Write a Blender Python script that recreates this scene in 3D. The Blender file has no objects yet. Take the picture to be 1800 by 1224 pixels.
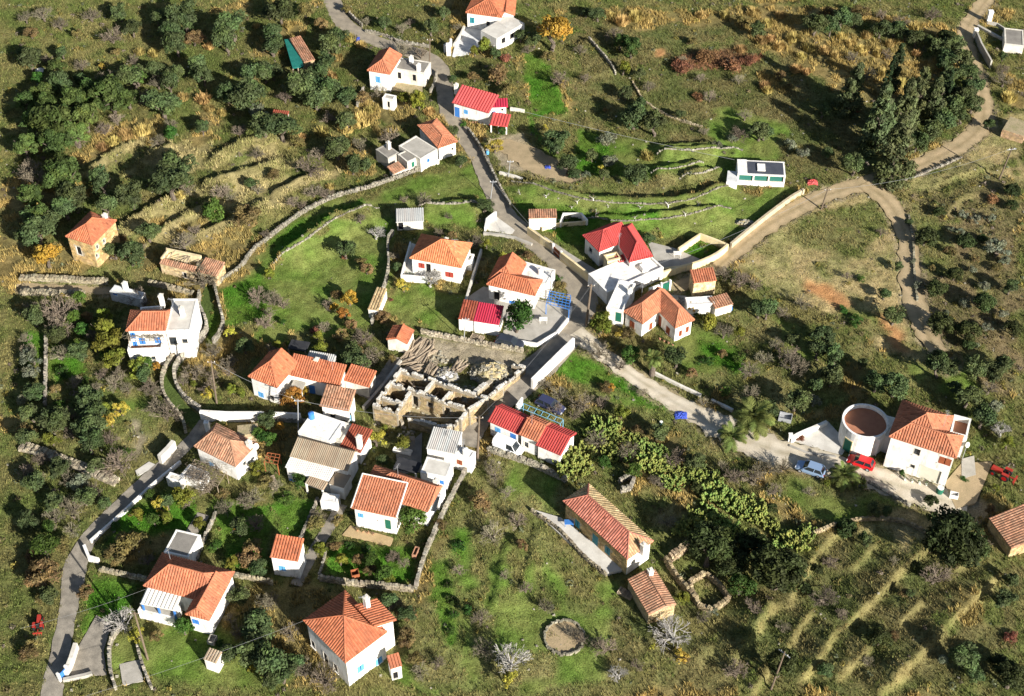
import bpy, math, random
import numpy as np
from mathutils import Vector, Matrix

# ------------------------------------------------------------------ camera, sky, sun, exposure
SC = bpy.context.scene
COL = SC.collection
CAMH, CAMY, FPX, PITCH = 150.0, -150.0, 2540.0, 45.0
cam_d = bpy.data.cameras.new('camera'); cam = bpy.data.objects.new('camera', cam_d); COL.objects.link(cam)
cam.location = (0, CAMY, CAMH); cam.rotation_euler = (math.radians(90 - PITCH), 0, 0)
cam_d.sensor_width = 36; cam_d.lens = FPX / 1800 * 36; cam_d.clip_end = 6000; cam_d.clip_start = 1
SC.camera = cam
SUN_EL, SUN_AZ = 24.0, 141.0          # azimuth clockwise from +Y
W = bpy.data.worlds.new('World'); SC.world = W; W.use_nodes = True
_n = W.node_tree.nodes; _sky = _n.new('ShaderNodeTexSky'); _sky.sky_type = 'NISHITA'; _sky.sun_disc = False
_sky.sun_elevation = math.radians(SUN_EL); _sky.sun_rotation = math.radians(SUN_AZ)
W.node_tree.links.new(_sky.outputs[0], _n['Background'].inputs[0]); _n['Background'].inputs[1].default_value = 0.05
sd = bpy.data.lights.new('sun', 'SUN'); sd.energy = 5.0; sd.angle = math.radians(0.53); sd.color = (1.0, 0.96, 0.89)
sun = bpy.data.objects.new('sun', sd); COL.objects.link(sun)
_e, _a = math.radians(SUN_EL), math.radians(SUN_AZ)
SUNV = Vector((math.sin(_a) * math.cos(_e), math.cos(_a) * math.cos(_e), math.sin(_e)))
sun.rotation_euler = SUNV.to_track_quat('Z', 'Y').to_euler(); sun.location = SUNV * 300
SC.view_settings.view_transform = 'Standard'; SC.view_settings.look = 'None'
SC.view_settings.exposure = 1.2; SC.view_settings.gamma = 1.0; SC.view_settings.use_curve_mapping = False
SC.cycles.max_bounces = 5; SC.cycles.diffuse_bounces = 3; SC.cycles.use_denoising = True

R = random.Random(7); NR = np.random.RandomState(7)

# ------------------------------------------------------------------ photo pixel -> place on the ground
_c, _s = math.cos(math.radians(PITCH)), math.sin(math.radians(PITCH))
def ray(px, py):
    x = (px - 900) / FPX; y = -(py - 612) / FPX
    return Vector((x, y * _s + _c, y * _c - _s))
def at_z(px, py, z):
    d = ray(px, py); t = (z - CAMH) / d.z
    return Vector((d.x * t, CAMY + d.y * t, z))
def proj(x, y, z):
    Y = y - CAMY; Z = z - CAMH
    dep = Y * _c - Z * _s; up = Y * _s + Z * _c
    return 900 + FPX * x / dep, 612 - FPX * up / dep
def scl(py):      # pixels per metre there
    p = at_z(900, py, 0); return FPX / ((p.y - CAMY) * _c + CAMH * _s)

# ------------------------------------------------------------------ noise on arrays
def vnoise(x, y, seed):
    rs = np.random.RandomState(seed); T = rs.rand(256, 256)
    xi = np.floor(x).astype(int); yi = np.floor(y).astype(int); fx = x - xi; fy = y - yi
    fx = fx * fx * (3 - 2 * fx); fy = fy * fy * (3 - 2 * fy)
    g = lambda a, b: T[a & 255, b & 255]
    return (g(xi, yi) * (1 - fx) + g(xi + 1, yi) * fx) * (1 - fy) + (g(xi, yi + 1) * (1 - fx) + g(xi + 1, yi + 1) * fx) * fy
def fbm(x, y, scale, seed, octs=4):
    v = 0; a = 1.0; t = 0
    for o in range(octs):
        v = v + a * vnoise(x / scale * 2 ** o + 17 * o, y / scale * 2 ** o + 31 * o, seed + o); t += a; a *= .5
    return v / t
def inpoly(x, y, poly):
    r = np.zeros(x.shape, bool); n = len(poly)
    for i in range(n):
        x1, y1 = poly[i]; x2, y2 = poly[(i + 1) % n]
        if y1 == y2: continue
        c = ((y1 > y) != (y2 > y)) & (x < (x2 - x1) * (y - y1) / (y2 - y1) + x1)
        r ^= c
    return r
def segdist(x, y, pts):     # distance to polyline, signed side (left +), fraction along
    best = np.full(x.shape, 1e9); side = np.zeros(x.shape); fr = np.zeros(x.shape)
    L = [0]
    for i in range(len(pts) - 1): L.append(L[-1] + math.dist(pts[i], pts[i + 1]))
    for i in range(len(pts) - 1):
        ax, ay = pts[i]; bx, by = pts[i + 1]; dx, dy = bx - ax, by - ay; l2 = dx * dx + dy * dy + 1e-9
        tt = ((x - ax) * dx + (y - ay) * dy) / l2; t = np.clip(tt, 0, 1)
        d = np.hypot(x - ax - t * dx, y - ay - t * dy); m = d < best
        best = np.where(m, d, best); side = np.where(m, np.sign(dx * (y - ay) - dy * (x - ax)), side)
        fr = np.where(m, (L[i] + t * math.sqrt(l2)) / L[-1], fr)
    return best, side, fr
def smooth_poly(pts, n=3):
    for _ in range(n):
        q = [pts[0]]
        for a, b in zip(pts[:-1], pts[1:]):
            q.append((a[0] * .75 + b[0] * .25, a[1] * .75 + b[1] * .25)); q.append((a[0] * .25 + b[0] * .75, a[1] * .25 + b[1] * .75))
        q.append(pts[-1]); pts = q
    return pts
def g2(pts): return [tuple(at_z(px, py, 0)[:2]) for px, py in pts]

# ------------------------------------------------------------------ mesh helpers
class MB:
    def __init__(s): s.v = []; s.f = []; s.c = []
    def quad(s, *p, col=(1, 1, 1)):
        i = len(s.v); s.v += [tuple(q) for q in p]; s.f.append(tuple(range(i, i + len(p)))); s.c += [col] * len(p)
    def box(s, c, ux, uy, uz, j=0, col=(1, 1, 1), bottom=True):
        i = len(s.v); c = Vector(c); ux, uy, uz = Vector(ux), Vector(uy), Vector(uz)
        for a, b, d in ((-1,-1,-1),(1,-1,-1),(1,1,-1),(-1,1,-1),(-1,-1,1),(1,-1,1),(1,1,1),(-1,1,1)):
            q = c + ux * a + uy * b + uz * d
            if j: q += Vector((R.uniform(-j, j), R.uniform(-j, j), R.uniform(-j, j)))
            s.v.append(tuple(q)); s.c.append(col)
        s.f += [(i+4,i+5,i+6,i+7),(i,i+1,i+5,i+4),(i+1,i+2,i+6,i+5),(i+2,i+3,i+7,i+6),(i+3,i,i+4,i+7)]
        if bottom: s.f.append((i+3,i+2,i+1,i))
    def prism(s, poly, z0, z1, col=(1, 1, 1)):      # poly of (x,y); z1 may be list
        n = len(poly); i = len(s.v)
        for k, p in enumerate(poly): s.v.append((p[0], p[1], z0[k] if hasattr(z0, '__len__') else z0)); s.c.append(col)
        for k, p in enumerate(poly): s.v.append((p[0], p[1], z1[k] if hasattr(z1, '__len__') else z1)); s.c.append(col)
        s.f.append(tuple(range(i + n, i + 2 * n))); s.f.append(tuple(reversed(range(i, i + n))))
        for k in range(n): s.f.append((i + k, i + (k + 1) % n, i + n + (k + 1) % n, i + n + k))
    def tube(s, a, b, r0, r1, n=4, col=(1, 1, 1), cap=False):
        a, b = Vector(a), Vector(b); d = (b - a)
        if d.length < 1e-6: return
        d.normalize(); u = d.orthogonal().normalized(); w = d.cross(u); i = len(s.v)
        for p, r in ((a, r0), (b, r1)):
            for k in range(n):
                t = 2 * math.pi * k / n; s.v.append(tuple(p + (u * math.cos(t) + w * math.sin(t)) * r)); s.c.append(col)
        for k in range(n): s.f.append((i + k, i + (k + 1) % n, i + n + (k + 1) % n, i + n + k))
        if cap: s.f.append(tuple(range(i + n, i + 2 * n))); s.f.append(tuple(reversed(range(i, i + n))))
    def path(s, pts, r, n=4, col=(1, 1, 1)):
        for a, b in zip(pts[:-1], pts[1:]): s.tube(a, b, r, r, n, col)
    def mesh(s, name, off=(0, 0, 0), smooth=False):
        V = np.array(s.v, float).reshape(-1, 3) - np.array(off)[None, :]
        me = bpy.data.meshes.new(name); me.from_pydata(V.tolist(), [], s.f)
        ca = me.color_attributes.new('Col', 'FLOAT_COLOR', 'POINT')
        c = np.ones((len(s.v), 4), np.float32); c[:, :3] = np.array(s.c, np.float32).reshape(-1, 3); ca.data.foreach_set('color', c.ravel())
        if smooth: me.polygons.foreach_set('use_smooth', [True] * len(me.polygons))
        me.update(); return me
def mesh_np(name, V, F, C=None, smooth=False):
    me = bpy.data.meshes.new(name); k = F.shape[1]
    me.vertices.add(len(V)); me.vertices.foreach_set('co', V.astype(np.float32).ravel())
    me.loops.add(F.size); me.loops.foreach_set('vertex_index', F.astype(np.int32).ravel())
    me.polygons.add(len(F)); me.polygons.foreach_set('loop_start', np.arange(0, F.size, k, dtype=np.int32))
    me.polygons.foreach_set('use_smooth', np.full(len(F), smooth))
    if C is not None:
        ca = me.color_attributes.new('Col', 'FLOAT_COLOR', 'POINT')
        c = np.ones((len(V), 4), np.float32); c[:, :3] = C; ca.data.foreach_set('color', c.ravel())
    me.update(calc_edges=True); me.validate(); return me
OFF = {}
def tag(o, label=None, cat=None, group=None, kind=None):
    if label: o['label'] = label
    if cat: o['category'] = cat
    if group: o['group'] = group
    if kind: o['kind'] = kind
    return o
def thing(name, loc, label, cat, group=None):
    o = bpy.data.objects.new(name, None); o.empty_display_size = .3; COL.objects.link(o); o.location = loc; OFF[o.name] = tuple(loc)
    return tag(o, label, cat, group)
def part(name, mb, mat, parent, label=None, kind=None, smooth=False):
    if not mb.f: return None
    off = OFF[parent.name]; o = bpy.data.objects.new(name, mb.mesh(name, off, smooth)); o.data.materials.append(M(mat)); COL.objects.link(o)
    o.parent = parent; OFF[o.name] = off
    if label: o['label'] = label
    if kind: o['kind'] = kind
    return o
def solo(name, mb, mat, loc, label=None, cat=None, group=None, kind=None, smooth=False):
    if label and kind is None: kind = 'thing'
    o = bpy.data.objects.new(name, mb.mesh(name, loc, smooth)); o.data.materials.append(M(mat)); COL.objects.link(o); o.location = loc
    OFF[o.name] = tuple(loc); return tag(o, label, cat, group, kind)

# ------------------------------------------------------------------ materials
MATS = {}
def M(name):
    if not isinstance(name, str): return name
    return MATS[name]
def mk(name, col, col2=None, scale=1.2, rough=.9, bump=0.0, bscale=14, vcol=False, rnd=0.0, spec=.15, metal=0, trans=0, fine=0.25, streak=0):
    m = bpy.data.materials.new(name); m.use_nodes = True; nt = m.node_tree; N = nt.nodes; Lk = nt.links
    b = N['Principled BSDF']; b.inputs['Roughness'].default_value = rough; b.inputs['Metallic'].default_value = metal
    b.inputs['Specular IOR Level'].default_value = spec
    geo = N.new('ShaderNodeNewGeometry')
    def mix(bt, fac, a, c):
        x = N.new('ShaderNodeMix'); x.data_type = 'RGBA'; x.blend_type = bt
        for sock, v in ((x.inputs[0], fac), (x.inputs[6], a), (x.inputs[7], c)):
            if hasattr(v, 'is_output'): Lk.new(v, sock)
            else: sock.default_value = v if not hasattr(v, '__len__') else (*v, 1)
        return x.outputs[2]
    n1 = N.new('ShaderNodeTexNoise'); n1.inputs['Scale'].default_value = scale; n1.inputs['Detail'].default_value = 5; Lk.new(geo.outputs['Position'], n1.inputs['Vector'])
    cr = N.new('ShaderNodeValToRGB'); cr.color_ramp.elements[0].position = .35; cr.color_ramp.elements[1].position = .68; Lk.new(n1.outputs['Fac'], cr.inputs[0])
    c = mix('MIX', cr.outputs[0], col, col2 or tuple(x * .75 for x in col))
    if vcol:
        at = N.new('ShaderNodeAttribute'); at.attribute_name = 'Col'; c = mix('MULTIPLY', 1.0, c, at.outputs['Color'])
    if fine:
        n2 = N.new('ShaderNodeTexNoise'); n2.inputs['Scale'].default_value = bscale; n2.inputs['Detail'].default_value = 3; Lk.new(geo.outputs['Position'], n2.inputs['Vector'])
        mr = N.new('ShaderNodeMapRange'); mr.inputs[1].default_value = .3; mr.inputs[2].default_value = .7; mr.inputs[3].default_value = 1 - fine; mr.inputs[4].default_value = 1 + fine; Lk.new(n2.outputs['Fac'], mr.inputs[0])
        c = mix('MULTIPLY', 1.0, c, mr.outputs[0])
        if bump:
            bp = N.new('ShaderNodeBump'); bp.inputs['Strength'].default_value = bump; bp.inputs['Distance'].default_value = .08; Lk.new(n2.outputs['Fac'], bp.inputs['Height']); Lk.new(bp.outputs[0], b.inputs['Normal'])
    if streak:
        mp = N.new('ShaderNodeMapping'); mp.inputs['Scale'].default_value = (2.2, 2.2, .45); Lk.new(geo.outputs['Position'], mp.inputs['Vector'])
        n3 = N.new('ShaderNodeTexNoise'); n3.inputs['Scale'].default_value = 1.0; n3.inputs['Detail'].default_value = 6; n3.inputs['Roughness'].default_value = .65; Lk.new(mp.outputs[0], n3.inputs['Vector'])
        m4 = N.new('ShaderNodeMapRange'); m4.inputs[1].default_value = .52; m4.inputs[2].default_value = .72; m4.inputs[3].default_value = 0; m4.inputs[4].default_value = streak; Lk.new(n3.outputs['Fac'], m4.inputs[0])
        c = mix('MIX', m4.outputs[0], c, (.34, .31, .255))
    if rnd:
        oi = N.new('ShaderNodeObjectInfo'); mr = N.new('ShaderNodeMapRange'); mr.inputs[3].default_value = 1 - rnd; mr.inputs[4].default_value = 1 + rnd; Lk.new(oi.outputs['Random'], mr.inputs[0])
        c = mix('MULTIPLY', 1.0, c, mr.outputs[0])
        hs = N.new('ShaderNodeHueSaturation'); ma = N.new('ShaderNodeMath'); ma.operation = 'MULTIPLY_ADD'; ma.inputs[1].default_value = .05; ma.inputs[2].default_value = .475
        mm = N.new('ShaderNodeMath'); mm.operation = 'FRACT'; m3 = N.new('ShaderNodeMath'); m3.operation = 'MULTIPLY'; m3.inputs[1].default_value = 7.3
        Lk.new(oi.outputs['Random'], m3.inputs[0]); Lk.new(m3.outputs[0], mm.inputs[0]); Lk.new(mm.outputs[0], ma.inputs[0]); Lk.new(ma.outputs[0], hs.inputs['Hue']); Lk.new(c, hs.inputs['Color']); c = hs.outputs[0]
    Lk.new(c, b.inputs['Base Color'])
    if trans:
        tr = N.new('ShaderNodeBsdfTranslucent'); Lk.new(c, tr.inputs[0]); ms = N.new('ShaderNodeMixShader'); ms.inputs[0].default_value = trans
        Lk.new(b.outputs[0], ms.inputs[1]); Lk.new(tr.outputs[0], ms.inputs[2]); Lk.new(ms.outputs[0], N['Material Output'].inputs[0])
    MATS[name] = m; return m
WHT = (.80, .78, .74)
mk('white', WHT, (.66, .62, .55), scale=.8, fine=.06, bump=.2, streak=.75)
mk('offwhite', (.66, .62, .54), (.48, .44, .37), scale=.8, fine=.1, bump=.2, streak=.8)
mk('cream', (.70, .58, .34), (.58, .46, .26), scale=.7, fine=.1, bump=.2, streak=.7)
mk('greywhite', (.60, .60, .58), (.46, .46, .45), fine=.1, bump=.2)
mk('stone', (.42, .36, .27), (.30, .25, .18), scale=1.4, vcol=True, bump=.5, bscale=9, fine=.2)
mk('mortar', (.46, .38, .26), (.36, .29, .19), scale=1.2, bump=.5, bscale=9, fine=.25)
mk('ruin_core', (.33, .285, .215), (.22, .19, .145), scale=1.2, bump=.6, bscale=8, fine=.3)
mk('drystone', (.31, .285, .235), (.21, .19, .15), scale=.8, vcol=True, bump=.5, bscale=8, fine=.25)
mk('concrete', (.40, .37, .32), (.29, .27, .23), scale=.7, fine=.12, bump=.2)
mk('concrete_dark', (.24, .22, .19), (.17, .155, .135), scale=.6, fine=.15, bump=.3)
mk('concrete_pale', (.56, .53, .47), (.44, .41, .36), scale=.7, fine=.1, bump=.2)
mk('tile', (.42, .15, .078), (.33, .125, .07), scale=.6, vcol=True, fine=.15, rough=.85)
mk('tile_b', (.43, .142, .068), (.33, .116, .062), scale=.5, vcol=True, fine=.15, rough=.85)
mk('tile_c', (.42, .16, .085), (.33, .135, .077), scale=.7, vcol=True, fine=.18, rough=.85)
mk('tile_new', (.52, .19, .085), (.46, .165, .075), scale=.5, vcol=True, fine=.08, rough=.8)
mk('tile_old', (.40, .20, .12), (.25, .15, .095), scale=.7, vcol=True, fine=.25, rough=.9)
mk('tile_tan', (.42, .31, .17), (.32, .23, .12), scale=.5, vcol=True, fine=.2)
mk('tile_pink', (.46, .17, .12), (.40, .15, .10), scale=.4, vcol=True, fine=.15)
mk('tile_red', (.42, .06, .055), (.33, .055, .048), scale=.5, vcol=True, fine=.1, rough=.75)
mk('tile_dark', (.25, .07, .04), (.20, .05, .03), scale=.5, vcol=True, fine=.15)
mk('sheet_red', (.47, .075, .07), (.42, .065, .06), scale=.4, vcol=True, fine=.04, rough=.55, spec=.3)
mk('sheet_crimson', (.40, .03, .06), (.35, .03, .055), scale=.4, vcol=True, fine=.05, rough=.6)
mk('sheet_grey', (.46, .45, .42), (.36, .35, .33), scale=.5, vcol=True, fine=.1, rough=.7)
mk('sheet_tan', (.33, .26, .18), (.26, .20, .14), scale=.5, vcol=True, fine=.12, rough=.8)
mk('sheet_white', (.68, .66, .60), (.58, .55, .49), scale=.5, vcol=True, fine=.06, rough=.7)
mk('tarp_green', (.02, .16, .13), (.015, .12, .10), scale=1.0, fine=.2, rough=.6, bump=.4, bscale=4)
mk('tar', (.025, .026, .03), (.04, .04, .042), fine=.15, rough=.9)
mk('slate_roof', (.05, .055, .07), (.065, .07, .085), fine=.1, rough=.7)
mk('terracotta_floor', (.36, .16, .09), (.30, .13, .075), fine=.1)
mk('blue', (.05, .19, .50), (.05, .16, .43), fine=.05, rough=.5)
mk('lightblue', (.12, .34, .60), (.10, .30, .55), fine=.05, rough=.5)
mk('teal', (.03, .22, .26), (.03, .18, .22), fine=.05, rough=.5)
mk('green_paint', (.02, .13, .08), (.02, .11, .07), fine=.05, rough=.5)
mk('brown_wood', (.30, .09, .04), (.24, .07, .035), fine=.1, rough=.6)
mk('red_paint', (.36, .06, .04), (.30, .05, .035), fine=.08, rough=.6)
mk('dark', (.012, .012, .014), (.016, .015, .015), fine=0, rough=.6)  # near-black stand-in for the darkness inside open doorways
mk('garage', (.60, .56, .45), (.55, .51, .41), fine=.05)
mk('glassgreen', (.03, .14, .11), (.03, .12, .10), fine=.03, rough=.15, spec=.5)
mk('glass', (.02, .025, .03), (.025, .03, .035), fine=0, rough=.08, spec=.5)
mk('wood', (.30, .24, .17), (.20, .155, .11), vcol=True, fine=.2, rough=.9)
mk('pole', (.16, .12, .085), (.11, .085, .06), fine=.2)
mk('rust', (.30, .10, .04), (.22, .07, .03), fine=.2)
mk('metal', (.40, .41, .42), (.35, .35, .36), fine=.1, rough=.5, metal=.3)
mk('wire', (.30, .30, .29), fine=0, rough=.6)
mk('bark', (.13, .105, .08), (.09, .07, .055), scale=3, fine=.3, bump=.5, bscale=18)
mk('twig', (.19, .16, .11), (.135, .112, .08), fine=.15, rnd=.2)
mk('twig_pale', (.33, .315, .285), (.25, .235, .21), fine=.15, rnd=.12)
for nm, c in dict(olive=(.066,.092,.034), evergreen=(.062,.096,.024), maquis=(.040,.054,.016), citrus=(.045,.095,.016), yellowgreen=(.135,.150,.022),
                  yellow=(.36,.31,.05), autumn=(.36,.19,.035), drybush=(.165,.125,.05), reddish=(.21,.095,.055), greygreen=(.155,.17,.115),
                  conifer=(.082,.102,.042), cypress=(.026,.042,.016), cactus=(.22,.27,.072), golden=(.42,.30,.105), palm=(.13,.16,.04), palmdry=(.24,.19,.06)).items():
    mk('leaf_' + nm, c, tuple(x * .78 for x in c), scale=.7, vcol=True, rnd=.30 if nm != 'cactus' else .1, fine=0, rough=.75, spec=.2, trans=.18)
mk('grass', (1, 1, 1), (.82, .84, .78), scale=.5, vcol=True, fine=0, rough=.95, spec=.05, trans=.15)
mk('ground', (1, 1, 1), (.78, .79, .74), scale=.55, vcol=True, fine=.38, rough=1, spec=.03, bump=1.0, bscale=5.5)
mk('asphalt', (.30, .255, .19), (.21, .18, .138), scale=.7, fine=.22, bump=.2, vcol=True)
mk('track', (.50, .44, .345), (.40, .34, .25), scale=.6, fine=.2, bump=.4, vcol=True)
mk('track_dry', (.36, .27, .16), (.27, .21, .12), scale=.6, fine=.25, bump=.5, vcol=True)
mk('lane', (.29, .255, .205), (.18, .16, .13), scale=.9, fine=.25, bump=.2, vcol=True)
mk('gravel', (.42, .41, .40), (.33, .32, .31), scale=2, fine=.25, bump=.6, bscale=10)
mk('rubble', (.34, .27, .17), (.24, .21, .11), scale=1.2, vcol=True, fine=.3, bump=.8, bscale=7)
mk('rubber', (.02, .02, .02), fine=0); mk('paint_silver', (.26, .36, .52), (.26, .36, .52), fine=0, rough=.3, spec=.5, metal=.3)
mk('paint_red', (.55, .012, .015), (.55, .012, .015), fine=0, rough=.3, spec=.5); mk('paint_white', (.78, .78, .76), (.78, .78, .76), fine=0, rough=.3, spec=.5)
mk('paint_dark', (.03, .035, .05), (.03, .035, .05), fine=0, rough=.25, spec=.5); mk('paint_navy', (.035, .04, .085), (.035, .04, .085), fine=0, rough=.3, spec=.5)
mk('lamp_red', (.35, .01, .01), fine=0, rough=.3); mk('lamp_clear', (.7, .7, .7), fine=0, rough=.2)
mk('tractor_red', (.36, .035, .025), (.28, .03, .02), fine=.15, rough=.6)
mk('tarp_blue', (.05, .09, .42), (.04, .07, .35), fine=.2, rough=.5, bump=.5, bscale=4)
mk('skyblue', (.20, .45, .62), (.18, .40, .58), fine=.05, rough=.6)
# ------------------------------------------------------------------ terrain
def axis(lo, hi, st):
    a = list(np.arange(lo, hi + .01, st)); d = st
    pos = [a[-1]]; neg = [a[0]]
    while pos[-1] < 2600: d *= 1.55; pos.append(pos[-1] + d); neg.append(neg[-1] - d)
    return np.array(neg[:0:-1] + a + pos[1:])
GX = axis(-122, 122, .46); GY = axis(-70, 110, .46)
XX, YY = np.meshgrid(GX, GY)
NEAR = np.clip(1 - (np.hypot(XX / 150, (YY - 15) / 120) - 1) * 2, 0, 1)
H0 = (fbm(XX, YY, 28, 3, 2) - .5) * 1.3 * NEAR
# dry-stone terrace steps: (line in photo pixels, drop in metres, +1 = far/left side is the lower one)
STEPS = [
 ([(480,465),(520,435),(580,390),(590,382),(667,366)], 1.2, 1), ([(735,364),(790,361),(845,361)], .7, 1),
 ([(900,320),(987,341),(1037,354),(1112,359),(1175,359),(1225,350),(1262,331),(1290,325)], 1.0, 1),
 ([(1032,384),(1070,390),(1150,387),(1212,380),(1285,367)], .9, 1), ([(1144,305),(1190,298),(1237,287)], .8, 1),
 ([(1195,315),(1235,308),(1272,299)], .8, 1), ([(1150,262),(1212,255),(1260,252)], .7, 1), ([(1155,272),(1225,265),(1305,265)], .7, 1),
 ([(200,410),(255,375),(300,350),(340,335)], .8, 1), ([(255,428),(300,396),(345,370),(390,350)], .8, 1), ([(330,420),(380,400),(430,378),(480,350)], .75, 1), ([(350,330),(400,310),(450,297),(510,282)], .75, 1),
 ([(365,285),(420,256),(470,243),(510,238)], .8, 1), ([(230,296),(275,268),(310,252)], .7, 1), ([(470,345),(520,318),(575,300)], .65, 1), ([(150,300),(190,275),(230,250)], .6, 1),
 ([(1397,1045),(1428,990),(1464,944)], .8, -1), ([(1503,998),(1520,980),(1536,965)], .7, -1),
 ([(1492,1096),(1520,1072),(1546,1050),(1585,1008),(1627,972),(1645,952)], .8, -1), ([(1585,1096),(1600,1080),(1616,1065)], .7, -1),
 ([(1678,1011),(1695,995),(1712,980)], .7, -1), ([(1608,1163),(1640,1130),(1673,1094),(1710,1060),(1745,1026)], .8, -1),
 ([(1420,1187),(1445,1155),(1466,1120)], .9, -1), ([(1484,1184),(1510,1160),(1528,1143)], .8, -1), ([(1575,1192),(1590,1180),(1598,1171)], .7, -1),
 ([(1340,1101),(1355,1083),(1368,1068)], .7, -1), ([(1389,1132),(1405,1107),(1422,1083)], .7, -1), ([(1297,1153),(1325,1110),(1349,1076)], .9, -1),
 ([(1235,1158),(1245,1145),(1252,1137)], .5, -1), ([(1550,1216),(1570,1205),(1590,1190)], .8, -1), ([(1330,1210),(1345,1190),(1352,1176)], .8, -1),
 ([(925,1010),(935,965),(945,925)], .3, 1), ([(862,1070),(880,1010),(892,950)], .3, 1), ([(1125,150),(1140,190),(1165,215),(1200,228)], .4, 1),
 ([(985,140),(1010,165),(1030,190),(1042,230)], .35, 1), ([(978,150),(990,180),(1000,205)], .35, 1),
 ([(1035,70),(1062,100),(1082,132)], .5, 1), ([(1640,330),(1690,312),(1740,300)], .5, -1), ([(1665,380),(1690,350),(1720,345)], .5, -1),
]
STEPS = [([(a[0][0] + (a[0][0] - a[1][0]) * .45, a[0][1] + (a[0][1] - a[1][1]) * .45), *a, (a[-1][0] + (a[-1][0] - a[-2][0]) * .45, a[-1][1] + (a[-1][1] - a[-2][1]) * .45)] if l < 0 and a[0][1] > 900 else a, h, l) for a, h, l in STEPS]
for pts, h, low in STEPS:
    p = smooth_poly(g2(pts), 2); xs = [q[0] for q in p]; ys = [q[1] for q in p]
    i0, i1 = np.searchsorted(GX, min(xs) - 16), np.searchsorted(GX, max(xs) + 16); j0, j1 = np.searchsorted(GY, min(ys) - 16), np.searchsorted(GY, max(ys) + 16)
    sx, sy = XX[j0:j1, i0:i1], YY[j0:j1, i0:i1]
    ja = 1.0 if low > 0 else .35; jx = sx + (fbm(sx, sy, 2.2, 71, 2) - .5) * ja; jy = sy + (fbm(sx, sy, 2.2, 81, 2) - .5) * ja
    d, sd_, fr = segdist(jx, jy, p); low_side = (sd_ * low) > 0
    endf = np.clip(np.minimum(fr, 1 - fr) / .1, 0, 1)
    h = h * (1.55 if low > 0 and h > .45 else 1.25)
    H0[j0:j1, i0:i1] += h * endf * np.where(low_side, np.clip(1 - d / .4, 0, 1), np.clip(1 - d / 5.0, 0, 1))
def ground(x, y):
    i = min(max(np.searchsorted(GX, x) - 1, 0), len(GX) - 2); j = min(max(np.searchsorted(GY, y) - 1, 0), len(GY) - 2)
    fx = (x - GX[i]) / (GX[i + 1] - GX[i]); fy = (y - GY[j]) / (GY[j + 1] - GY[j])
    return float((H0[j, i] * (1 - fx) + H0[j, i + 1] * fx) * (1 - fy) + (H0[j + 1, i] * (1 - fx) + H0[j + 1, i + 1] * fx) * fy)
def P(px, py, up=0.0):        # point `up` metres above the ground seen at that pixel
    z = up
    for _ in range(5):
        p = at_z(px, py, z); z = ground(p.x, p.y) + up
    return Vector((p.x, p.y, z))
def G(px, py):
    p = P(px, py); return (p.x, p.y)

# ------------------------------------------------------------------ ground cover: what grows where
KINDS = {  # ground colour a, b, blade colour a, b, density per m2, blade height
 'wild':  ((.165,.145,.056),(.110,.125,.038),(.23,.20,.078),(.12,.15,.04), 8, .30),
 'meadow':((.105,.168,.030),(.155,.175,.050),(.125,.192,.036),(.205,.210,.062), 8, .11),
 'lush':  ((.060,.155,.016),(.095,.150,.026),(.075,.195,.020),(.125,.185,.032), 9, .18),
 'dull':  ((.130,.148,.046),(.195,.175,.072),(.150,.170,.048),(.26,.215,.09), 10, .22),
 'dull_dimmed':   ((.098,.112,.038),(.150,.132,.055),(.115,.132,.040),(.20,.165,.07), 10, .26),  # dull cover darkened, imitating light lost towards the corners of the view
 'gold':  ((.22,.165,.066),(.15,.125,.05),(.44,.31,.11),(.30,.23,.085), 10, .5),
 'straw': ((.30,.245,.115),(.22,.19,.08),(.45,.37,.18),(.28,.265,.10), 11, .42),
 'bare':  ((.36,.275,.135),(.25,.225,.095),(.40,.31,.145),(.22,.225,.075), 6, .15),
 'orange':((.44,.215,.09),(.36,.20,.09),(.34,.25,.12),(.3,.2,.1), .6, .1),
 'scrub': ((.205,.155,.082),(.145,.125,.055),(.26,.2,.1),(.15,.15,.055), 7, .22),
 'dirt':  ((.34,.285,.20),(.28,.23,.155),(.3,.25,.12),(.15,.15,.05), .4, .1),
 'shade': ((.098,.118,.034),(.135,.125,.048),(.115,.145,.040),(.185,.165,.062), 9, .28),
 'russet':((.20,.10,.055),(.15,.085,.05),(.24,.115,.06),(.2,.12,.06), 10, .35),
 'riser': ((.22,.17,.072),(.165,.135,.058),(.30,.225,.088),(.21,.17,.066), 11, .2),
}
KL = list(KINDS)
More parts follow.
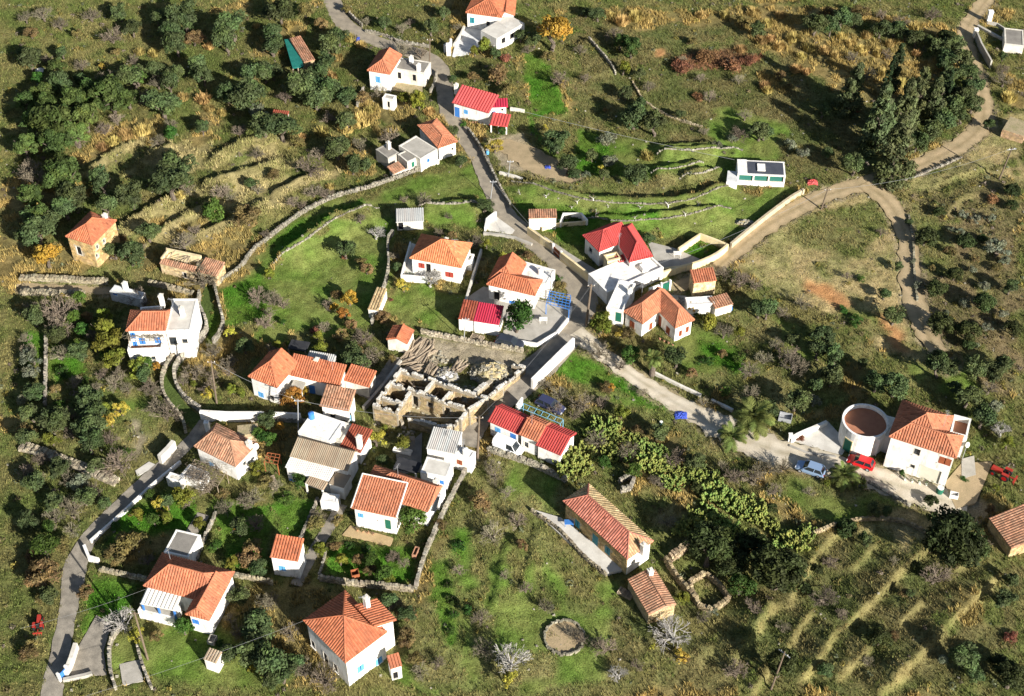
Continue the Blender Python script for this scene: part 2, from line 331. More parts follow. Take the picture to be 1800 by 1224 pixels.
REG = [
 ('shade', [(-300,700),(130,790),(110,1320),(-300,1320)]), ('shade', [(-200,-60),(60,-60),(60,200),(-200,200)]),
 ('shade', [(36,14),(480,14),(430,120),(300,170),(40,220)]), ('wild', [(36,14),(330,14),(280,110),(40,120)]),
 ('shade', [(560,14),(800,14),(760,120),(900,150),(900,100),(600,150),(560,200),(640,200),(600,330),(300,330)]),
 ('wild', [(480,150),(640,160),(660,260),(560,300),(480,290)]),
 ('gold', [(185,225),(290,205),(250,250),(150,290),(130,275)]), ('straw', [(255,255),(365,240),(385,270),(330,310),(250,320),(200,300)]),
 ('straw', [(360,290),(470,245),(500,270),(470,300),(390,310)]), ('straw', [(400,320),(520,305),(520,340),(440,370),(350,400),(320,420),(300,430),(420,345)]),
 ('straw', [(205,410),(290,360),(330,355),(300,420),(230,445)]), ('gold', [(330,430),(400,395),(440,410),(430,450),(370,460)]), ('gold', [(640,170),(760,180),(720,210),(620,215)]),
 ('dull', [(165,460),(270,480),(270,500),(150,495)]),
 ('meadow', [(470,425),(500,400),(600,350),(740,310),(840,285),(862,330),(860,362),(740,360),(668,363),(590,380),(480,462),(440,500),(430,470)]),
 ('meadow', [(480,470),(590,388),(690,372),(690,412),(682,447),(677,507),(655,560),(560,592),(470,592),(400,560),(385,510),(430,500)]),
 ('lush', [(385,512),(455,480),(475,520),(460,560),(400,580)]), ('lush', [(470,425),(530,385),(640,345),(640,365),(585,385),(480,462)]),
 
 ('meadow', [(740,365),(850,365),(860,410),(760,405)]), ('meadow', [(690,500),(815,505),(800,590),(730,585),(665,560)]),
 ('lush', [(915,90),(960,110),(985,160),(998,200),(935,205),(925,150)]), ('dull_dimmed', [(1000,30),(1330,30),(1420,120),(1420,270),(1150,290),(1010,220),(1020,120)]),
 ('dull_dimmed', [(1040,60),(1300,45),(1330,120),(1200,170),(1090,130)]), ('gold', [(1060,20),(1250,20),(1330,60),(1180,45),(1080,55)]),
 ('meadow', [(1250,180),(1400,220),(1400,290),(1260,270)]), ('lush', [(1010,225),(1050,230),(1140,310),(1090,330),(1010,300)]), ('meadow', [(1050,240),(1290,270),(1290,330),(1100,320)]),
 ('dull', [(1000,310),(1160,325),(1290,285),(1290,320),(1180,355),(1040,350)]),
 ('meadow', [(880,325),(1000,345),(1180,362),(1290,328),(1400,335),(1400,345),(1280,425),(1150,420),(1000,400),(900,350)]),
 ('lush', [(890,350),(1030,375),(1160,385),(1160,395),(1090,400),(960,410)]), ('lush', [(960,402),(1060,395),(1030,440),(990,430)]),
 ('russet', [(1180,105),(1250,90),(1335,95),(1330,112),(1200,130)]), ('orange', [(1150,95),(1178,95),(1175,103),(1155,102)]),
 ('gold', [(1290,14),(1500,14),(1700,60),(1660,130),(1560,190),(1470,160),(1380,120),(1300,60)]), ('gold', [(1350,140),(1400,120),(1420,180),(1370,170)]),
 ('shade', [(1400,40),(1560,40),(1660,80),(1680,110),(1600,95),(1430,60)]),
 ('dull_dimmed', [(1380,110),(1560,200),(1540,320),(1400,310),(1380,220)]),
 ('bare', [(1350,380),(1440,345),(1530,330),(1570,380),(1590,470),(1600,560),(1630,640),(1560,620),(1480,560),(1400,545),(1300,480)]),
 ('dull', [(1370,395),(1450,360),(1540,350),(1560,400),(1500,450),(1400,430)]), ('dull', [(1470,535),(1550,550),(1560,590),(1500,590)]),
 ('orange', [(1395,480),(1450,505),(1500,530),(1480,540),(1450,540),(1420,510)]), ('orange', [(1525,545),(1560,570),(1600,610),(1585,615),(1540,580)]),
 ('bare', [(1540,320),(1700,260),(1800,180),(1800,320),(1680,330),(1580,345)]), ('scrub', [(1590,345),(1800,320),(1800,700),(1660,640),(1620,560)]),
 ('dull_dimmed', [(1640,330),(1760,290),(1740,330),(1660,345)]),
 ('lush', [(950,605),(1060,640),(1190,700),(1340,790),(1300,810),(1200,760),(1090,690),(950,660)]), ('dull', [(1000,660),(1100,690),(1230,760),(1330,810),(1240,800),(1100,720),(1010,690)]),
 ('dull', [(1180,560),(1330,540),(1430,600),(1500,700),(1400,740),(1290,700),(1170,640)]), ('lush', [(1220,590),(1300,610),(1310,660),(1250,640)]), ('dull', [(1480,600),(1680,640),(1780,720),(1560,700)]),
 ('dull', [(840,805),(990,850),(950,890),(1070,1010),(1110,1060),(1060,1212),(740,1212),(735,1040),(790,900)]),
 ('meadow', [(900,810),(985,850),(940,890),(880,880)]), ('dull', [(955,920),(1065,1010),(1090,1050),(1000,1090),(960,1050),(945,960)]),
 ('wild', [(842,930),(862,930),(852,1110),(826,1110)]), ('wild', [(895,925),(918,925),(905,1070),(880,1070)]), ('meadow', [(800,1000),(835,960),(830,1090),(805,1150)]), ('wild', [(930,930),(948,930),(960,1080),(930,1080)]),
 ('lush', [(755,985),(790,985),(800,1040),(798,1130),(780,1140),(765,1070)]), ('lush', [(790,935),(830,930),(815,985),(795,980)]),
 ('wild', [(1040,840),(1160,880),(1200,930),(1150,950),(1060,890)]), ('straw', [(1130,860),(1220,890),(1190,920),(1130,900)]),
 ('dull', [(1345,840),(1580,880),(1610,912),(1440,925),(1360,890)]), ('meadow', [(1380,850),(1540,890),(1500,915),(1400,900)]),
 ('dull_dimmed', [(1100,1060),(1300,1050),(1430,940),(1640,920),(1790,1000),(1790,1212),(1060,1212)]), ('bare', [(1430,960),(1510,915),(1590,915),(1640,955),(1540,970)]),
 ('wild', [(1690,1030),(1760,1080),(1740,1110),(1640,1110)]),
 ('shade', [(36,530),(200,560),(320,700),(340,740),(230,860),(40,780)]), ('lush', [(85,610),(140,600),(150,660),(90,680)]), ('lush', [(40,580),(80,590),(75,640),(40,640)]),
 ('dull', [(215,700),(250,690),(280,750),(275,810),(225,800)]), ('dirt', [(232,740),(245,740),(252,800),(238,805)]), ('lush', [(370,530),(390,560),(380,600),(360,620)]),
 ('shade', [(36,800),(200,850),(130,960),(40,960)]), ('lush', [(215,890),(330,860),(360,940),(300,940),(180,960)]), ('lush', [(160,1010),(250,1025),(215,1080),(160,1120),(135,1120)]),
 ('meadow', [(200,1120),(400,1100),(520,1180),(500,1212),(130,1212),(190,1190)]), ('lush', [(370,880),(480,890),(470,1000),(400,1000)]), ('lush', [(570,955),(735,965),(725,1025),(570,1010)]),
 ('lush', [(480,870),(560,880),(540,950),(490,945)]), ('shade', [(40,960),(130,1010),(100,1180),(40,1212)]), ('dull', [(640,1050),(735,1050),(735,1212),(700,1212)]),
 ('dirt', [(745,595),(830,605),(925,625),(900,660),(860,640),(790,640),(740,650),(720,640)]), ('dirt', [(700,655),(830,690),(830,740),(720,740),(660,720)]),
 ('lush', [(1200,447),(1232,425),(1262,437),(1270,445),(1240,465),(1215,466)]), ('dirt', [(875,235),(915,235),(950,280),(1000,308),(960,312),(890,300),(868,270)]), ('lush', [(920,190),(930,205),(985,290),(975,290),(925,220)]),
 ('dirt', [(1140,755),(1180,745)]) , ('dirt', [(880,685),(940,640),(1000,600),(1010,610),(935,690),(900,705)]),
]
def sub_of(pts, m):
    xs = [q[0] for q in pts]; ys = [q[1] for q in pts]
    return np.searchsorted(GX, min(xs) - m), np.searchsorted(GX, max(xs) + m), np.searchsorted(GY, min(ys) - m), np.searchsorted(GY, max(ys) + m)
KID = np.zeros(XX.shape, np.int16)
jx = XX + (fbm(XX, YY, 5, 11, 4) - .5) * 7; jy = YY + (fbm(XX, YY, 5, 23, 4) - .5) * 7
JX2 = XX + (fbm(XX, YY, 2, 11, 3) - .5) * 1.6; JY2 = YY + (fbm(XX, YY, 2, 23, 3) - .5) * 1.6
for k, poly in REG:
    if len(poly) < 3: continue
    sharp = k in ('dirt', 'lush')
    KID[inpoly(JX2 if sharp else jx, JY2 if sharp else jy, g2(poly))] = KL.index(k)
# random drifts of dry grass and of green through the wild parts
n1 = fbm(XX, YY, 9, 41, 3); n2 = fbm(XX, YY, 6, 47, 3)
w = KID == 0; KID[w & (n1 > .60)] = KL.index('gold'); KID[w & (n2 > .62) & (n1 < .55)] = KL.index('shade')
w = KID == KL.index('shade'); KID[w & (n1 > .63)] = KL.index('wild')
w = KID == KL.index('dull'); KID[w & (n2 > .66)] = KL.index('wild'); KID[w & (n1 < .36)] = KL.index('meadow')
w = KID == KL.index('dull_dimmed'); KID[w & (n2 > .68)] = KL.index('wild')
w = KID == KL.index('straw'); KID[w & (n2 > .57)] = KL.index('wild'); KID[w & (n1 > .58)] = KL.index('gold')
w = KID == KL.index('scrub'); KID[w & (n2 > .62)] = KL.index('dull')
w = KID == KL.index('bare'); KID[w & (n2 < .36)] = KL.index('dull')
for pts, h, low in STEPS:                       # dry grass along the earth risers; far foot darkened to imitate cast shade
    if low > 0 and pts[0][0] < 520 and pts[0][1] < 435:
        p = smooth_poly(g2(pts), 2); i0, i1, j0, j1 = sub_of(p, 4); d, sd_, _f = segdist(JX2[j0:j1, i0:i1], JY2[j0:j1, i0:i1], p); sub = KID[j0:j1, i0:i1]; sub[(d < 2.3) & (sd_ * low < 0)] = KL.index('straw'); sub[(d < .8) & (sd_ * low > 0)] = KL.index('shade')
    if low < 0 and pts[0][0] > 1290 and pts[0][1] > 900:
        p = smooth_poly(g2(pts), 2); xs = [q[0] for q in p]; ys = [q[1] for q in p]
        i0, i1 = np.searchsorted(GX, min(xs) - 3), np.searchsorted(GX, max(xs) + 3); j0, j1 = np.searchsorted(GY, min(ys) - 3), np.searchsorted(GY, max(ys) + 3)
        d, _x, _f = segdist(XX[j0:j1, i0:i1] * .75 + JX2[j0:j1, i0:i1] * .25, YY[j0:j1, i0:i1] * .75 + JY2[j0:j1, i0:i1] * .25, p); sub = KID[j0:j1, i0:i1]; sub[(d < .27)] = KL.index('riser')
PA = np.array([KINDS[k][0] for k in KL]); PB = np.array([KINDS[k][1] for k in KL])
mixn = np.clip((fbm(XX, YY, 3.2, 55, 4) - .5) * 3.0 + .5, 0, 1)[..., None]
GC = PA[KID] * (1 - mixn) + PB[KID] * mixn
for _ in range(2):                               # soften the borders between covers
    GC[1:-1, 1:-1] = (GC[1:-1, 1:-1] * 2 + GC[:-2, 1:-1] + GC[2:, 1:-1] + GC[1:-1, :-2] + GC[1:-1, 2:]) / 6
GC *= (.66 + .68 * vnoise(XX / .6, YY / .6, 91))[..., None] * (.86 + .28 * fbm(XX, YY, 14, 97, 2))[..., None]
_f = np.clip(NEAR * 2, 0, 1)[..., None]; GC = GC * _f + np.array((.14, .135, .05)) * (1 - _f)
CARVE = np.zeros(XX.shape); KEEP = np.ones(XX.shape, bool)      # dips under roads, no grass on paving
def carve_poly(poly, dz=.25, grow=0):
    i0, i1, j0, j1 = sub_of(poly, 1); m = inpoly(XX[j0:j1, i0:i1], YY[j0:j1, i0:i1], poly)
    CARVE[j0:j1, i0:i1][m] = dz; KEEP[j0:j1, i0:i1][m] = False
def ribbon(name, pts, widths, mat, edge=.0, ncross=6, lift=.03, col=None):
    p = smooth_poly(g2(pts), 3); n = len(p); mb = MB(); rows = []
    res = []; acc = [0]
    for a, b in zip(p[:-1], p[1:]): acc.append(acc[-1] + math.dist(a, b))
    L = acc[-1]; st = max(int(L / .8), 2); wl = widths if hasattr(widths, '__len__') else [widths, widths]
    P2 = []
    for k in range(st + 1):
        s_ = L * k / st; i = min(np.searchsorted(acc, s_, side='right') - 1, n - 2); t = (s_ - acc[i]) / max(acc[i + 1] - acc[i], 1e-6)
        P2.append(((p[i][0] + (p[i + 1][0] - p[i][0]) * t), (p[i][1] + (p[i + 1][1] - p[i][1]) * t), float(np.interp(k / st, np.linspace(0, 1, len(wl)), wl))))
    ea, eb = (.10, .14) if mat.startswith('track') else (.06, .07)
    for k, (x, y, w_) in enumerate(P2):
        a = P2[max(k - 1, 0)]; b = P2[min(k + 1, st)]; dx, dy = b[0] - a[0], b[1] - a[1]; l = math.hypot(dx, dy); nx, ny = -dy / l, dx / l
        row = []
        w0 = w_ * (1 + ea * math.sin(k * .9 + x) + eb * R.uniform(-1, 1)); w1 = w_ * (1 + ea * math.sin(k * .7 + y) + eb * R.uniform(-1, 1))
        zc = [ground(x + nx * o, y + ny * o) for o in (-w_ * .4, 0, w_ * .4)]; zm = sum(zc) / 3
        for c in range(ncross + 1):
            f = c / ncross * 2 - 1; o = f * (w0 if f < 0 else w1) / 2; q = (x + nx * o, y + ny * o)
            rut = 1.0
            if col == 'rut': rut = .86 if abs(abs(f) - .5) > .25 else 1.12
            rut *= R.uniform(.93, 1.07)
            row.append((q[0], q[1], .5 * zm + .5 * ground(*q) + lift, rut))
        rows.append(row)
    i0 = len(mb.v)
    for row in rows:
        for q in row: mb.v.append(q[:3]); mb.c.append((q[3], q[3], q[3] * (.94 if q[3] < .9 else 1)))
    m = ncross + 1
    for k in range(st):
        for c in range(ncross): mb.f.append((k * m + c, (k + 1) * m + c, (k + 1) * m + c + 1, k * m + c + 1))
    base = [q[:2] for q in P2]; i0, i1, j0, j1 = sub_of(base, 5); d, _x, fr = segdist(XX[j0:j1, i0:i1], YY[j0:j1, i0:i1], base)
    wf = np.interp(fr, np.linspace(0, 1, len(wl)), wl); mk_ = d < wf / 2 - .15
    CARVE[j0:j1, i0:i1] = np.where(mk_, .22, CARVE[j0:j1, i0:i1]); KEEP[j0:j1, i0:i1] &= ~(d < wf / 2 - .12)
    if mat.startswith('track'):
        dj = d + (fbm(XX[j0:j1, i0:i1], YY[j0:j1, i0:i1], 1.6, 33, 3) - .5) * 2.2; f = np.clip((wf / 2 + .75 - dj) / .7, 0, 1)[..., None] * .85
        GC[j0:j1, i0:i1] = GC[j0:j1, i0:i1] * (1 - f) + np.array((.31, .245, .155)) * f
    o = solo(name, mb, mat, (0, 0, 0), kind='structure'); return o
road = ribbon('road', [(578,-15),(590,14),(602,42),(640,64),(700,85),(755,100),(778,130),(782,165),(786,195),(812,232),(842,275),(858,320),(882,372),(920,412),(975,452),(1015,490),(1028,530),(1012,570),(985,605)], [3.4,3.4,3.3,3.2,3.4,3.6,3.0,2.9,2.9,3.0,3.0,3.2,3.6,4.2,5.0,4.2,3.0], 'asphalt')
ribbon('lane', [(1000,590),(960,635),(925,668),(890,695),(858,712),(838,735),(822,765),(815,785)], [4.6,4.6,5.0,5.0,4.5,4.2], 'lane', lift=.06)
ribbon('dirt_track', [(1010,585),(1050,615),(1100,652),(1160,690),(1220,725),(1275,755),(1340,785),(1420,810),(1500,832),(1580,855),(1650,880),(1700,890)], [3.0,2.8,2.6,2.8,3.2,5.0,5.6,4.6,4.2,4.4,4.6,5.0], 'track', col='rut', lift=.05)
ribbon('dirt_track', [(1190,505),(1250,482),(1290,445),(1330,410),(1380,375),(1430,350),(1490,330),(1545,318),(1620,292),(1690,255),(1727,222),(1732,180),(1715,130),(1698,85),(1695,55),(1720,20),(1740,-5)], [2.4,2.6,3.2,3.4,3.2,3.4,3.8,4.0,3.6,3.6,3.4,3.2,3.0,3.2,3.2], 'track_dry', col='rut', lift=.06)
ribbon('dirt_track', [(1520,322),(1560,350),(1590,400),(1600,450),(1600,500),(1615,560),(1640,612),(1665,650)], [3.4,3.2,3.0,3.2,3.4,3.6,3.4,2.0], 'track_dry', col='rut', lift=.09)
ribbon('lane', [(362,742),(345,768),(310,800),(262,842),(215,885),(165,935),(138,975),(128,1020),(122,1070),(112,1120),(98,1180),(88,1240)], [2.0,2.1,2.1,2.2,2.2,2.4,3.2,2.3,2.2,2.3,2.6], 'lane', lift=.05)
ribbon('path', [(372,500),(360,545),(352,585),(318,625),(297,660),(300,695),(322,725),(350,748)], [2.0,2.0,2.0,2.0,2.0,2.0,2.2], 'ground', lift=.03)
for m_ in (bpy.data.objects['path'].data,):
    a = np.ones((len(m_.vertices), 4), np.float32); a[:, :3] = (.075, .105, .03); m_.color_attributes['Col'].data.foreach_set('color', a.ravel())
ribbon('path', [(36,505),(100,506),(160,510),(195,512)], [1.8,1.6,1.4], 'track_dry', lift=.04)
ribbon('path', [(358,905),(345,925),(332,945)], [1.8,1.8], 'lane', lift=.05)
ribbon('path', [(600,885),(575,930),(548,975),(520,1030)], [1.6,1.5,1.5], 'lane', lift=.05)
ribbon('path', [(640,700),(680,660),(700,630)], [2.0,2.0], 'lane', lift=.04)
ribbon('track', [(868,250),(905,262),(950,292),(1010,315)], [2.5,5.0,5.5,2.5], 'track_dry', lift=.05)

def slab(name, pts, mat, h=.14, up=None):
    poly = [G(*q) for q in pts]; zs = [ground(*q) for q in poly]; z = max(sum(zs) / len(zs), max(zs) - .4) + h if up is None else up
    mb = MB(); mb.prism(poly, min(zs) - 1.2, z); carve_poly(poly, .35); return solo(name, mb, mat, (poly[0][0], poly[0][1], z), kind='structure')
slab('patio', [(815,528),(850,505),(938,525),(1000,540),(998,560),(985,580),(942,606),(882,597),(890,560),(835,545)], 'concrete')
slab('patio', [(1138,425),(1185,437),(1242,462),(1228,470),(1175,478),(1150,455)], 'concrete')
slab('patio', [(616,925),(692,946),(686,960),(602,941)], 'tile_tan', .1)
slab('patio', [(936,897),(986,912),(1100,1003),(1068,1011),(1035,988)], 'concrete_pale', .35)
slab('patio', [(1392,774),(1455,742),(1492,782),(1480,800),(1440,790)], 'concrete_pale', .1)
slab('driveway', [(118,1187),(141,1132),(170,1082),(196,1100),(182,1145),(188,1187)], 'lane', .06)
slab('pavement', [(210,1168),(245,1160),(252,1198),(216,1205)], 'concrete', .06)
slab('pavement', [(812,50),(848,40),(852,58),(872,70),(825,96),(795,100),(800,78)], 'greywhite', .05)
slab('pavement', [(852,385),(868,378),(905,405),(900,412),(855,405)], 'concrete_pale', .05)
slab('pavement', [(238,828),(262,812),(276,818),(242,838)], 'concrete_pale', .05)
slab('patio', [(708,490),(724,432),(734,436),(728,466),(755,476),(752,495)], 'concrete_pale', .5)
slab('courtyard', [(660,715),(704,655),(765,672),(798,684),(855,700),(826,722),(800,745),(720,735)], 'rubble', .05)
slab('courtyard', [(696,800),(742,760),(740,830),(700,835)], 'concrete_dark', .05)
slab('driveway', [(1660,850),(1690,815),(1745,812),(1730,850),(1715,885),(1680,895)], 'track_dry', .1)
slab('patio', [(688,137),(744,142),(742,165),(686,160)], 'rubble', .08)
slab('pavement', [(955,415),(1000,445),(1048,475),(1060,480),(1050,505),(985,450)], 'concrete', .08)
slab('courtyard', [(1145,515),(1205,520),(1235,545),(1215,560)], 'concrete', .05)
slab('pavement', [(1335,615)][:0] or [(1690,808),(1712,802),(1715,836),(1690,843)], 'concrete', .14)

# ------------------------------------------------------------------ walls
def res_line(pts, st, close=False):
    acc = [0]
    for a, b in zip(pts[:-1], pts[1:]): acc.append(acc[-1] + math.dist(a, b))
    n = max(int(acc[-1] / st), 1); out = []
    for k in range(n + 1):
        s_ = acc[-1] * k / n; i = min(int(np.searchsorted(acc, s_, side='right')) - 1, len(pts) - 2); t = (s_ - acc[i]) / max(acc[i + 1] - acc[i], 1e-6)
        out.append((pts[i][0] + (pts[i + 1][0] - pts[i][0]) * t, pts[i][1] + (pts[i + 1][1] - pts[i][1]) * t))
    return out
def stone_wall(label, pts, h=1.0, th=.42, mat='drystone', curved=True, name='dry_stone_wall', cat='wall', tint=(1, 1, 1)):
    p = [P(*q)[:2] for q in pts]; p = smooth_poly(p, 2) if curved and len(p) > 2 else p; th *= .78 if th < .6 else 1; h *= .9; q = res_line(p, .34)
    mb = MB(); loc = (q[len(q) // 2][0], q[len(q) // 2][1], ground(*q[len(q) // 2]))
    for a, b in zip(q[:-1], q[1:]):
        d = Vector((b[0] - a[0], b[1] - a[1], 0)); L = d.length
        if L < 1e-4: continue
        d /= L; n = Vector((-d.y, d.x, 0)); z = ground((a[0] + b[0]) / 2, (a[1] + b[1]) / 2) - .25; top = z + .25 + h * R.uniform(.85, 1.1); off = R.uniform(0, .3)
        na = max(1, round(th / .38))
        while z < top:
            hh = R.uniform(.15, .27)
            for ai in range(na):
                g = R.uniform(.55, 1.25); c = (g * R.uniform(.97, 1.06) * tint[0], g * tint[1], g * R.uniform(.92, 1.03) * tint[2]); tt = th / na / 2 * R.uniform(.82, 1.15)
                cc = Vector(((a[0] + b[0]) / 2, (a[1] + b[1]) / 2, z + hh / 2)) + d * R.uniform(-.1, .1) + n * ((ai + .5) / na - .5) * th
                mb.box(cc, d * (L / 2 * R.uniform(.75, 1.06)), n * tt, Vector((0, 0, hh / 2 * 1.04)), j=.045, col=c, bottom=False)
            z += hh
    return solo(name, mb, mat, loc, label, cat, 'dry stone walls of the terraces')
def smooth_wall(label, pts, h=1.2, th=.3, mat='white', name='boundary_wall', curved=False, coping=None, group='plastered boundary walls', base=True, posts=False):
    p = [P(*q)[:2] if base else P(q[0], q[1], h)[:2] for q in pts]; p = smooth_poly(p, 2) if curved and len(p) > 2 else p; q = res_line(p, 1.2)
    for i, pt in enumerate(p):
        if not curved: q.append(pt)
    if not curved:
        q = []; 
        for a, b in zip(p[:-1], p[1:]): q += res_line([a, b], 1.2)[:-1]
        q.append(p[-1])
    mb = MB(); cm = MB(); k = len(q); N = []
    for i in range(k):
        a = q[max(i - 1, 0)]; b = q[min(i + 1, k - 1)]; d = Vector((b[0] - a[0], b[1] - a[1])); d.normalize(); N.append((-d.y, d.x))
    def strip(m, w, z0, z1, dz=0):
        base = len(m.v)
        for i, (x, y) in enumerate(q):
            g = ground(x, y); t = z1 + R.uniform(-.02, .02)
            for s_, zz in ((-1, z0), (-1, t), (1, t), (1, z0)): m.v.append((x + N[i][0] * w * s_, y + N[i][1] * w * s_, g + zz)); m.c.append((1, 1, 1))
        for i in range(k - 1):
            for e in range(3): m.f.append((base + i * 4 + e, base + i * 4 + e + 1, base + (i + 1) * 4 + e + 1, base + (i + 1) * 4 + e))
        m.f.append((base, base + 1, base + 2, base + 3)); m.f.append(tuple(base + (k - 1) * 4 + e for e in (3, 2, 1, 0)))
    strip(mb, th / 2, -.8, h); mid = q[k // 2]
    o = solo(name, mb, mat, (mid[0], mid[1], ground(*mid)), label, 'wall', group)
    if coping: strip(cm, th / 2 + .05, h - .02, h + .09); part('coping', cm, coping, o)
    return o
SW = stone_wall
SW('long stone wall curving below the grey flat-roofed farmstead down to the green field', [(738,300),(695,316),(630,338),(590,346),(532,375),(495,402),(470,422),(440,447),(427,470),(392,495),(377,503)], .8, .36, tint=(.8,.8,.78))
SW('straight grey stone wall dividing the green field from the walled path', [(378,506),(387,545),(396,576),(376,606)], 1.1, .45)
SW('pale curved stone wall on the inner bend of the walled grassy path', [(352,520),(349,540),(361,562),(366,582),(352,604),(317,635),(306,657),(311,684),(330,708),(353,724)], 1.2, .5, tint=(1.15,1.15,1.15))
SW('curved stone wall on the outer bend of the walled grassy path', [(322,614),(291,648),(284,672),(289,700),(310,726),(325,747),(327,762)], 1.0, .45, tint=(1.1,1.08,1.0))
SW('stone wall edging the far side of the curved green terrace', [(480,465),(520,435),(580,390),(592,382),(667,366)], .12, .3)
SW('low stone edge under the hedge right of the small grey shed', [(735,364),(790,361),(845,361)], .2, .3)
SW('thin wavy stone wall between the curved green field and the orange-roofed house', [(691,412),(682,424),(682,447),(685,470),(677,507),(660,550),(654,572)], 1.1, .4)
SW('stone wall along the right verge of the upper road', [(822,230),(845,262),(862,300),(880,335),(897,365)], .9, .4, tint=(.9,.9,.9))
SW('dark stone wall on the left verge of the road at the top edge', [(606,14),(620,35),(637,48)], .9, .4)
SW('stone terrace edge above the road bend near the utility pole', [(642,57),(670,62),(700,76),(755,84)], .6, .4)
SW('stone wall beside the road in front of the blue-shuttered villa', [(757,165),(766,148),(768,128)], .9, .4)
SW('long pale stone terrace wall behind the whitewashed saplings', [(900,320),(987,341),(1037,354),(1112,359),(1175,359),(1225,350),(1262,331),(1292,325)], .08, .24, tint=(.75,.75,.72))
SW('pale stone terrace wall in front of the whitewashed saplings', [(1032,384),(1070,390),(1150,387),(1212,380),(1285,367)], .08, .24, tint=(.75,.75,.72))
SW('short stone terrace wall left of the dark-roofed cabin, nearer of two', [(1195,315),(1235,308),(1272,299)], .06, .25)
SW('short stone terrace wall left of the dark-roofed cabin, farther of two', [(1144,305),(1190,298),(1237,287)], .06, .25)
SW('stone terrace wall behind the dark-roofed cabin', [(1155,272),(1225,265),(1305,265)], .06, .25)
SW('thin stone wall running down the upper meadow from the autumn tree', [(1035,70),(1062,100),(1082,132)], .6, .35)
SW('curving low stone edge across the upper meadow', [(1112,145),(1130,180),(1146,190),(1180,208),(1235,225)], .3, .35, tint=(1.2,1.1,.9))
SW('stone retaining wall below the roadside yard and parked dark car', [(740,586),(815,601),(870,611),(920,620)], .8, .5, tint=(1.25,1.2,1.1))
SW('stone field wall running from the grey corrugated house down to the gardens', [(836,800),(820,828),(782,898),(764,940),(751,967),(740,1000),(731,1036)], 1.0, .5)
SW('stone wall along the foot of the vegetable garden', [(563,1020),(599,1027),(660,1033),(728,1040)], 1.1, .5, tint=(1.05,1,.9))
SW('stone wall below the white van leading to the prickly pears', [(858,793),(920,812),(945,822),(995,847)], .8, .6, tint=(1.1,1.1,1.05))
SW('curved stone wall around the concrete driveway at the lower left', [(210,1108),(196,1128),(193,1148),(195,1184),(205,1215)], .9, .4)
SW('straight stone wall between the lower left driveway and the utility pole', [(243,1140),(250,1170),(268,1214)], .8, .4)
SW('wide rubble wall crossing the shady orchard at the left edge', [(36,788),(60,792),(112,812),(160,830),(206,850)], .6, 1.4, tint=(1.15,1.1,1.0))
SW('straight orchard wall running away at the far left edge', [(82,595),(82,650),(80,715)], .9, .45)
SW('upper rubble bank along the path below the stone tower house', [(36,492),(95,493),(155,497),(190,498)], .8, .8, tint=(1.1,1.05,.9))
SW('lower rubble bank along the path below the stone tower house', [(36,517),(90,518),(150,520)], .8, .8, tint=(1.1,1.05,.9))
SW('rubble wall in front of the roof-collapsed ruin', [(262,500),(300,508),(340,520)], .8, .6, tint=(1.1,1.05,.9))
SW('pale stone wall along the top of the terraced slope by the prickly pears', [(1425,942),(1464,926),(1505,914),(1583,914),(1620,935),(1645,956)], .6, .45, tint=(1.2,1.05,.8))
SW('rough stone edge of the track beside the round evergreen shrubs', [(1597,380),(1606,430),(1606,480),(1612,530)], .3, .4, tint=(.8,.8,.7))
SW('crumbling wall between the farmhouse outhouse and the ruined pens', [(1168,985),(1185,1015),(1205,1040),(1228,1068)], 1.3, .55, tint=(1.15,1,.75))
SW('broken stone pen wall below the big evergreen, roughly square', [(1228,1068),(1250,1078),(1282,1056),(1262,1030),(1240,1012),(1210,1028),(1224,1060)], 1.0, .55, curved=False, tint=(1.15,1,.75))
SW('short crumbling wall stub right of the stone farmhouse', [(1178,985),(1195,975),(1208,962)], 1.3, .8, tint=(1.2,1,.8))
SW('stone retaining edge below the farmhouse terrace', [(934,899),(980,930),(1030,985),(1066,1013)], .55, .45, tint=(.9,.85,.75))
SW('small ruined stone enclosure above the long farmhouse', [(1088,850),(1105,842),(1114,848),(1108,862),(1092,866)], 1.1, .5, curved=False)
SW('stone edging in the rough field below the dirt track cars', [(1525,848),(1560,868),(1600,890)], .35, .5)
SW('stone wall beside the dirt track at the cypress grove', [(1690,278),(1640,300),(1590,318),(1560,325)], .35, .4, tint=(.8,.8,.8))
SW('low stone wall above the gardens behind the lane steps', [(176,1004),(205,1010),(260,1022)], .8, .5, tint=(1.2,1.15,1.0))
SW('stone wall right of the lower left house towards the small garden house', [(404,1012),(440,1020),(480,1028)], .9, .4, tint=(1.1,1.05,.9))
SW('stone garden wall between the two sunken gardens left of the alley', [(380,905),(355,960),(348,985)], .7, .35)
SW('stone wall on the right side of the alley gardens', [(560,880),(530,945),(520,975)], .8, .35)
SW('rough stone revetment around the thorny yard of the blue-shuttered villa', [(640,158),(632,175),(628,190)], .9, .4)
SW('low stone edge of the vegetable beds under the terracotta house', [(575,965),(566,1000),(560,1018)], .5, .3)
SW('stone lane wall under the flat-roofed white house', [(440,738),(520,742),(556,745)], .6, .35)
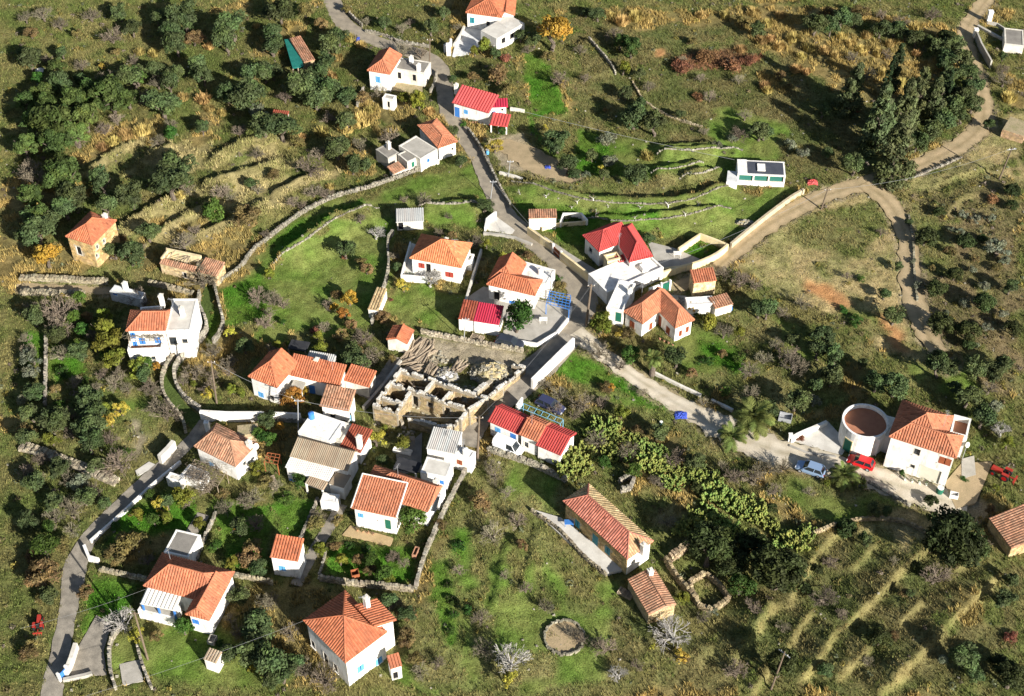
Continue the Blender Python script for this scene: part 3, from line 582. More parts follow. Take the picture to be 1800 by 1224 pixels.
# threshing floor
_tc = P(992, 1122); ring = MB()
for k in range(44):
    a = 2 * math.pi * k / 44; rr = 2.45 + R.uniform(-.12, .12); g = R.uniform(.6, 1.1)
    ring.box((_tc.x + math.cos(a) * rr, _tc.y + math.sin(a) * rr, ground(_tc.x, _tc.y) - .02), (-math.sin(a) * .21, math.cos(a) * .21, 0), (math.cos(a) * .11, math.sin(a) * .11, 0), (0, 0, .36), j=.06, col=(g * .9, g * .9, g * .8))
tf = thing('threshing_floor', (_tc.x, _tc.y, ground(_tc.x, _tc.y)), 'round stone-ringed threshing floor in the rough field', 'threshing floor')
part('stone_ring', ring, 'drystone', tf)
fl = MB(); fl.prism([(_tc.x + math.cos(a) * 2.4, _tc.y + math.sin(a) * 2.4) for a in np.linspace(0, 2 * math.pi, 28)[:-1]], ground(_tc.x, _tc.y) - .5, ground(_tc.x, _tc.y) + .06)
part('floor', fl, 'track_dry', tf)
BW = smooth_wall
BW('long bright white wall with stepped top beside the village lane', [(354,737),(400,740),(463,740)], 1.75, .4, 'white')
BW('white courtyard wall continuing right of the blue lane gate', [(478,738),(530,740)], 1.5, .3, 'white')
BW('tall white wall standing alone beside the shaded lane', [(1008,612),(935,684)], 2.1, .35, 'white')
BW('long pale concrete wall beside the red-roofed village street house', [(846,446),(832,490),(816,545)], 1.0, .3, 'concrete_pale')
BW('cream roadside wall left of the red-roofed house gate', [(928,412),(950,428),(972,442)], 1.5, .35, 'cream')
BW('cream roadside wall right of the red-roofed house gate', [(986,458),(1030,492),(1066,524)], 1.7, .35, 'cream')
BW('cream garden wall behind the roadside shed', [(952,406),(965,402),(985,398),(1030,394)], .7, .3, 'cream')
BW('cream boundary wall sweeping right from the white roof terrace', [(1100,512),(1150,494),(1190,480),(1225,472),(1262,455),(1278,440)], 1.3, .35, 'cream', curved=True)
BW('cream wall around the small grassy pen, far side', [(1192,447),(1230,421),(1262,433),(1277,440)], 1.2, .35, 'cream')
BW('low white yard wall beside the roadside shed', [(985,400),(990,384),(1022,384),(1032,396)], 1.1, .25, 'white')
BW('cream kerb wall beside the concrete yard of the red-roofed house', [(1160,478),(1185,474),(1215,472)], .6, .3, 'cream')
BW('pale concrete retaining wall along the dirt track to the cabin', [(1284,436),(1320,406),(1350,382),(1390,352),(1412,340)], 1.0, .4, 'mortar', curved=True)
BW('white parapet around the left terrace of the orange-roofed house', [(722,436),(706,494),(752,498)], 1.3, .22, 'white')
BW('white wall in front of the grey flat-roofed farmstead', [(690,314),(740,296),(772,288)], .9, .3, 'offwhite')
BW('whitewashed low lane wall in front of the gardens', [(318,815),(290,838),(262,862),(216,905),(160,955)], .6, .3, 'white')
BW('pale blue and white parapet of the corner house patio', [(998,565),(978,590),(944,610),(884,600)], .7, .3, 'white')
BW('white patio edge with blue trim near the street corner', [(1004,545),(1000,562)], .8, .3, 'white')
BW('white verge wall along the track below the fan palm', [(1150,658),(1190,678),(1232,698)], .5, .35, 'offwhite')
BW('short white verge wall along the track near the date palms', [(1250,706),(1272,716),(1288,724)], .5, .35, 'offwhite')
BW('thick weathered wall beside the shaded lane bend, casting a shadow', [(283,815),(298,800),(308,788)], 1.6, .6, 'concrete_pale')
BW('pale tapered wall beside the track in the top right corner', [(1714,68),(1722,88),(1740,120)], 1.6, .3, 'concrete')  # corner walls: concrete tone replaces white to imitate darkened corners
BW('grey kerb path wall in the top right plot', [(1718,48),(1740,60),(1766,74)], .5, .5, 'concrete')
BW('pale wall by the top right gateway', [(1735,42),(1752,46),(1768,56)], .6, .3, 'concrete')
BW('white retaining wall of the upper house below its terrace', [(868,88),(895,80),(905,70)], .8, .35, 'white', curved=True)
BW('curved white wall beside the paved ramp of the upper house', [(798,84),(810,66),(816,52)], .8, .35, 'offwhite', curved=True)
BW('curved white forecourt wall left of the round tower', [(1388,778),(1405,768),(1430,758),(1452,748)], .9, .45, 'white', curved=True)
BW('low kerb in front of the round tower forecourt', [(1388,785),(1420,798),(1470,805)], .25, .3, 'concrete')
BW('white ramp wall with blue gate beside the lower left lane', [(118,1190),(128,1165),(136,1140)], 1.2, .5, 'offwhite')
BW('concrete kerb across the bottom left driveway', [(112,1198),(150,1190),(163,1186)], .5, .4, 'concrete')
BW('white wall piece beside the dark roadside yard with a green gate', [(1140,520),(1162,512),(1176,507)], 1.5, .3, 'white')
BW('white garden wall end beside the blue trellis', [(918,712),(908,726)], 1.6, .25, 'white')
BW('concrete lane-side wall behind the roofless stone ruin', [(640,722),(675,682),(705,640)], .9, .4, 'concrete')
BW('weathered white wall by the lower house lane steps', [(150,965),(158,985),(175,990)], .9, .4, 'white')
BW('low concrete field wall beside the dirt yard', [(878,306),(905,313),(918,318)], .5, .4, 'offwhite')
BW('white low wall right of the red-roofed roadside cottage', [(897,194),(922,198)], .6, .35, 'offwhite')
BW('blue-trimmed white end wall of the driveway entrance by the road', [(853,408),(856,392),(872,380)], 1.0, .3, 'white')
BW('terrace wall of the roadside driveway', [(850,412),(880,415),(905,420),(935,432)], .4, .4, 'concrete')
# ------------------------------------------------------------------ buildings
def tile_plane(mb, poly, sp=.34, course=.42, amp=.075, flat=False, var=.16, warm=True):
    """cover a sloping polygon (3D points) with barrel tiles or corrugations running down the slope"""
    p = [Vector(q) for q in poly]; n = Vector((0, 0, 0))
    for i in range(len(p)): n += (p[i] - p[0]).cross(p[(i + 1) % len(p)] - p[0])
    n.normalize()
    if n.z < 0: n = -n
    down = Vector((n.x, n.y, 0))
    if down.length < .02: down = Vector((0, -1, 0))
    down = (down - n * down.dot(n)).normalized(); e = n.cross(down).normalized(); o = p[0]
    A = [((q - o).dot(e), (q - o).dot(down)) for q in p]
    a0, a1 = min(a for a, b in A), max(a for a, b in A); k = max(int((a1 - a0) / sp), 1); s_ = (a1 - a0) / k
    for c in range(k):
        a = a0 + (c + .5) * s_; bs = []
        for i in range(len(A)):
            (x1, y1), (x2, y2) = A[i], A[(i + 1) % len(A)]
            if (x1 > a) != (x2 > a): bs.append(y1 + (y2 - y1) * (a - x1) / (x2 - x1))
        bs.sort(); tone = R.uniform(1 - var * .3, 1 + var * .3)
        for b0, b1 in zip(bs[0::2], bs[1::2]):
            if b1 - b0 < .1: continue
            m = max(int(round((b1 - b0) / course)), 1) if course else 1; L = (b1 - b0) / m
            for r in range(m):
                s0 = b0 + r * L; s1 = s0 + L * (1.06 if r < m - 1 else 1.0); t = tone * R.uniform(1 - var, 1 + var) * (1 if not warm or var < .1 else R.choice((1,) * 30 + (.7, 1.22)))
                w = R.uniform(-.06, .06) if warm else 0; col = (t, t * (1 + w), t * (1 + w * 1.5)); i = len(mb.v); wd = s_ * .5
                for (bb, lift, ww) in ((s0, .0, .86), (s1, .028 if course else 0, 1.0)):
                    for fx, fz in ((-1, -.02), (-.5, amp), (.5, amp), (1, -.02)):
                        mb.v.append(tuple(o + e * (a + fx * wd * .9 * ww) + down * bb + n * (fz + lift + .02))); mb.c.append(col)
                for f in range(3): mb.f.append((i + f, i + f + 1, i + 4 + f + 1, i + 4 + f))
                mb.f.append((i + 4, i + 5, i + 6, i + 7))
def clad(mb, o, u, n, w, h, holes=(), size=.34, tint=(1, 1, 1)):
    """rubble stones on a wall face: origin o, along u, outward n"""
    z = .0
    while z < h:
        hh = min(R.uniform(.2, .34) * size / .3, h - z + .05); x = R.uniform(-.2, 0)
        while x < w:
            l = R.uniform(.28, .6) * size / .3; x0, x1 = max(x, 0), min(x + l, w)
            if x1 - x0 > .08 and not any(x1 > a + .02 and x0 < b - .02 and z + hh > c + .02 and z < d - .02 for a, b, c, d in holes):
                g = R.uniform(.7, 1.25); mb.box(o + u * (x0 + x1) / 2 + Vector((0, 0, z + hh / 2)), u * ((x1 - x0) / 2 - .015), n * R.uniform(.02, .05), Vector((0, 0, hh / 2 - .012)), j=.018,
                       col=(g * tint[0] * R.uniform(.95, 1.08), g * tint[1], g * tint[2] * R.uniform(.85, 1.05)), bottom=False)
            x += l
        z += hh
SHUT = dict(blue='blue', lightblue='lightblue', red='red_paint', brown='brown_wood', green='green_paint', teal='teal')
class House:
    def __init__(s, name, label, cat='house', group=None):
        s.name, s.label, s.cat, s.group, s.root = name, label, cat, group, None; s.tv = ('tile', 'tile_b', 'tile_c')[len(label) % 3]
    def rect(s, A, B, C, H, base_g=None):
        zt = H
        for _ in range(4):
            a, b, c = at_z(*A, zt), at_z(*B, zt), at_z(*C, zt); m = (a + b + c) / 3; g = base_g if base_g is not None else ground(m.x, m.y); zt = g + H
        u = (b - a); w = u.length; u.normalize(); n = Vector((-u.y, u.x, 0)); d = (c - a).dot(n)
        if d < 0: n = -n; d = -d
        return a, u, n, w, d, g
    def block(s, A, B, C, H, roof='hip', ridge='u', rise=None, i0=None, i1=None, rv=.5, tile='tile', wall='white', oh=.28, ops=(), par=.25, top='concrete', wi=0, pitch=.36, chim=(), nowall=False,
              sp=.34, course=.42, tile2=None, stone=None, foot=.9, g=None, corn=None, chmat='white', chh=1.3, posts=None, verge=None, low=0):
        if tile == 'tile': tile = s.tv
        a, u, n, w, d, g = s.rect(A, B, C, H, g)
        if s.root is None:
            c = a + u * w / 2 + n * d / 2; s.root = thing(s.name, (c.x, c.y, g), s.label, s.cat, s.group)
        root = s.root; X = lambda uu, vv, z: Vector((a.x + u.x * uu + n.x * vv, a.y + u.y * uu + n.y * vv, g + z))
        if roof == 'flat': oh = 0
        U0, U1, V0, V1 = oh + wi, w - oh - wi, oh + wi, d - oh - wi
        # faces: origin corner, direction, outward normal, length
        F = [(X(U0, V0, 0), u, -n, U1 - U0), (X(U1, V0, 0), n, u, V1 - V0), (X(U1, V1, 0), -u, n, U1 - U0), (X(U0, V1, 0), -n, -u, V1 - V0)]
        holes = {0: [], 1: [], 2: [], 3: []}; made = []
        for op in ops:
            px, py, ow, ohh, kind = op; best = None
            for fi, (o, du, dn, L) in enumerate(F):
                r = ray(px, py)
                if r.dot(dn) >= 0: continue
                cp = Vector((0, CAMY, CAMH)); t = (o - cp).dot(dn) / r.dot(dn); q = cp + r * t; x = (q - o).dot(du); z = q.z - g
                pen = max(0, -x, x - L) + max(0, -z, z - H)
                if best is None or pen < best[0]: best = (pen, fi, x, z)
            if best is None: continue
            _, fi, x, z = best; o, du, dn, L = F[fi]; ow = min(ow, L * .8); x = min(max(x, ow / 2 + .12), L - ow / 2 - .12); z0 = z - ohh / 2; z1 = z + ohh / 2
            if kind.startswith('door'): z0 = max(z0, .02); z1 = z0 + ohh
            z1 = min(z1, H - .12); z0 = min(z0, z1 - .3); hb = (x - ow / 2, x + ow / 2, z0, z1)
            if any(hb[0] < q[1] + .05 and hb[1] > q[0] - .05 and hb[2] < q[3] and hb[3] > q[2] for q in holes[fi]): continue
            holes[fi].append(hb); made.append((fi, hb, kind))
        zb = -foot
        if not nowall:
            mb = MB()
            for fi, (o, du, dn, L) in enumerate(F):
                xs = sorted({0, L, *[v for h in holes[fi] for v in h[:2]]}); zs = sorted({zb, H + (rise or 0) * 0, *[v for h in holes[fi] for v in h[2:]]})
                for x0, x1 in zip(xs[:-1], xs[1:]):
                    for z0, z1 in zip(zs[:-1], zs[1:]):
                        if any(x0 >= h[0] - 1e-6 and x1 <= h[1] + 1e-6 and z0 >= h[2] - 1e-6 and z1 <= h[3] + 1e-6 for h in holes[fi]): continue
                        q = lambda x, z: o + du * x + Vector((0, 0, z)); mb.quad(q(x0, z0), q(x1, z0), q(x1, z1), q(x0, z1))
                for (x0, x1, z0, z1) in holes[fi]:
                    q = lambda x, z, dd: o + du * x + Vector((0, 0, z)) - dn * dd
                    for (e, f) in (((x0, z0), (x1, z0)), ((x1, z0), (x1, z1)), ((x1, z1), (x0, z1)), ((x0, z1), (x0, z0))):
                        mb.quad(q(*e, 0), q(*f, 0), q(*f, .22), q(*e, .22))
        # roof planes
        E = lambda uu, vv, z=0: X(uu, vv, H + z)
        planes = []; gables = []
        if roof in ('hip', 'gable'):
            LU, LV = (w, d) if ridge == 'u' else (d, w); T = (lambda p, q, z=0: E(p, q, z)) if ridge == 'u' else (lambda p, q, z=0: E(q, p, z))
            hr = rise or LV * .5 * pitch; k0 = (LV * .5 if roof == 'hip' else 0) if i0 is None else i0; k1 = (LV * .5 if roof == 'hip' else 0) if i1 is None else i1
            if k0 + k1 > LU - .2: f_ = (LU - .2) / (k0 + k1); k0 *= f_; k1 *= f_
            r0, r1 = T(k0, LV * rv, hr), T(LU - k1, LV * rv, hr)
            planes.append([T(0, 0), T(LU, 0), r1, r0]); planes.append([T(LU, LV), T(0, LV), r0, r1])
            if k0 > .05: planes.append([T(0, LV), T(0, 0), r0])
            else: gables.append(0)
            if k1 > .05: planes.append([T(LU, 0), T(LU, LV), r1])
            else: gables.append(1)
            if not nowall:
                for e in gables:
                    sU = oh + wi if e == 0 else LU - oh - wi
                    zz = lambda q: hr * (q / (LV * rv) if q < LV * rv else (LV - q) / (LV * (1 - rv)))
                    mb.quad(T(sU, oh + wi, 0), T(sU, LV - oh - wi, 0), T(sU, LV - oh - wi, zz(LV - oh - wi) - .06), T(sU, LV * rv, hr - .06), T(sU, oh + wi, zz(oh + wi) - .06))
            ridges = [(r0, r1)] + ([(T(0, 0), r0), (T(0, LV), r0)] if k0 > .05 else []) + ([(T(LU, 0), r1), (T(LU, LV), r1)] if k1 > .05 else [])
        elif roof == 'mono':
            hr = rise if rise is not None else d * pitch * .8
            planes.append([E(0, 0), E(w, 0), E(w, d, hr), E(0, d, hr)]); ridges = []
            if not nowall:
                q0 = hr * V0 / d; q1 = hr * V1 / d
                for uu in (U0, U1): mb.quad(E(uu, V0, -.01), E(uu, V1, -.01), E(uu, V1, q1 - .05), E(uu, V0, q0 - .05))
                mb.quad(E(U0, V1, -.01), E(U1, V1, -.01), E(U1, V1, q1 - .05), E(U0, V1, q1 - .05))
        wobj = None
        if not nowall:
            wobj = part('wall', mb, 'mortar' if stone else wall, root)
            if stone:
                sm = MB()
                for fi, (o, du, dn, L) in enumerate(F):
                    if dn.y > .35 or fi in (low or ()): continue
                    clad(sm, o + Vector((0, 0, -.2)), du, dn, L, H + .2, [(h0, h1, z0 + .2, z1 + .2) for h0, h1, z0, z1 in holes[fi]], tint=stone)
                part('wall_stones', sm, 'stone', root, kind='stuff')
            if corn:
                cm = MB()
                for fi, (o, du, dn, L) in enumerate(F): cm.box(o + du * L / 2 + dn * .06 + Vector((0, 0, H - .14)), du * (L / 2 + .1), dn * .07, Vector((0, 0, .07)))
                part('cornice', cm, corn, root)
        if posts:
            for (fu, fv) in posts[1]:
                pm = MB(); q = X(w * fu, d * fv, 0); pm.box(q + Vector((0, 0, H / 2 - .3)), u * .1, n * .1, Vector((0, 0, H / 2 + .28))); part('post', pm, posts[0], root)
        if roof == 'flat':
            rm = MB(); rm.prism([tuple(X(uu, vv, 0))[:2] for uu, vv in ((0.02, 0.02), (w - .02, .02), (w - .02, d - .02), (.02, d - .02))], g + H - (.18 if nowall else .1), g + H + .03); part('roof', rm, top, root)
            if par:
                pm = MB(); t = .13
                for (c0, hu, hv) in (((w / 2, t), w / 2 + .03, t), ((w / 2, d - t), w / 2 + .03, t), ((t, d / 2), t, d / 2 - 2 * t - .003), ((w - t, d / 2), t, d / 2 - 2 * t - .003)):
                    pm.box(X(c0[0], c0[1], H + par / 2 - .03), u * hu, n * hv, Vector((0, 0, par / 2 + .03)))
                part('parapet', pm, wall if not stone else 'mortar', root)
        elif planes:
            base = MB(); tm = MB(); tm2 = MB()
            for pi, pl in enumerate(planes):
                base.quad(*pl); base.quad(*[q - Vector((0, 0, .13)) for q in pl])
                for i in range(len(pl)): q, r_ = pl[i], pl[(i + 1) % len(pl)]; base.quad(q, r_, r_ - Vector((0, 0, .13)), q - Vector((0, 0, .13)))
                tile_plane(tm2 if (tile2 and pi != 0) else tm, pl, sp=sp, course=course, var=.05 if 'sheet' in tile or tile == 'tile_red' else (.26 if tile in ('tile_old', 'tile_tan', 'tile_pink') else .16))
            ro = part('roof', base, tile, root); part('roof_tiles', tm, tile, ro, kind='stuff')
            if tile2: part('roof_tiles', tm2, tile2, ro, kind='stuff')
            if ridges and course:
                rc = MB()
                for q, r_ in ridges:
                    L = (r_ - q).length; m = max(int(L / .45), 1)
                    for i in range(m):
                        t = R.uniform(.85, 1.15); rc.tube(q.lerp(r_, i / m) + Vector((0, 0, .05)), q.lerp(r_, (i + 1.05) / m) + Vector((0, 0, .05)), .10, .13, 6, col=(t, t, t))
                part('ridge_tiles', rc, tile if not verge else verge, ro, kind='stuff')
            if verge and roof == 'mono':
                vm = MB(); pl = planes[0]
                for i in (1, 2, 3): vm.tube(pl[i] + Vector((0, 0, .06)), pl[(i + 1) % 4] + Vector((0, 0, .06)), .11, .11, 5)
                part('verge', vm, 'white', ro)
        for fi, (x0, x1, z0, z1), kind in made:
            o, du, dn, L = F[fi]; cx, cz = (x0 + x1) / 2, (z0 + z1) / 2; Q = lambda x, z, dd: o + du * x + Vector((0, 0, z)) + dn * dd; isdoor = kind.startswith('door'); k = kind[4:] if isdoor else kind
            fm = MB(); t = .06
            for (xx, zz, hx, hz) in ((x0 + t / 2, cz, t / 2, (z1 - z0) / 2), (x1 - t / 2, cz, t / 2, (z1 - z0) / 2), (cx, z1 - t / 2, (x1 - x0) / 2 - t, t / 2), (cx, z0 + t / 2, (x1 - x0) / 2 - t, t / 2)):
                fm.box(Q(xx, zz, -.06), du * hx, dn * .08, Vector((0, 0, hz)))
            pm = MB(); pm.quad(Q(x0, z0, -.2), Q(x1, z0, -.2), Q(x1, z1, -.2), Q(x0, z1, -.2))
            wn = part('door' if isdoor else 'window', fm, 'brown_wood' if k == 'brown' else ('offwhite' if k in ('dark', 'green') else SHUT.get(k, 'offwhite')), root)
            if k in ('dark', 'hole'): part('pane', pm, 'glass' if k == 'dark' else 'dark', wn)  # open holes get a near-black sheet imitating the unlit inside
            elif k == 'garage': pm = MB(); pm.quad(Q(x0, z0, -.12), Q(x1, z0, -.12), Q(x1, z1, -.12), Q(x0, z1, -.12)); part('panel', pm, 'garage', wn)
            elif k == 'glassgreen':
                part('pane', pm, 'glassgreen', wn)
            else:
                ns = 1 if isdoor and x1 - x0 < 1.2 else 2
                for i in range(ns):
                    sm = MB(); sx0 = x0 + (x1 - x0) * i / ns + .02; sx1 = x0 + (x1 - x0) * (i + 1) / ns - .02
                    sm.box(Q((sx0 + sx1) / 2, cz, -.03), du * ((sx1 - sx0) / 2 - .03), dn * .035, Vector((0, 0, (z1 - z0) / 2 - .06)))
                    for j in range(1, 5): sm.box(Q((sx0 + sx1) / 2, z0 + (z1 - z0) * j / 5, .012), du * ((sx1 - sx0) / 2 - .06), dn * .012, Vector((0, 0, .03)))
                    part('leaf' if isdoor else 'shutter', sm, SHUT.get(k, 'brown_wood'), wn)
            if not isdoor and k != 'hole' and not stone:
                sl = MB(); sl.box(Q(cx, z0 - .035, .05), du * ((x1 - x0) / 2 + .08), dn * .07, Vector((0, 0, .033))); part('sill', sl, 'white', wn)
        for (px, py) in chim:
            q = at_z(px, py, g + H + .3 + chh * .3); cm = MB(); sz = .3
            cm.box((q.x, q.y, g + H + chh * .5 - .3), u * sz, n * sz, Vector((0, 0, chh * .5 + .3))); co = part('chimney', cm, chmat, root)
            kp = MB(); kp.box((q.x, q.y, g + H + chh + .05), u * (sz + .07), n * (sz + .07), Vector((0, 0, .05))); kp.box((q.x, q.y, g + H + chh + .22), u * .14, n * .14, Vector((0, 0, .13))); part('cap', kp, 'offwhite', co)
        carve_poly([tuple(X(uu, vv, 0))[:2] for uu, vv in ((U0, V0), (U1, V0), (U1, V1), (U0, V1))], 0)
        s.last = (a, u, n, w, d, g); return s
def Hs(*a, **k): return House(*a, **k)
GR = 'sheet_grey'
h = Hs('village_house', 'white house with terracotta roof cut by the top edge of the picture')
h.block((818,22),(882,31),(827,-14), 3.4, ops=[(830,36,.9,1.2,'teal'),(858,42,.8,1.1,'dark')])
h.block((872,26),(905,27),(882,-6), 3.0, roof='gable', ridge='v', wi=.04)
h.block((845,54),(873,69),(920,40), 2.5, roof='flat', top='concrete_pale', par=0, ops=[(885,72,1.2,1.4,'hole'),(900,64,1.2,1.4,'hole')])
h = Hs('village_house', 'tall white villa with hipped terracotta roof and blue shutter, ruined annex attached')
h.block((645,124),(686,131),(698,96), 4.1, ridge='v', i1=.3, ops=[(664.5,140,.9,1.3,'lightblue')], rise=1.3)
h.block((691,121),(746,130),(751,109), 2.8, roof='flat', top='concrete_dark', wall='offwhite', par=.08, ops=[(702,133,.8,1.5,'hole'),(728,137,.8,1.5,'hole')], chim=[(723,105),(736,119)])
h = Hs('village_house', 'white roadside cottage with bright red sheet roof, blue door and red awning')
h.block((794,180),(860,199),(802,157), 3.0, roof='mono', rise=1.3, tile='sheet_red', course=0, sp=.5, ops=[(803,199,.95,2.0,'doorblue'),(819,197,.8,.9,'lightblue'),(814,196,.5,.8,'dark')], chim=[(802,154)])
h.block((861,189),(893,188),(868,176), 3.3, roof='mono', rise=.3, tile='sheet_crimson', course=0, sp=.4, ops=[(868,199,.6,.8,'blue'),(879,201,.6,.8,'blue'),(883,193,.5,.6,'dark')], wi=.03)
h.block((860,219),(892,223),(893,204), 1.9, roof='mono', rise=.35, tile='sheet_red', course=0, sp=.5, nowall=True, posts=('white', [(.08,.1),(.92,.1),(.5,.1)]))
h = Hs('farmstead', 'grey flat-roofed farmstead with one hipped terracotta roof beside the road')
h.block((770,261),(804.5,249),(720,225), 2.9, ridge='v', wall='white', ops=[(795,262,.5,.6,'dark')])
h.block((739,281),(769,263),(708,253), 2.6, roof='flat', top='concrete', wall='offwhite', par=.1, ops=[(753,282,.6,.7,'blue')])
h.block((716,286),(733,278),(688,277), 2.3, roof='flat', top='concrete_dark', wall='offwhite', par=.08, ops=[(726,291,.7,1.6,'doorgreen')])
h.block((682,279),(701,269),(657,265), 2.3, roof='flat', top='concrete_dark', wall='concrete', par=.08, chim=[(683,256)], chmat='offwhite')
h.block((692,306),(712,296),(682,296), 1.2, roof='mono', tile='tile_old', wall='offwhite', rise=.4)
h = Hs('shed', 'small stone shed with weathered tile roof beside a green tarpaulin', 'shed')
h.block((534,110),(554,105),(526,66), 2.0, roof='mono', rise=.3, tile='tile_old', stone=(1, .95, .8), oh=.12)
h = Hs('lean_to', 'lean-to covered by a torn green tarpaulin', 'lean-to')
h.block((514,120),(534,117),(505,69), 1.9, roof='flat', top='tarp_green', par=0, nowall=True, posts=('wood', [(.05,.03),(.95,.03),(.05,.97),(.5,.03)]))
h = Hs('outhouse', 'tiny white flat-roofed outhouse below the blue-shuttered villa', 'hut')
h.block((672,173),(691,177),(677,165), 2.2, roof='flat', top='concrete', par=.1, ops=[(683,184,.6,1.4,'doorhole')])
h = Hs('hut', 'tiny tile-roofed white hut among the upper left shrubs', 'hut')
h.block((476,206),(504,209),(480,196), 1.4, roof='mono', rise=.4, tile='tile_dark', wall='offwhite', oh=.1)
h = Hs('stone_house', 'tall unplastered stone house with terracotta hip roof at the left edge')
h.block((115,416),(162,431),(194,384), 4.9, ridge='v', stone=(1.15, .95, .62), oh=.2, ops=[(139,441,1.0,1.8,'hole'),(137,463,.9,1.2,'hole'),(171,434,.6,.9,'dark'),(183,424,.6,.9,'dark'),(168,452,.6,.8,'dark')], chim=[(185,383)], chmat='concrete_pale', rise=1.5)
h = Hs('ruined_house', 'small ruin with collapsed roof and pale inner plaster', 'ruin')
a_, u_, n_, w_, d_, g_ = h.rect((279,462),(380,485),(289,440), 2.2)
h.block((346,477),(381,486),(362,457), 2.2, roof='mono', rise=.5, tile='tile_old', stone=(1.15, 1.05, .85), oh=.12)
h.block((280,463),(342,478),(283,456), 2.1, roof='mono', rise=.3, tile='tile_old', stone=(1.2, 1.1, .9), oh=.08, ops=[(325,484,.7,1.2,'hole')])
rm = MB(); X_ = lambda uu, vv, z: a_ + u_ * uu + n_ * vv + Vector((0, 0, z - 2.2))
rm.box(X_(w_ * .3, d_ - .2, 1.3), u_ * w_ * .3, n_ * .2, Vector((0, 0, 1.6)), j=.08); rm.box(X_(.2, d_ * .6, 1.2), u_ * .2, n_ * d_ * .36, Vector((0, 0, 1.5)), j=.08); rm.box(X_(w_ * .62, d_ * .6, 1.0), u_ * .2, n_ * d_ * .36, Vector((0, 0, 1.3)), j=.1)
part('inner_wall', rm, 'cream', h.root)
for k in range(11):
    bm_ = MB(); f = R.uniform(.05, .6); bm_.tube(X_(w_ * f, d_ * .4, 2.2), X_(w_ * (f + R.uniform(-.12, .12)), d_ * .95, R.uniform(2.4, 3.0)), .06, .05, 5); part('beam', bm_, 'wood', h.root)
h = Hs('village_house', 'two-storey white house with terracotta and beige flat roofs, vine-covered balcony')
h.block((221,582),(291,581),(212,546), 5.9, i1=.2, rv=.62, rise=1.2, ops=[(250,600,.9,1.2,'blue'),(277,598,.9,1.2,'blue'),(262,628,.9,1.2,'dark'),(217,590,.7,1.2,'blue'),(218,606,.7,1.2,'blue')])
h.block((291,582),(335,582),(300,526), 5.5, roof='flat', top='concrete_pale', par=.1, wi=.02, ops=[(303,600,1.2,1.8,'dark'),(325,600,.9,1.0,'dark')], chim=[(284,527),(320,548)], chh=1.6)
h.block((246,553),(284,550),(246,541), 5.2, roof='flat', top='concrete', par=.1, wi=.03)
h.block((226,622),(287,619),(224,604), 2.6, roof='flat', top='terracotta_floor', par=.8, ops=[(240,632,.7,.8,'blue'),(270,630,.7,.9,'dark')])
h = Hs('shed', 'flat whitewashed shed with blue patches behind the vine-balcony house', 'shed')
h.block((193,513),(246,527),(203,502), 1.8, roof='flat', top='sheet_white', wall='greywhite', par=.12, chim=[(220,503)], ops=[(200,508,.7,.6,'blue')])
h = Hs('shed', 'small stone shed with grey corrugated roof at the field edge', 'shed')
h.block((696,391),(745,389),(686,370), 1.9, roof='mono', rise=.25, tile=GR, course=0, sp=.3, wall='offwhite', ops=[(703,398,.9,1.6,'doorhole')], oh=.15)
h = Hs('village_house', 'white house with broad orange hip roof, red shutters and a left terrace')
h.block((720,454),(811,471),(823,427), 3.6, ops=[(741,467,1.0,1.0,'red'),(753,472,.9,2.0,'doorhole'),(790,483,1.3,1.0,'red'),(764,474,.4,.5,'dark')], chim=[(784,426)], rise=2.3, i0=4.2, i1=3.6, tile='tile_new')
h.block((815,462),(829,464),(819,449), 1.5, roof='flat', top='concrete_pale', par=.5)
h = Hs('village_house', 'white house with L-shaped terracotta roof and white flat roof behind a patio')
h.block((855,500),(941,520),(950,492), 3.2, ops=[(873,525,1.0,1.9,'doorhole'),(900,533,.9,.9,'blue'),(922,537,.9,1.0,'dark'),(848,515,.8,.9,'dark')], rise=1.2)
h.block((857,494),(905,505),(871,452), 3.2, ridge='v', wi=.05, i1=.2, rv=.5, rise=1.8, tile='tile')
h.block((906,486),(961,501),(913,458), 3.0, roof='flat', top='white', par=.1, wi=.0)
h = Hs('outbuilding', 'low white outbuilding with crimson and terracotta corrugated roof beside a round tree', 'outbuilding')
h.block((805,560),(832,564),(812,532), 2.5, roof='mono', rise=.7, tile='tile_dark', oh=.1); h.block((832,564),(877,571),(840,537), 2.5, roof='mono', rise=.7, tile='sheet_crimson', course=0, sp=.35, oh=.1)
h = Hs('hut', 'little hut with two-sided terracotta roof above the timber piles', 'hut')
h.block((679,597),(716,605),(686,571), 2.2, roof='gable', ridge='v', rise=.7, tile='tile', wall='offwhite', oh=.15)
h = Hs('roadside_shed', 'white roadside shed with dark brown tile roof by the street', 'shed')
h.block((929,384),(979,383),(920,371), 2.5, roof='mono', rise=.3, tile='tile_old', oh=.12)
h = Hs('village_house', 'large house with bright crimson-red hipped roof and white roof terrace')
h.block((1106,461),(1147.5,451),(1089,398), 3.4, ridge='v', tile='tile_red', rise=1.85, wall='white', i1=2.6)
h.block((1024,414),(1053,443),(1112,424), 3.4, ridge='v', tile='tile_red', rise=1.75, wi=.04, wall='white', i1=.2, ops=[(1038,440,.9,1.1,'dark')])
h.block((1067,517),(1166,473),(1048,478), 2.1, roof='flat', top='white', par=.35, ops=[(1122,502,.9,.4,'dark')])
h.block((1068,462),(1092,456),(1064,450), 2.5, roof='flat', top='cream', wall='cream', par=.3, ops=[(1078,470,1.0,1.8,'doorhole')])
h.block((1086,462),(1101,458),(1083,453), 2.3, roof='mono', rise=.3, tile='tile_red', nowall=True, posts=('white', [(.05,.05),(.95,.05)]))
h.block((1130,474),(1141,471),(1128,464), 2.9, roof='flat', top='white', par=.0, ops=[])
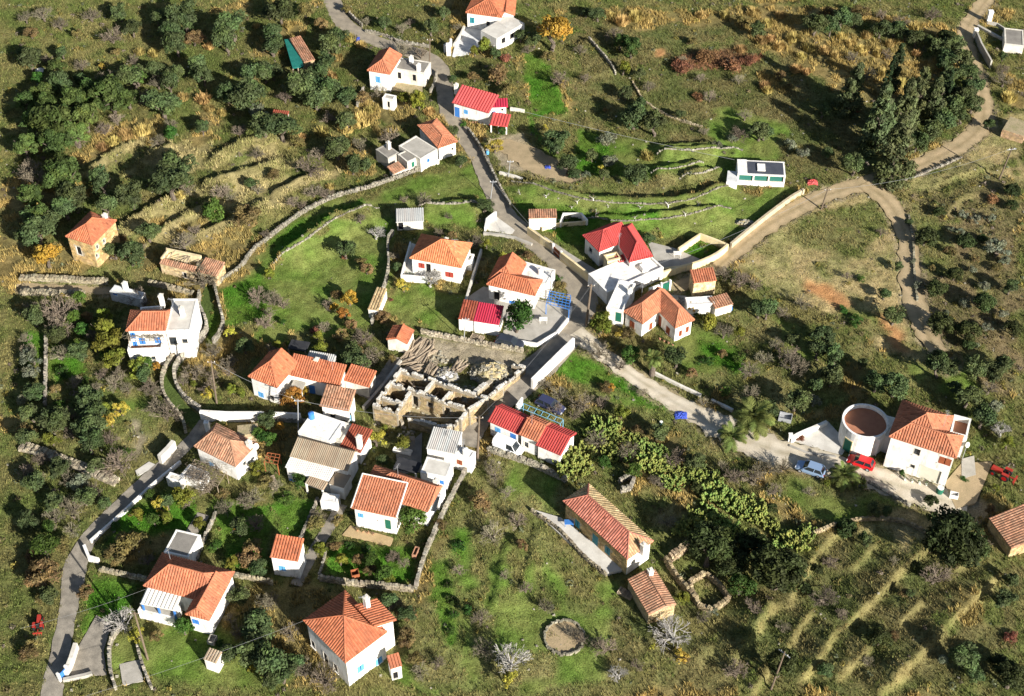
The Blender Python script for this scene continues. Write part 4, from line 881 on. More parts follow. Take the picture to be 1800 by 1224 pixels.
h = Hs('stone_barn', 'small stone barn with plain terracotta roof next to the dirt track', 'barn')
h.block((1219,498),(1260,493),(1212,480), 2.9, roof='mono', rise=.6, tile='tile', stone=(1.5, 1.4, 1.15), oh=.12)
h = Hs('village_house', 'white house with brown shutters and terracotta roof with white valley, right of the street pole')
h.block((1187,577.5),(1221,562.5),(1151,518), 3.0, ridge='v', rise=1.7, i1=.4, ops=[(1196,586,.6,1.1,'brown'),(1208,579,.6,1.1,'brown'),(1174,581,.9,1.4,'brown'),(1158,574,1.0,2.0,'doorbrown')])
h.block((1095,548),(1130,570),(1156,520), 3.0, ridge='v', rise=1.7, i1=.2, wi=.04, ops=[(1111,571,.9,1.4,'brown'),(1144,573,.8,1.3,'brown')])
h.block((1066,543),(1095,550),(1127,503), 2.9, roof='flat', top='white', par=.3, ops=[(1087,557,1.0,2.1,'doorgreen')], chim=[(1108,512)], chh=1.0)
h = Hs('shed', 'white flat-roofed shed between the stone barn and the brown-shuttered house', 'shed')
h.block((1208,538),(1256,535),(1204,524), 1.9, roof='flat', top='white', par=.12)
h = Hs('shed', 'tiny terracotta-roofed shed at the right end of the brown-shuttered house yard', 'shed')
h.block((1257,543),(1289,534),(1250,525), 1.8, roof='mono', rise=.3, tile='tile_old', wall='offwhite', oh=.1)
h = Hs('village_house', 'long low white house with L-shaped terracotta roof above the white lane wall')
h.block((503,658),(597,679),(607,652), 3.2, roof='mono', rise=1.3, tile='tile', ops=[(549,686,.9,1.7,'doorblue'),(575,690,.8,1.0,'lightblue'),(517,676,.8,1.0,'dark')], chim=[(557,637)])
h.block((436,662),(487,682),(467,617), 3.9, ridge='v', rise=2.0, i1=.2, ops=[(459,694,.9,1.0,'lightblue'),(478,700,.8,1.2,'dark')])
h.block((603,668),(649,681),(608,643), 2.4, roof='mono', rise=.7, tile='tile', wall='offwhite', oh=.15, wi=.03)
h.block((508,683),(530,688),(512,667), 2.2, roof='flat', top='concrete', par=0, nowall=True, posts=('white', [(.05,.05),(.95,.05)]))
h = Hs('cottage', 'small white cottage with striped terracotta roof and light blue gate')
h.block((561,713),(614,723),(574,684), 2.8, roof='mono', rise=1.0, tile='tile_old', ops=[(585,732,.8,1.0,'dark')])
h = Hs('village_house', 'white house with plain white flat roof beside the tripod pole')
h.block((524,760),(580,779),(540,721), 3.8, roof='flat', top='white', par=.12)
h.block((582,772),(600,778),(590,738), 3.0, roof='flat', top='offwhite', par=.2, wall='offwhite')
h = Hs('village_house', 'white house with stepped tan and pale corrugated roofs and citrus tree in front')
h.block((509,802),(611,828),(521,767), 3.5, roof='gable', rv=.78, rise=.8, tile='sheet_tan', course=0, sp=.26, oh=.12)
h.block((501,821),(578,845),(509,802), 2.8, roof='mono', rise=.5, tile='sheet_white', course=0, sp=.26, oh=.1, wi=.03, ops=[(508,845,.8,1.0,'blue')])
h.block((578,850),(604,858),(586,826), 2.5, roof='flat', top='sheet_tan', par=0, wi=.05)
h.block((536,849),(568,862),(542,836), 2.1, roof='mono', rise=.25, tile='sheet_tan', course=0, sp=.26, nowall=True, posts=('white', [(.05,.05),(.95,.05)]))
h.block((563,882),(592,886),(566,866), 1.7, roof='flat', top='white', par=.1)
h = Hs('cottage', 'cottage with dark red tile roof and tall white chimney beside a yellow tree')
h.block((597,784),(634,796),(612,748), 2.8, roof='mono', rise=.7, tile='tile_dark', ops=[], chim=[(632,780)], chh=2.4)
h = Hs('village_house', 'white garden house with two-level terracotta roof and white verge in the village')
h.block((633,862),(752,900),(649,815), 3.6, rv=.74, rise=1.1, i1=.2, i0=3.0)
h.block((617,893),(697,910),(636,843), 4.1, roof='mono', rise=1.2, verge='white', ops=[(634,906,.8,.8,'lightblue'),(682,922,.9,2.0,'doorgreen'),(663,915,.4,.4,'dark')], wi=.05)
h.block((757,868),(771,873),(765,848), 2.9, roof='flat', top='white', par=.1, chim=[(767,850)])
h = Hs('lean_to', 'flat black-tarred shelter behind the garden house', 'lean-to')
h.block((691,822),(732,833),(697,802), 2.3, roof='flat', top='tar', par=0, nowall=True, posts=('white', [(.04,.04),(.96,.04),(.04,.96),(.96,.96)]))
h = Hs('village_house', 'white house with pale grey corrugated roof at the lane end by a pole')
h.block((749,788),(801,798),(765,755), 3.3, roof='mono', rise=.5, tile=GR, course=0, sp=.26, oh=.1)
h.block((801,799),(828,808),(810,786), 3.0, roof='flat', top='greywhite', par=.12, ops=[(808,813,.8,.9,'brown')])
h.block((739,831),(785,841),(745,802), 2.8, roof='flat', top='concrete_pale', par=.06, wall='white', ops=[(776,852,.7,1.7,'doorblue')])
h = Hs('cottage_row', 'row of three joined white cottages with red, orange and red gabled roofs')
h.block((857,740),(911,764),(880,710), 3.1, roof='gable', rv=.6, rise=.9, tile='tile_red', ops=[(875,756,.9,.9,'lightblue'),(902,771,.9,1.9,'doorblue')], course=.42)
h.block((911,763),(945,777),(938,731), 3.4, roof='gable', rv=.62, rise=.9, tile='tile', ops=[(925,782,.8,1.2,'dark')], wi=.02)
h.block((941,782),(986,801),(978,747), 2.9, roof='gable', rv=.62, rise=.9, tile='tile_red')
h = Hs('farmhouse', 'long stone farmhouse with striped pink and tan hip roof and teal shutters', 'farmhouse')
h.block((989.5,881),(1103,984),(1044,859), 3.6, tile='tile_pink', tile2='tile_tan', stone=(1.2, 1.0, .66), rise=1.5, oh=.3, ops=[(1015,921,.9,1.4,'teal'),(1046,953,1.0,2.1,'doorteal'),(1068,968,.9,1.4,'teal')], chim=[(1131,963)], low=(1,))
a, u, n, w, d, g = h.last
pm = MB(); pm.box(a + u * (w - .26) + n * d / 2 + Vector((0, 0, -1.75)), u * .05, n * (d / 2 - .31), Vector((0, 0, 1.9))); part('plaster', pm, 'white', h.root)
for vv in (.3, .7):
    pm = MB(); pm.box(a + u * (w - .2) + n * d * vv + Vector((0, 0, -1.5)), u * .02, n * .3, Vector((0, 0, .45))); part('window', pm, 'offwhite', h.root)
h = Hs('outhouse', 'low stone outhouse with faded tile roof at the end of the farmhouse', 'outhouse')
h.block((1103,1018),(1140,1081),(1149,998), 2.2, roof='gable', rv=.62, rise=.6, tile='tile_old', stone=(1.1, 1.0, .8), oh=.12, chim=[(1143,1008)], chmat='offwhite')
h = Hs('house_with_tower', 'big two-storey white house with terracotta roof joined to a round tower', 'house')
h.block((1562.5,767.5),(1681,806),(1695,767.5), 6.2, rise=1.5, ops=[(1612,795,.9,1.3,'dark'),(1661,811,1.6,1.3,'brown'),(1604,820,.7,.8,'dark'),(1633,835,3.0,2.6,'doorgarage')])
h.block((1563,764),(1655,794),(1582.5,702.5), 6.2, ridge='v', rise=2.4, wi=.05, i0=3.5, rv=.52)
h.block((1668,768),(1698,776),(1678,737), 3.6, roof='flat', top='terracotta_floor', par=.9)
R_ = h.root; gz = R_.location.z; ct = at_z(1522, 739, gz + 3.9); rr = 3.15; uh = h.last[1]
def capsule(r, ln): # tower outline: round on the left, running into the house on the right
    nn = Vector((-uh.y, uh.x, 0)); pts = []
    for k in range(25):
        t = math.pi / 2 + math.pi * k / 24; pts.append(ct + uh * math.cos(t) * r + nn * math.sin(t) * r)
    pts.append(ct + uh * ln - nn * r); pts.append(ct + uh * ln + nn * r); return [(q.x, q.y) for q in pts]
circ = lambda r: [(ct.x + math.cos(t) * r, ct.y + math.sin(t) * r) for t in np.linspace(0, 2 * math.pi, 41)[:-1]]
nh = Vector((-uh.y, uh.x, 0)); tw = MB(); tw.prism(circ(rr), gz - 1, gz + 3.2); part('tower', tw, 'white', R_)
lk = MB(); lk.box(ct + uh * (rr + .3) + nh * .7 + Vector((0, 0, gz + 1.1 - ct.z)), uh * 1.2, nh * 1.9, Vector((0, 0, 2.1))); part('link_wall', lk, 'white', R_)
tp = MB(); tp.prism(circ(rr - .28), gz + 3.0, gz + 3.24); part('terrace_floor', tp, 'terracotta_floor', R_)
pr = MB(); o_, i_ = circ(rr + .02), circ(rr - .26)
for k in range(len(o_)):
    k2 = (k + 1) % len(o_); A_, B_, C_, D_ = o_[k], o_[k2], i_[k2], i_[k]
    for z0, z1 in ((gz + 3.1, gz + 3.85),):
        pr.quad((*A_, z0), (*B_, z0), (*B_, z1), (*A_, z1)); pr.quad((*D_, z0), (*C_, z0), (*C_, z1), (*D_, z1)); pr.quad((*A_, z1), (*B_, z1), (*C_, z1), (*D_, z1))
part('parapet', pr, 'white', R_)
dq = ct + (Vector((-.75, -.66, 0)).normalized()) * rr; dn = Vector((-.75, -.66, 0)).normalized(); du = Vector((dn.y, -dn.x, 0))
dm = MB(); dm.box((dq.x, dq.y, gz + 1.1), du * .55, dn * .12, Vector((0, 0, 1.1))); part('door', dm, 'green_paint', R_)
dm = MB(); dm.box((dq.x, dq.y, gz + 1.15), du * .68, dn * .08, Vector((0, 0, 1.2))); part('door_frame', dm, 'cream', R_)
q = P(1537, 800); pm = MB(); pm.box((q.x, q.y, gz + 1.5), uh * .22, Vector((-uh.y, uh.x, 0)) * .22, Vector((0, 0, 1.9))); part('pillar', pm, 'white', R_)
h = Hs('village_house', 'white house with terracotta roof and white corrugated balcony cover at lower left')
h.block((252,1030),(381,1064),(282,972), 3.7, rise=2.0)
h.block((326,1080),(368,1091),(352,1008), 3.7, ridge='v', wi=.05, rise=1.5, i0=.3, i1=.2, ops=[(344,1093,.9,.9,'blue')])
h.block((246,1061),(308,1074),(257,1034), 3.2, roof='mono', rise=.25, tile='sheet_white', course=0, sp=.5, nowall=True, posts=('blue', [(.05,.05),(.95,.05),(.5,.05)]))
h.block((242,1073),(305,1088),(253,1048), 1.7, roof='flat', top='concrete', par=.05, wall='white', wi=0)
h = Hs('shed', 'square shed with bare concrete flat roof behind the lower left house', 'shed')
h.block((288,971),(331,981),(309,931), 2.5, roof='flat', top='concrete_dark', par=.06)
h = Hs('cottage', 'tiny white garden house with terracotta roof and one blue window')
h.block((474,979),(524,987),(489,947), 3.9, roof='mono', rise=.9, tile='tile', ops=[(496,999,.9,.9,'lightblue')], oh=.15)
h = Hs('village_house', 'large white house with terracotta pyramid roof cut by the bottom edge')
h.block((533,1091),(607,1166),(700,1130), 5.6, i0=4.6, i1=4.6, rise=2.1, tile='tile_b', ops=[(550,1132,.9,1.5,'dark'),(573,1158,1.0,2.4,'dark'),(590,1174,.9,1.6,'dark'),(634,1175,1.0,1.2,'lightblue'),(666,1162,1.0,1.2,'lightblue')], chim=[(645,1064)], chh=2.6)
h.block((661,1052),(697,1090),(634,1088), 5.5, roof='mono', rise=1.55, wi=.05, tile='tile_b')
h.block((686,1176),(707,1170),(677,1158), 2.7, roof='mono', rise=.5, tile='tile', ops=[(692,1190,.7,1.6,'doorhole')], oh=.1)
h = Hs('hut', 'small white hut with grey and tiled roof on the lawn at lower left', 'hut')
h.block((357,1158),(380,1166),(368,1140), 2.3, roof='mono', rise=.2, tile='sheet_tan', course=0, sp=.3, oh=.08)
h = Hs('village_house', 'white lane house with weathered terracotta hip roof and dry vine pergola')
h.block((341,785),(414,821),(391,750), 3.2, tile='tile_old', tile2=None, rise=1.5, chim=[(438,782)], ops=[(372,818,.8,1.0,'lightblue'),(430,815,.7,.9,'dark')], i0=1.5, i1=2.5)
h.block((292,841),(317,849),(304,832), 1.6, roof='flat', top='offwhite', par=.1)
h.block((318,836),(352,850),(334,818), 1.6, roof='flat', top='concrete', par=.2)
h = Hs('hut', 'low stone hut with earthen roof behind the weathered-roof lane house', 'hut')
h.block((418,766),(453,762),(420,748), 1.6, roof='flat', top='rubble', stone=(1, .9, .75), par=0)
h = Hs('ruined_house', 'ruined stone building with sagging tile roof at the right edge', 'ruin')
h.block((1738,911),(1778,965),(1800,896), 1.9, roof='mono', rise=.9, tile='tile_old', stone=(1.1, .95, .7), oh=.1)
h = Hs('village_house', 'pale block of a house cut by the top right corner', 'house')
h.block((1766,78),(1800,82),(1768,50), 1.7, roof='flat', top='concrete_dark', wall='offwhite', par=.1)
h = Hs('ruined_house', 'small rubble-roofed shelter at the right edge near the track bend', 'ruin')
h.block((1762,228),(1800,240),(1775,205), 1.6, roof='flat', top='rubble', stone=(1.1, .9, .75), par=0)
h = Hs('cabin', 'modern cabin with dark flat roof and green glass front in the meadow', 'cabin')
h.block((1297,306),(1381,310),(1291,281), 2.3, roof='flat', top='slate_roof', par=.04, ops=[(1311,313,2.35,1.25,'glassgreen'),(1338,314,2.35,1.25,'glassgreen'),(1365,315,2.35,1.25,'glassgreen')])
a, u, n, w, d, g = h.last; pm = MB(); pm.box(a + u * w * .1 + n * d / 2 + Vector((0, 0, .1)), u * w * .1, n * d * .49, Vector((0, 0, .09))); part('roof_strip', pm, 'white', h.root)
pm = MB(); pm.box(a + u * w * .5 + n * d * .5 + Vector((0, 0, .12)), u * .65, n * .9, Vector((0, 0, .1))); part('skylight', pm, 'white', h.root)
h.block((1277,319),(1296,321),(1277,300), 1.1, roof='flat', top='greywhite', par=0)
h = Hs('shelter', 'dark tarpaulin-roofed shelter left of the long terracotta house', 'shelter')
h.block((505,613),(538,618),(508,596), 1.8, roof='flat', top='tar', par=0, nowall=True, posts=('wood', [(.05,.05),(.95,.05)]))
h.block((538,632),(586,640),(542,618), 2.0, roof='mono', rise=.2, tile='sheet_grey', course=0, sp=.3, wall='concrete', oh=.1)
h = Hs('shed', 'narrow white shed with mossy roof against the wavy stone wall', 'shed')
h.block((646,543),(665,546),(660,506), 1.8, roof='mono', rise=.15, tile='tile_tan', wall='white', oh=.08)

# roofless stone building under restoration
ruin = thing('roofless_ruin', (*G(770, 700), ground(*G(770, 700))), 'roofless stone building under restoration with many open rooms', 'ruin')
RG = ruin.location.z
def ruin_wall(p, q, h=3.3, th=.42, holes=(), foot=0):
    a, b = at_z(*p, RG + h), at_z(*q, RG + h); a.z = b.z = RG; u = b - a; L = u.length; u.normalize(); n = Vector((-u.y, u.x, 0)); hs = []
    for (px, py, ww, z0, z1) in holes:
        r = ray(px, py); cp = Vector((0, CAMY, CAMH)); t = (a - cp).dot(n) / r.dot(n); x = ((cp + r * t) - a).dot(u); hs.append((x - ww / 2, x + ww / 2, z0, z1))
    xs = sorted({-.2, L + .2, *[v for k in hs for v in k[:2]]}); zs = sorted({-.5, h, *[v for k in hs for v in k[2:]]}); mb = MB(); sm = MB()
    nk = max(int(L / .8), 1); drop = [R.choice((0, 0, 0, .1, .2, .3, .5, .7)) for _ in range(nk + 1)]; xs = sorted(set(xs) | {L * k / nk for k in range(1, nk)})
    cp = MB()
    for x0, x1 in zip(xs[:-1], xs[1:]):
        dr = drop[min(max(int((x0 + x1) / 2 / L * nk), 0), nk)]
        for z0, z1 in zip(zs[:-1], zs[1:]):
            if any(x0 >= k[0] - 1e-6 and x1 <= k[1] + 1e-6 and z0 >= k[2] - 1e-6 and z1 <= k[3] + 1e-6 for k in hs): continue
            zt = z1 - (dr if z1 == h else 0)
            if zt <= z0 + .05: continue
            mb.box(a + u * (x0 + x1) / 2 + Vector((0, 0, (z0 + zt) / 2)), u * (x1 - x0) / 2, n * th / 2, Vector((0, 0, (zt - z0) / 2)))
        if dr < .25:
            x = x0
            while x < x1 - .1:
                l = min(R.uniform(.3, .6), x1 - x); cp.box(a + u * (x + l / 2) + Vector((0, 0, h - dr + .04)), u * (l / 2 - .02), n * (th / 2 + R.uniform(-.06, .04)), Vector((0, 0, R.uniform(.04, .1))), j=.04); x += l
        else:
            for k in range(3): cp.box(a + u * R.uniform(x0, x1) + n * R.uniform(-.12, .12) + Vector((0, 0, h - dr + .06)), u * .15, n * .12, Vector((0, 0, .09)), j=.05)
    for sgn in (1, -1): clad(sm, a + n * sgn * th / 2, u, n * sgn, L, h - .72, hs, tint=(.84, .76, .60))
    w = part('wall', mb, 'ruin_core', ruin); part('wall_stones', sm, 'stone', w, kind='stuff'); part('coping', cp, 'concrete_pale', w, kind='stuff'); return w
RW = ruin_wall
RW((704,650),(658,710)); RW((658,711),(697.5,721)); RW((697.5,721),(720,688)); RW((674,698),(706,708), th=.4); RW((689,673),(745,691), holes=[(731,707,.95,.1,2.3)]); RW((745,691),(778,703), holes=[(757,713,.8,1.0,2.0)])
RW((778,703),(825,718), holes=[(787,724,.9,0,2.2)]); RW((705,650),(763,667)); RW((745,691),(763,667)); RW((778,703),(798,680)); RW((767,668),(798,680)); RW((798,680),(855,698), holes=[(817,697,.9,1.0,2.2)])
RW((825,718),(855,698)); RW((720,734),(777,749), h=2.0); RW((777,749),(793,748), h=2.0); RW((793,748),(810,736), h=2.0); RW((810,736),(825,718), h=2.6)
RW((835,688),(862,667), h=2.2, th=.6); RW((855,698),(882,677), h=2.2); RW((882,677),(921,645), h=1.4); RW((921,645),(902,639), h=1.2); RW((697,722),(706,735), h=2.0)
for k in range(8):
    bm_ = MB(); x0 = R.choice([(700,672),(728,680),(740,682),(690,690),(760,690),(810,698),(835,706),(772,688)]); p = at_z(x0[0], x0[1], RG + R.uniform(1.0, 2.6)); an = R.uniform(0, 3.1); dv = Vector((math.cos(an), math.sin(an), 0)) * R.uniform(1, 1.8)
    bm_.box(p, dv, Vector((-dv.y, dv.x, 0)).normalized() * .09, Vector((0, 0, .09))); part('beam', bm_, 'wood', ruin)
def timber(label, px, py, ang, n, ln, spread):
    c = P(px, py); t = thing('timber_pile', c, label, 'timber pile', 'timber piles beside the roofless ruin')
    for k in range(n):
        mb = MB(); a = math.radians(ang + R.gauss(0, 9)); d = Vector((math.cos(a), math.sin(a), 0)); s_ = Vector((-d.y, d.x, 0)); q = c + s_ * R.uniform(-spread, spread) + d * R.gauss(0, .35) + Vector((0, 0, .08 + R.random() * .55))
        g = R.uniform(.75, 1.7); mb.box(q, d * ln * R.uniform(.3, .55) + Vector((0, 0, R.uniform(-.12, .12))), s_ * R.uniform(.05, .12), Vector((0, 0, R.uniform(.025, .07))), col=(g, g, g)); part('plank', mb, 'wood', t)
timber('long pile of weathered planks at the top of the building site', 736, 620, 62, 46, 5.0, 1.7)
timber('jumbled heap of short beams against the roofless ruin', 722, 645, 20, 34, 2.6, 1.5)
timber('small fan of planks standing on the grey gravel heap', 757, 655, 72, 18, 3.2, .7)
timber('loose planks leaning beside the stony earth mound', 807, 648, 60, 16, 2.6, .8)
def mound(name, label, cat, px, py, rx, ry, h, mat, seed, rocks=0):
    c = P(px, py); c.z = ground(c.x, c.y); mb = MB(); nr, na = 10, 34
    for i in range(nr + 1):
        for k in range(na):
            a = 2 * math.pi * k / na; f = i / nr; wob = 1 + .14 * math.sin(3 * a + seed) + .08 * math.sin(7 * a + 2 * seed); z = h * (math.cos(f * math.pi / 2) ** 1.3) * (1 + .25 * math.sin(5 * f * 3 + 3 * a + seed)) - (.2 if i == nr else 0)
            mb.v.append((c.x + math.cos(a) * rx * f * wob, c.y + math.sin(a) * ry * f * wob, c.z + z + R.uniform(-.07, .07))); g = R.uniform(.75, 1.25); mb.c.append((g, g, g * .95))
    for i in range(nr):
        for k in range(na): mb.f.append((i * na + k, i * na + (k + 1) % na, (i + 1) * na + (k + 1) % na, (i + 1) * na + k))
    t = thing(name, c, label, cat); part('heap', mb, mat, t)
    if rocks:
        sm = MB()
        for k in range(rocks):
            a = R.uniform(0, 6.28); f = R.random() ** .6; g = R.uniform(.6, 1.3); s_ = R.uniform(.06, .17)
            sm.box((c.x + math.cos(a) * rx * f, c.y + math.sin(a) * ry * f, c.z + h * (math.cos(f * math.pi / 2) ** 1.3) + .05), (s_ * 1.3, 0, 0), (0, s_, 0), (0, 0, s_ * .7), j=s_ * .4, col=(g, g, g * .95), bottom=False)
        part('stones', sm, 'drystone', t, kind='stuff')
mound('earth_mound', 'big mound of stony earth on the building site', 'mound', 862, 656, 3.3, 2.3, 1.6, 'rubble', 1, 170)
mound('gravel_heap', 'low heap of grey gravel behind the roofless ruin', 'heap', 782, 662, 2.0, 1.8, .7, 'gravel', 2, 60)
for lab_, px_, py_, n_s, rad_ in (('stones strewn over the yard behind the roofless ruin', 745, 640, 120, 3.0), ('stones strewn along the lane side of the roofless ruin', 840, 700, 80, 2.5), ('fallen stones in front of the roofless ruin', 700, 745, 70, 2.5), ('rubble filling the open rooms of the roofless ruin', 750, 700, 260, 4.2)):
    sm = MB(); c_ = P(px_, py_)
    for k in range(n_s):
        a_, f_ = R.uniform(0, 6.28), R.random() ** .5 * rad_; x_, y_ = c_.x + math.cos(a_) * f_ * 1.4, c_.y + math.sin(a_) * f_; s_ = R.uniform(.05, .17); g = R.uniform(.8, 1.6)
        sm.box((x_, y_, ground(x_, y_) + s_ * .4), (s_ * 1.3, 0, 0), (0, s_, 0), (0, 0, s_ * .7), j=s_ * .4, col=(g, g, g * .93), bottom=False)
    solo('rubble', sm, 'drystone', tuple(c_), lab_, 'rubble', kind='stuff')
mound('brush_heap', 'heap of brown cut brush near the track wall', 'heap', 1308, 394, 1.6, 1.0, .6, 'rubble', 5, 40)
# ------------------------------------------------------------------ vehicles
def frame(px0, py0, px1, py1):
    a, b = P(px0, py0), P(px1, py1); d = (b - a); d.z = 0; d.normalize(); c = (a + b) / 2; c.z = ground(c.x, c.y) + .05; return c, d, Vector((-d.y, d.x, 0))
def wheel(t, c, d, s, r, w, rim='metal', nm='wheel'):
    m = MB(); k = 16; pts = [(math.cos(2 * math.pi * i / k) * r, math.sin(2 * math.pi * i / k) * r) for i in range(k)]; b = len(m.v)
    for sg in (-1, 1):
        for x, z in pts: m.v.append(tuple(c + d * x + Vector((0, 0, z)) + s * sg * w / 2)); m.c.append((1, 1, 1))
    for i in range(k): m.f.append((b + i, b + (i + 1) % k, b + k + (i + 1) % k, b + k + i))
    m.f.append(tuple(range(b, b + k))); m.f.append(tuple(range(b + k, b + 2 * k))); o = part(nm, m, 'rubber', t)
    m = MB()
    for sg in (-1, 1): m.quad(*[c + d * x * .6 + Vector((0, 0, z * .6)) + s * sg * (w / 2 + .01) for x, z in pts])
    part('rim', m, rim, o)
def car(label, p0, p1, mat, L=4.0, W=1.7, Hh=1.42, van=False, cat='car'):
    c, d, s = frame(*p0, *p1); t = thing('parked_van' if van else 'parked_car', c, label, cat, 'vehicles parked along the village tracks')
    X = lambda x, y, z: c + d * x + s * y + Vector((0, 0, z)); h = L / 2; w = W / 2; b = .82 if not van else .95
    st = [(-h, .8, .32, b - .22), (-h + .12, .95, .26, b - .02), (-h * .55, 1, .22, b + .02), (0, 1, .22, b), (h * .45, 1, .22, b - .02), (h * .8, .96, .24, b - .14), (h - .08, .88, .28, b - .26), (h, .76, .34, b - .38)]
    m = MB(); n = 6
    for x, wf, z0, z1 in st:
        for y, z in ((-.94, z0), (-1, (z0 + z1) / 2), (-.93, z1), (.93, z1), (1, (z0 + z1) / 2), (.94, z0)): m.v.append(tuple(X(x, y * w * wf, z))); m.c.append((1, 1, 1))
    for i in range(len(st) - 1):
        for k in range(n): m.f.append((i * n + k, i * n + (k + 1) % n, (i + 1) * n + (k + 1) % n, (i + 1) * n + k))
    m.f.append(tuple(range(n))); m.f.append(tuple(reversed(range((len(st) - 1) * n, len(st) * n)))); part('body', m, mat, t, smooth=False)
    xr0, xr1, xf0, xf1 = (-h + .18, -h * .72, h * .18, h * .5) if not van else (-h + .08, -h * .93, h * .42, h * .68)
    m = MB(); lo = [(xr0, -.88), (xf1, -.86), (xf1, .86), (xr0, .88)]; hi = [(xr1, -.72), (xf0, -.72), (xf0, .72), (xr1, .72)]; B = [X(x, y * w, b) for x, y in lo]; T = [X(x, y * w, Hh - .05) for x, y in hi]
    for i in range(4): m.quad(B[i], B[(i + 1) % 4], T[(i + 1) % 4], T[i])
    part('windows', m, 'glass', t)
    m = MB(); m.prism([tuple(X(x * 1.01, y * w * 1.03, 0))[:2] for x, y in hi], c.z + Hh - .06, c.z + Hh); part('roof', m, mat, t)
    m = MB()
    for i in range(4): m.tube(B[i], T[i], .05, .045, 4)
    for sg in (-1, 1): m.tube(X((xr0 + xf1) / 2 - .1, sg * .88 * w, b), X((xr1 + xf0) / 2 - .1, sg * .73 * w, Hh - .05), .05, .05, 4)
    part('pillars', m, mat, t, kind='stuff')
    if van:
        for sg in (-1, 1): m = MB(); m.quad(X(-h + .2, sg * w * .9, b), X(h * .02, sg * w * .9, b), X(h * .02, sg * w * .76, Hh - .08), X(-h + .2, sg * w * .76, Hh - .08)); part('side_panel', m, mat, t)
    for x in (-h * .62, h * .62):
        for sg in (-1, 1): wheel(t, X(x, sg * (w - .1), .3), d, s, .31, .2)
    for sg in (-1, 1):
        m = MB(); m.box(X(h - .05, sg * w * .6, b - .32), d * .05, s * .17, Vector((0, 0, .07))); part('headlight', m, 'lamp_clear', t)
        m = MB(); m.box(X(-h + .03, sg * w * .68, b - .16), d * .05, s * .1, Vector((0, 0, .1))); part('tail_light', m, 'lamp_red', t)
        m = MB(); m.box(X(h * .4, sg * (w + .08), b + .08), d * .05, s * .09, Vector((0, 0, .06))); part('mirror', m, mat, t)
    return t
car('silver-blue hatchback parked on the pale dirt track', (1445,836), (1403,822), 'paint_silver')
car('bright red small car parked before the round tower', (1528,823), (1496,812), 'paint_red', L=3.7, W=1.6)
car('white panel van parked in front of the cottage row', (872,782), (915,800), 'paint_white', L=4.3, W=1.75, Hh=1.85, van=True, cat='van')
car('dark car parked below the white outbuilding wall', (874,602), (918,612), 'paint_dark', L=4.3)
car('navy car half hidden behind the cottage row trellis', (944,706), (990,728), 'paint_navy', L=4.4)
def tractor(label, p0, p1, mat='tractor_red', plough=True, k=1.0):
    c, d, s = frame(*p0, *p1); t = thing('tractor', c, label, 'tractor'); X = lambda x, y, z: c + (d * x + s * y + Vector((0, 0, z))) * k
    m = MB(); m.box(X(.75, 0, .85), d * .75 * k, s * .27 * k, Vector((0, 0, .26 * k))); m.box(X(1.52, 0, .82), d * .05 * k, s * .24 * k, Vector((0, 0, .22 * k))); part('hood', m, mat, t)
    m = MB(); m.box(X(-.3, 0, .65), d * .5 * k, s * .22 * k, Vector((0, 0, .15 * k))); part('chassis', m, 'rubber', t)
    for sg in (-1, 1):
        wheel(t, X(-.55, sg * .65, .58), d, s, .58 * k, .32 * k, 'lamp_red'); wheel(t, X(1.1, sg * .55, .34), d, s, .34 * k, .2 * k, 'lamp_red')
        m = MB(); m.box(X(-.55, sg * .62, 1.22), d * .5 * k, s * .22 * k, Vector((0, 0, .04 * k))); part('mudguard', m, mat, t)
    m = MB(); m.box(X(-.55, 0, 1.05), d * .22 * k, s * .24 * k, Vector((0, 0, .06 * k))); m.box(X(-.76, 0, 1.25), d * .05 * k, s * .24 * k, Vector((0, 0, .2 * k))); part('seat', m, 'rubber', t)
    m = MB(); m.tube(X(-.05, 0, 1.0), X(-.25, 0, 1.3), .03 * k, .03 * k, 5); part('steering_column', m, 'rubber', t)
    if plough:
        m = MB(); m.box(X(-1.5, 0, .6), d * .4 * k, s * .06 * k, Vector((0, 0, .06 * k))); m.box(X(-1.8, 0, .6), d * .1 * k, s * .75 * k, Vector((0, 0, .07 * k)))
        for y in (-.6, -.2, .2, .6): m.tube(X(-1.8, y, .6), X(-1.95, y, .1), .05 * k, .03 * k, 5)
        part('cultivator', m, mat, t)
tractor('red tractor with cultivator in the grass at the right edge', (1775,845), (1745,830))
tractor('red garden tractor beside the lane at lower left', (68,1112), (71,1090), k=.75)
# ------------------------------------------------------------------ utility poles and lines
TOPS = {}
def upole(key, label, base, hgt, lean=(0, 0), arm=None, mat='pole', r=.12):
    b = P(*base); t = thing('utility_pole', b, label, 'pole', 'utility poles of the village'); top = b + Vector((lean[0], lean[1], hgt)); m = MB(); m.tube(b - Vector((0, 0, .3)), top, r * 1.25, r * .8, 8, cap=True); part('post', m, mat, t)
    m = MB(); ax = Vector((math.cos(arm or 0), math.sin(arm or 0), 0)); m.box(top - Vector((0, 0, .35)), ax * (.55 if arm is None else .8), Vector((-ax.y, ax.x, 0)) * .05, Vector((0, 0, .05))); part('crossarm', m, 'metal' if arm else mat, t)
    for sg in (-1, 1): m = MB(); m.tube(top + ax * sg * .45 - Vector((0, 0, .3)), top + ax * sg * .45 - Vector((0, 0, .12)), .05, .04, 6, cap=True); part('insulator', m, 'white', t)
    TOPS[key] = top - Vector((0, 0, .2)); return t
upole('street', 'thick wooden pole at the village street corner', (1030,572), 8.0, (.5, .3), r=.17)
upole('upper', 'wooden pole beside the road at the blue-shuttered villa', (755,122), 6.4, (.3, .2))
upole('bend', 'thin grey pole beside the straight upper road', (862,350), 3.9, (.5, 0), mat='metal', r=.06)
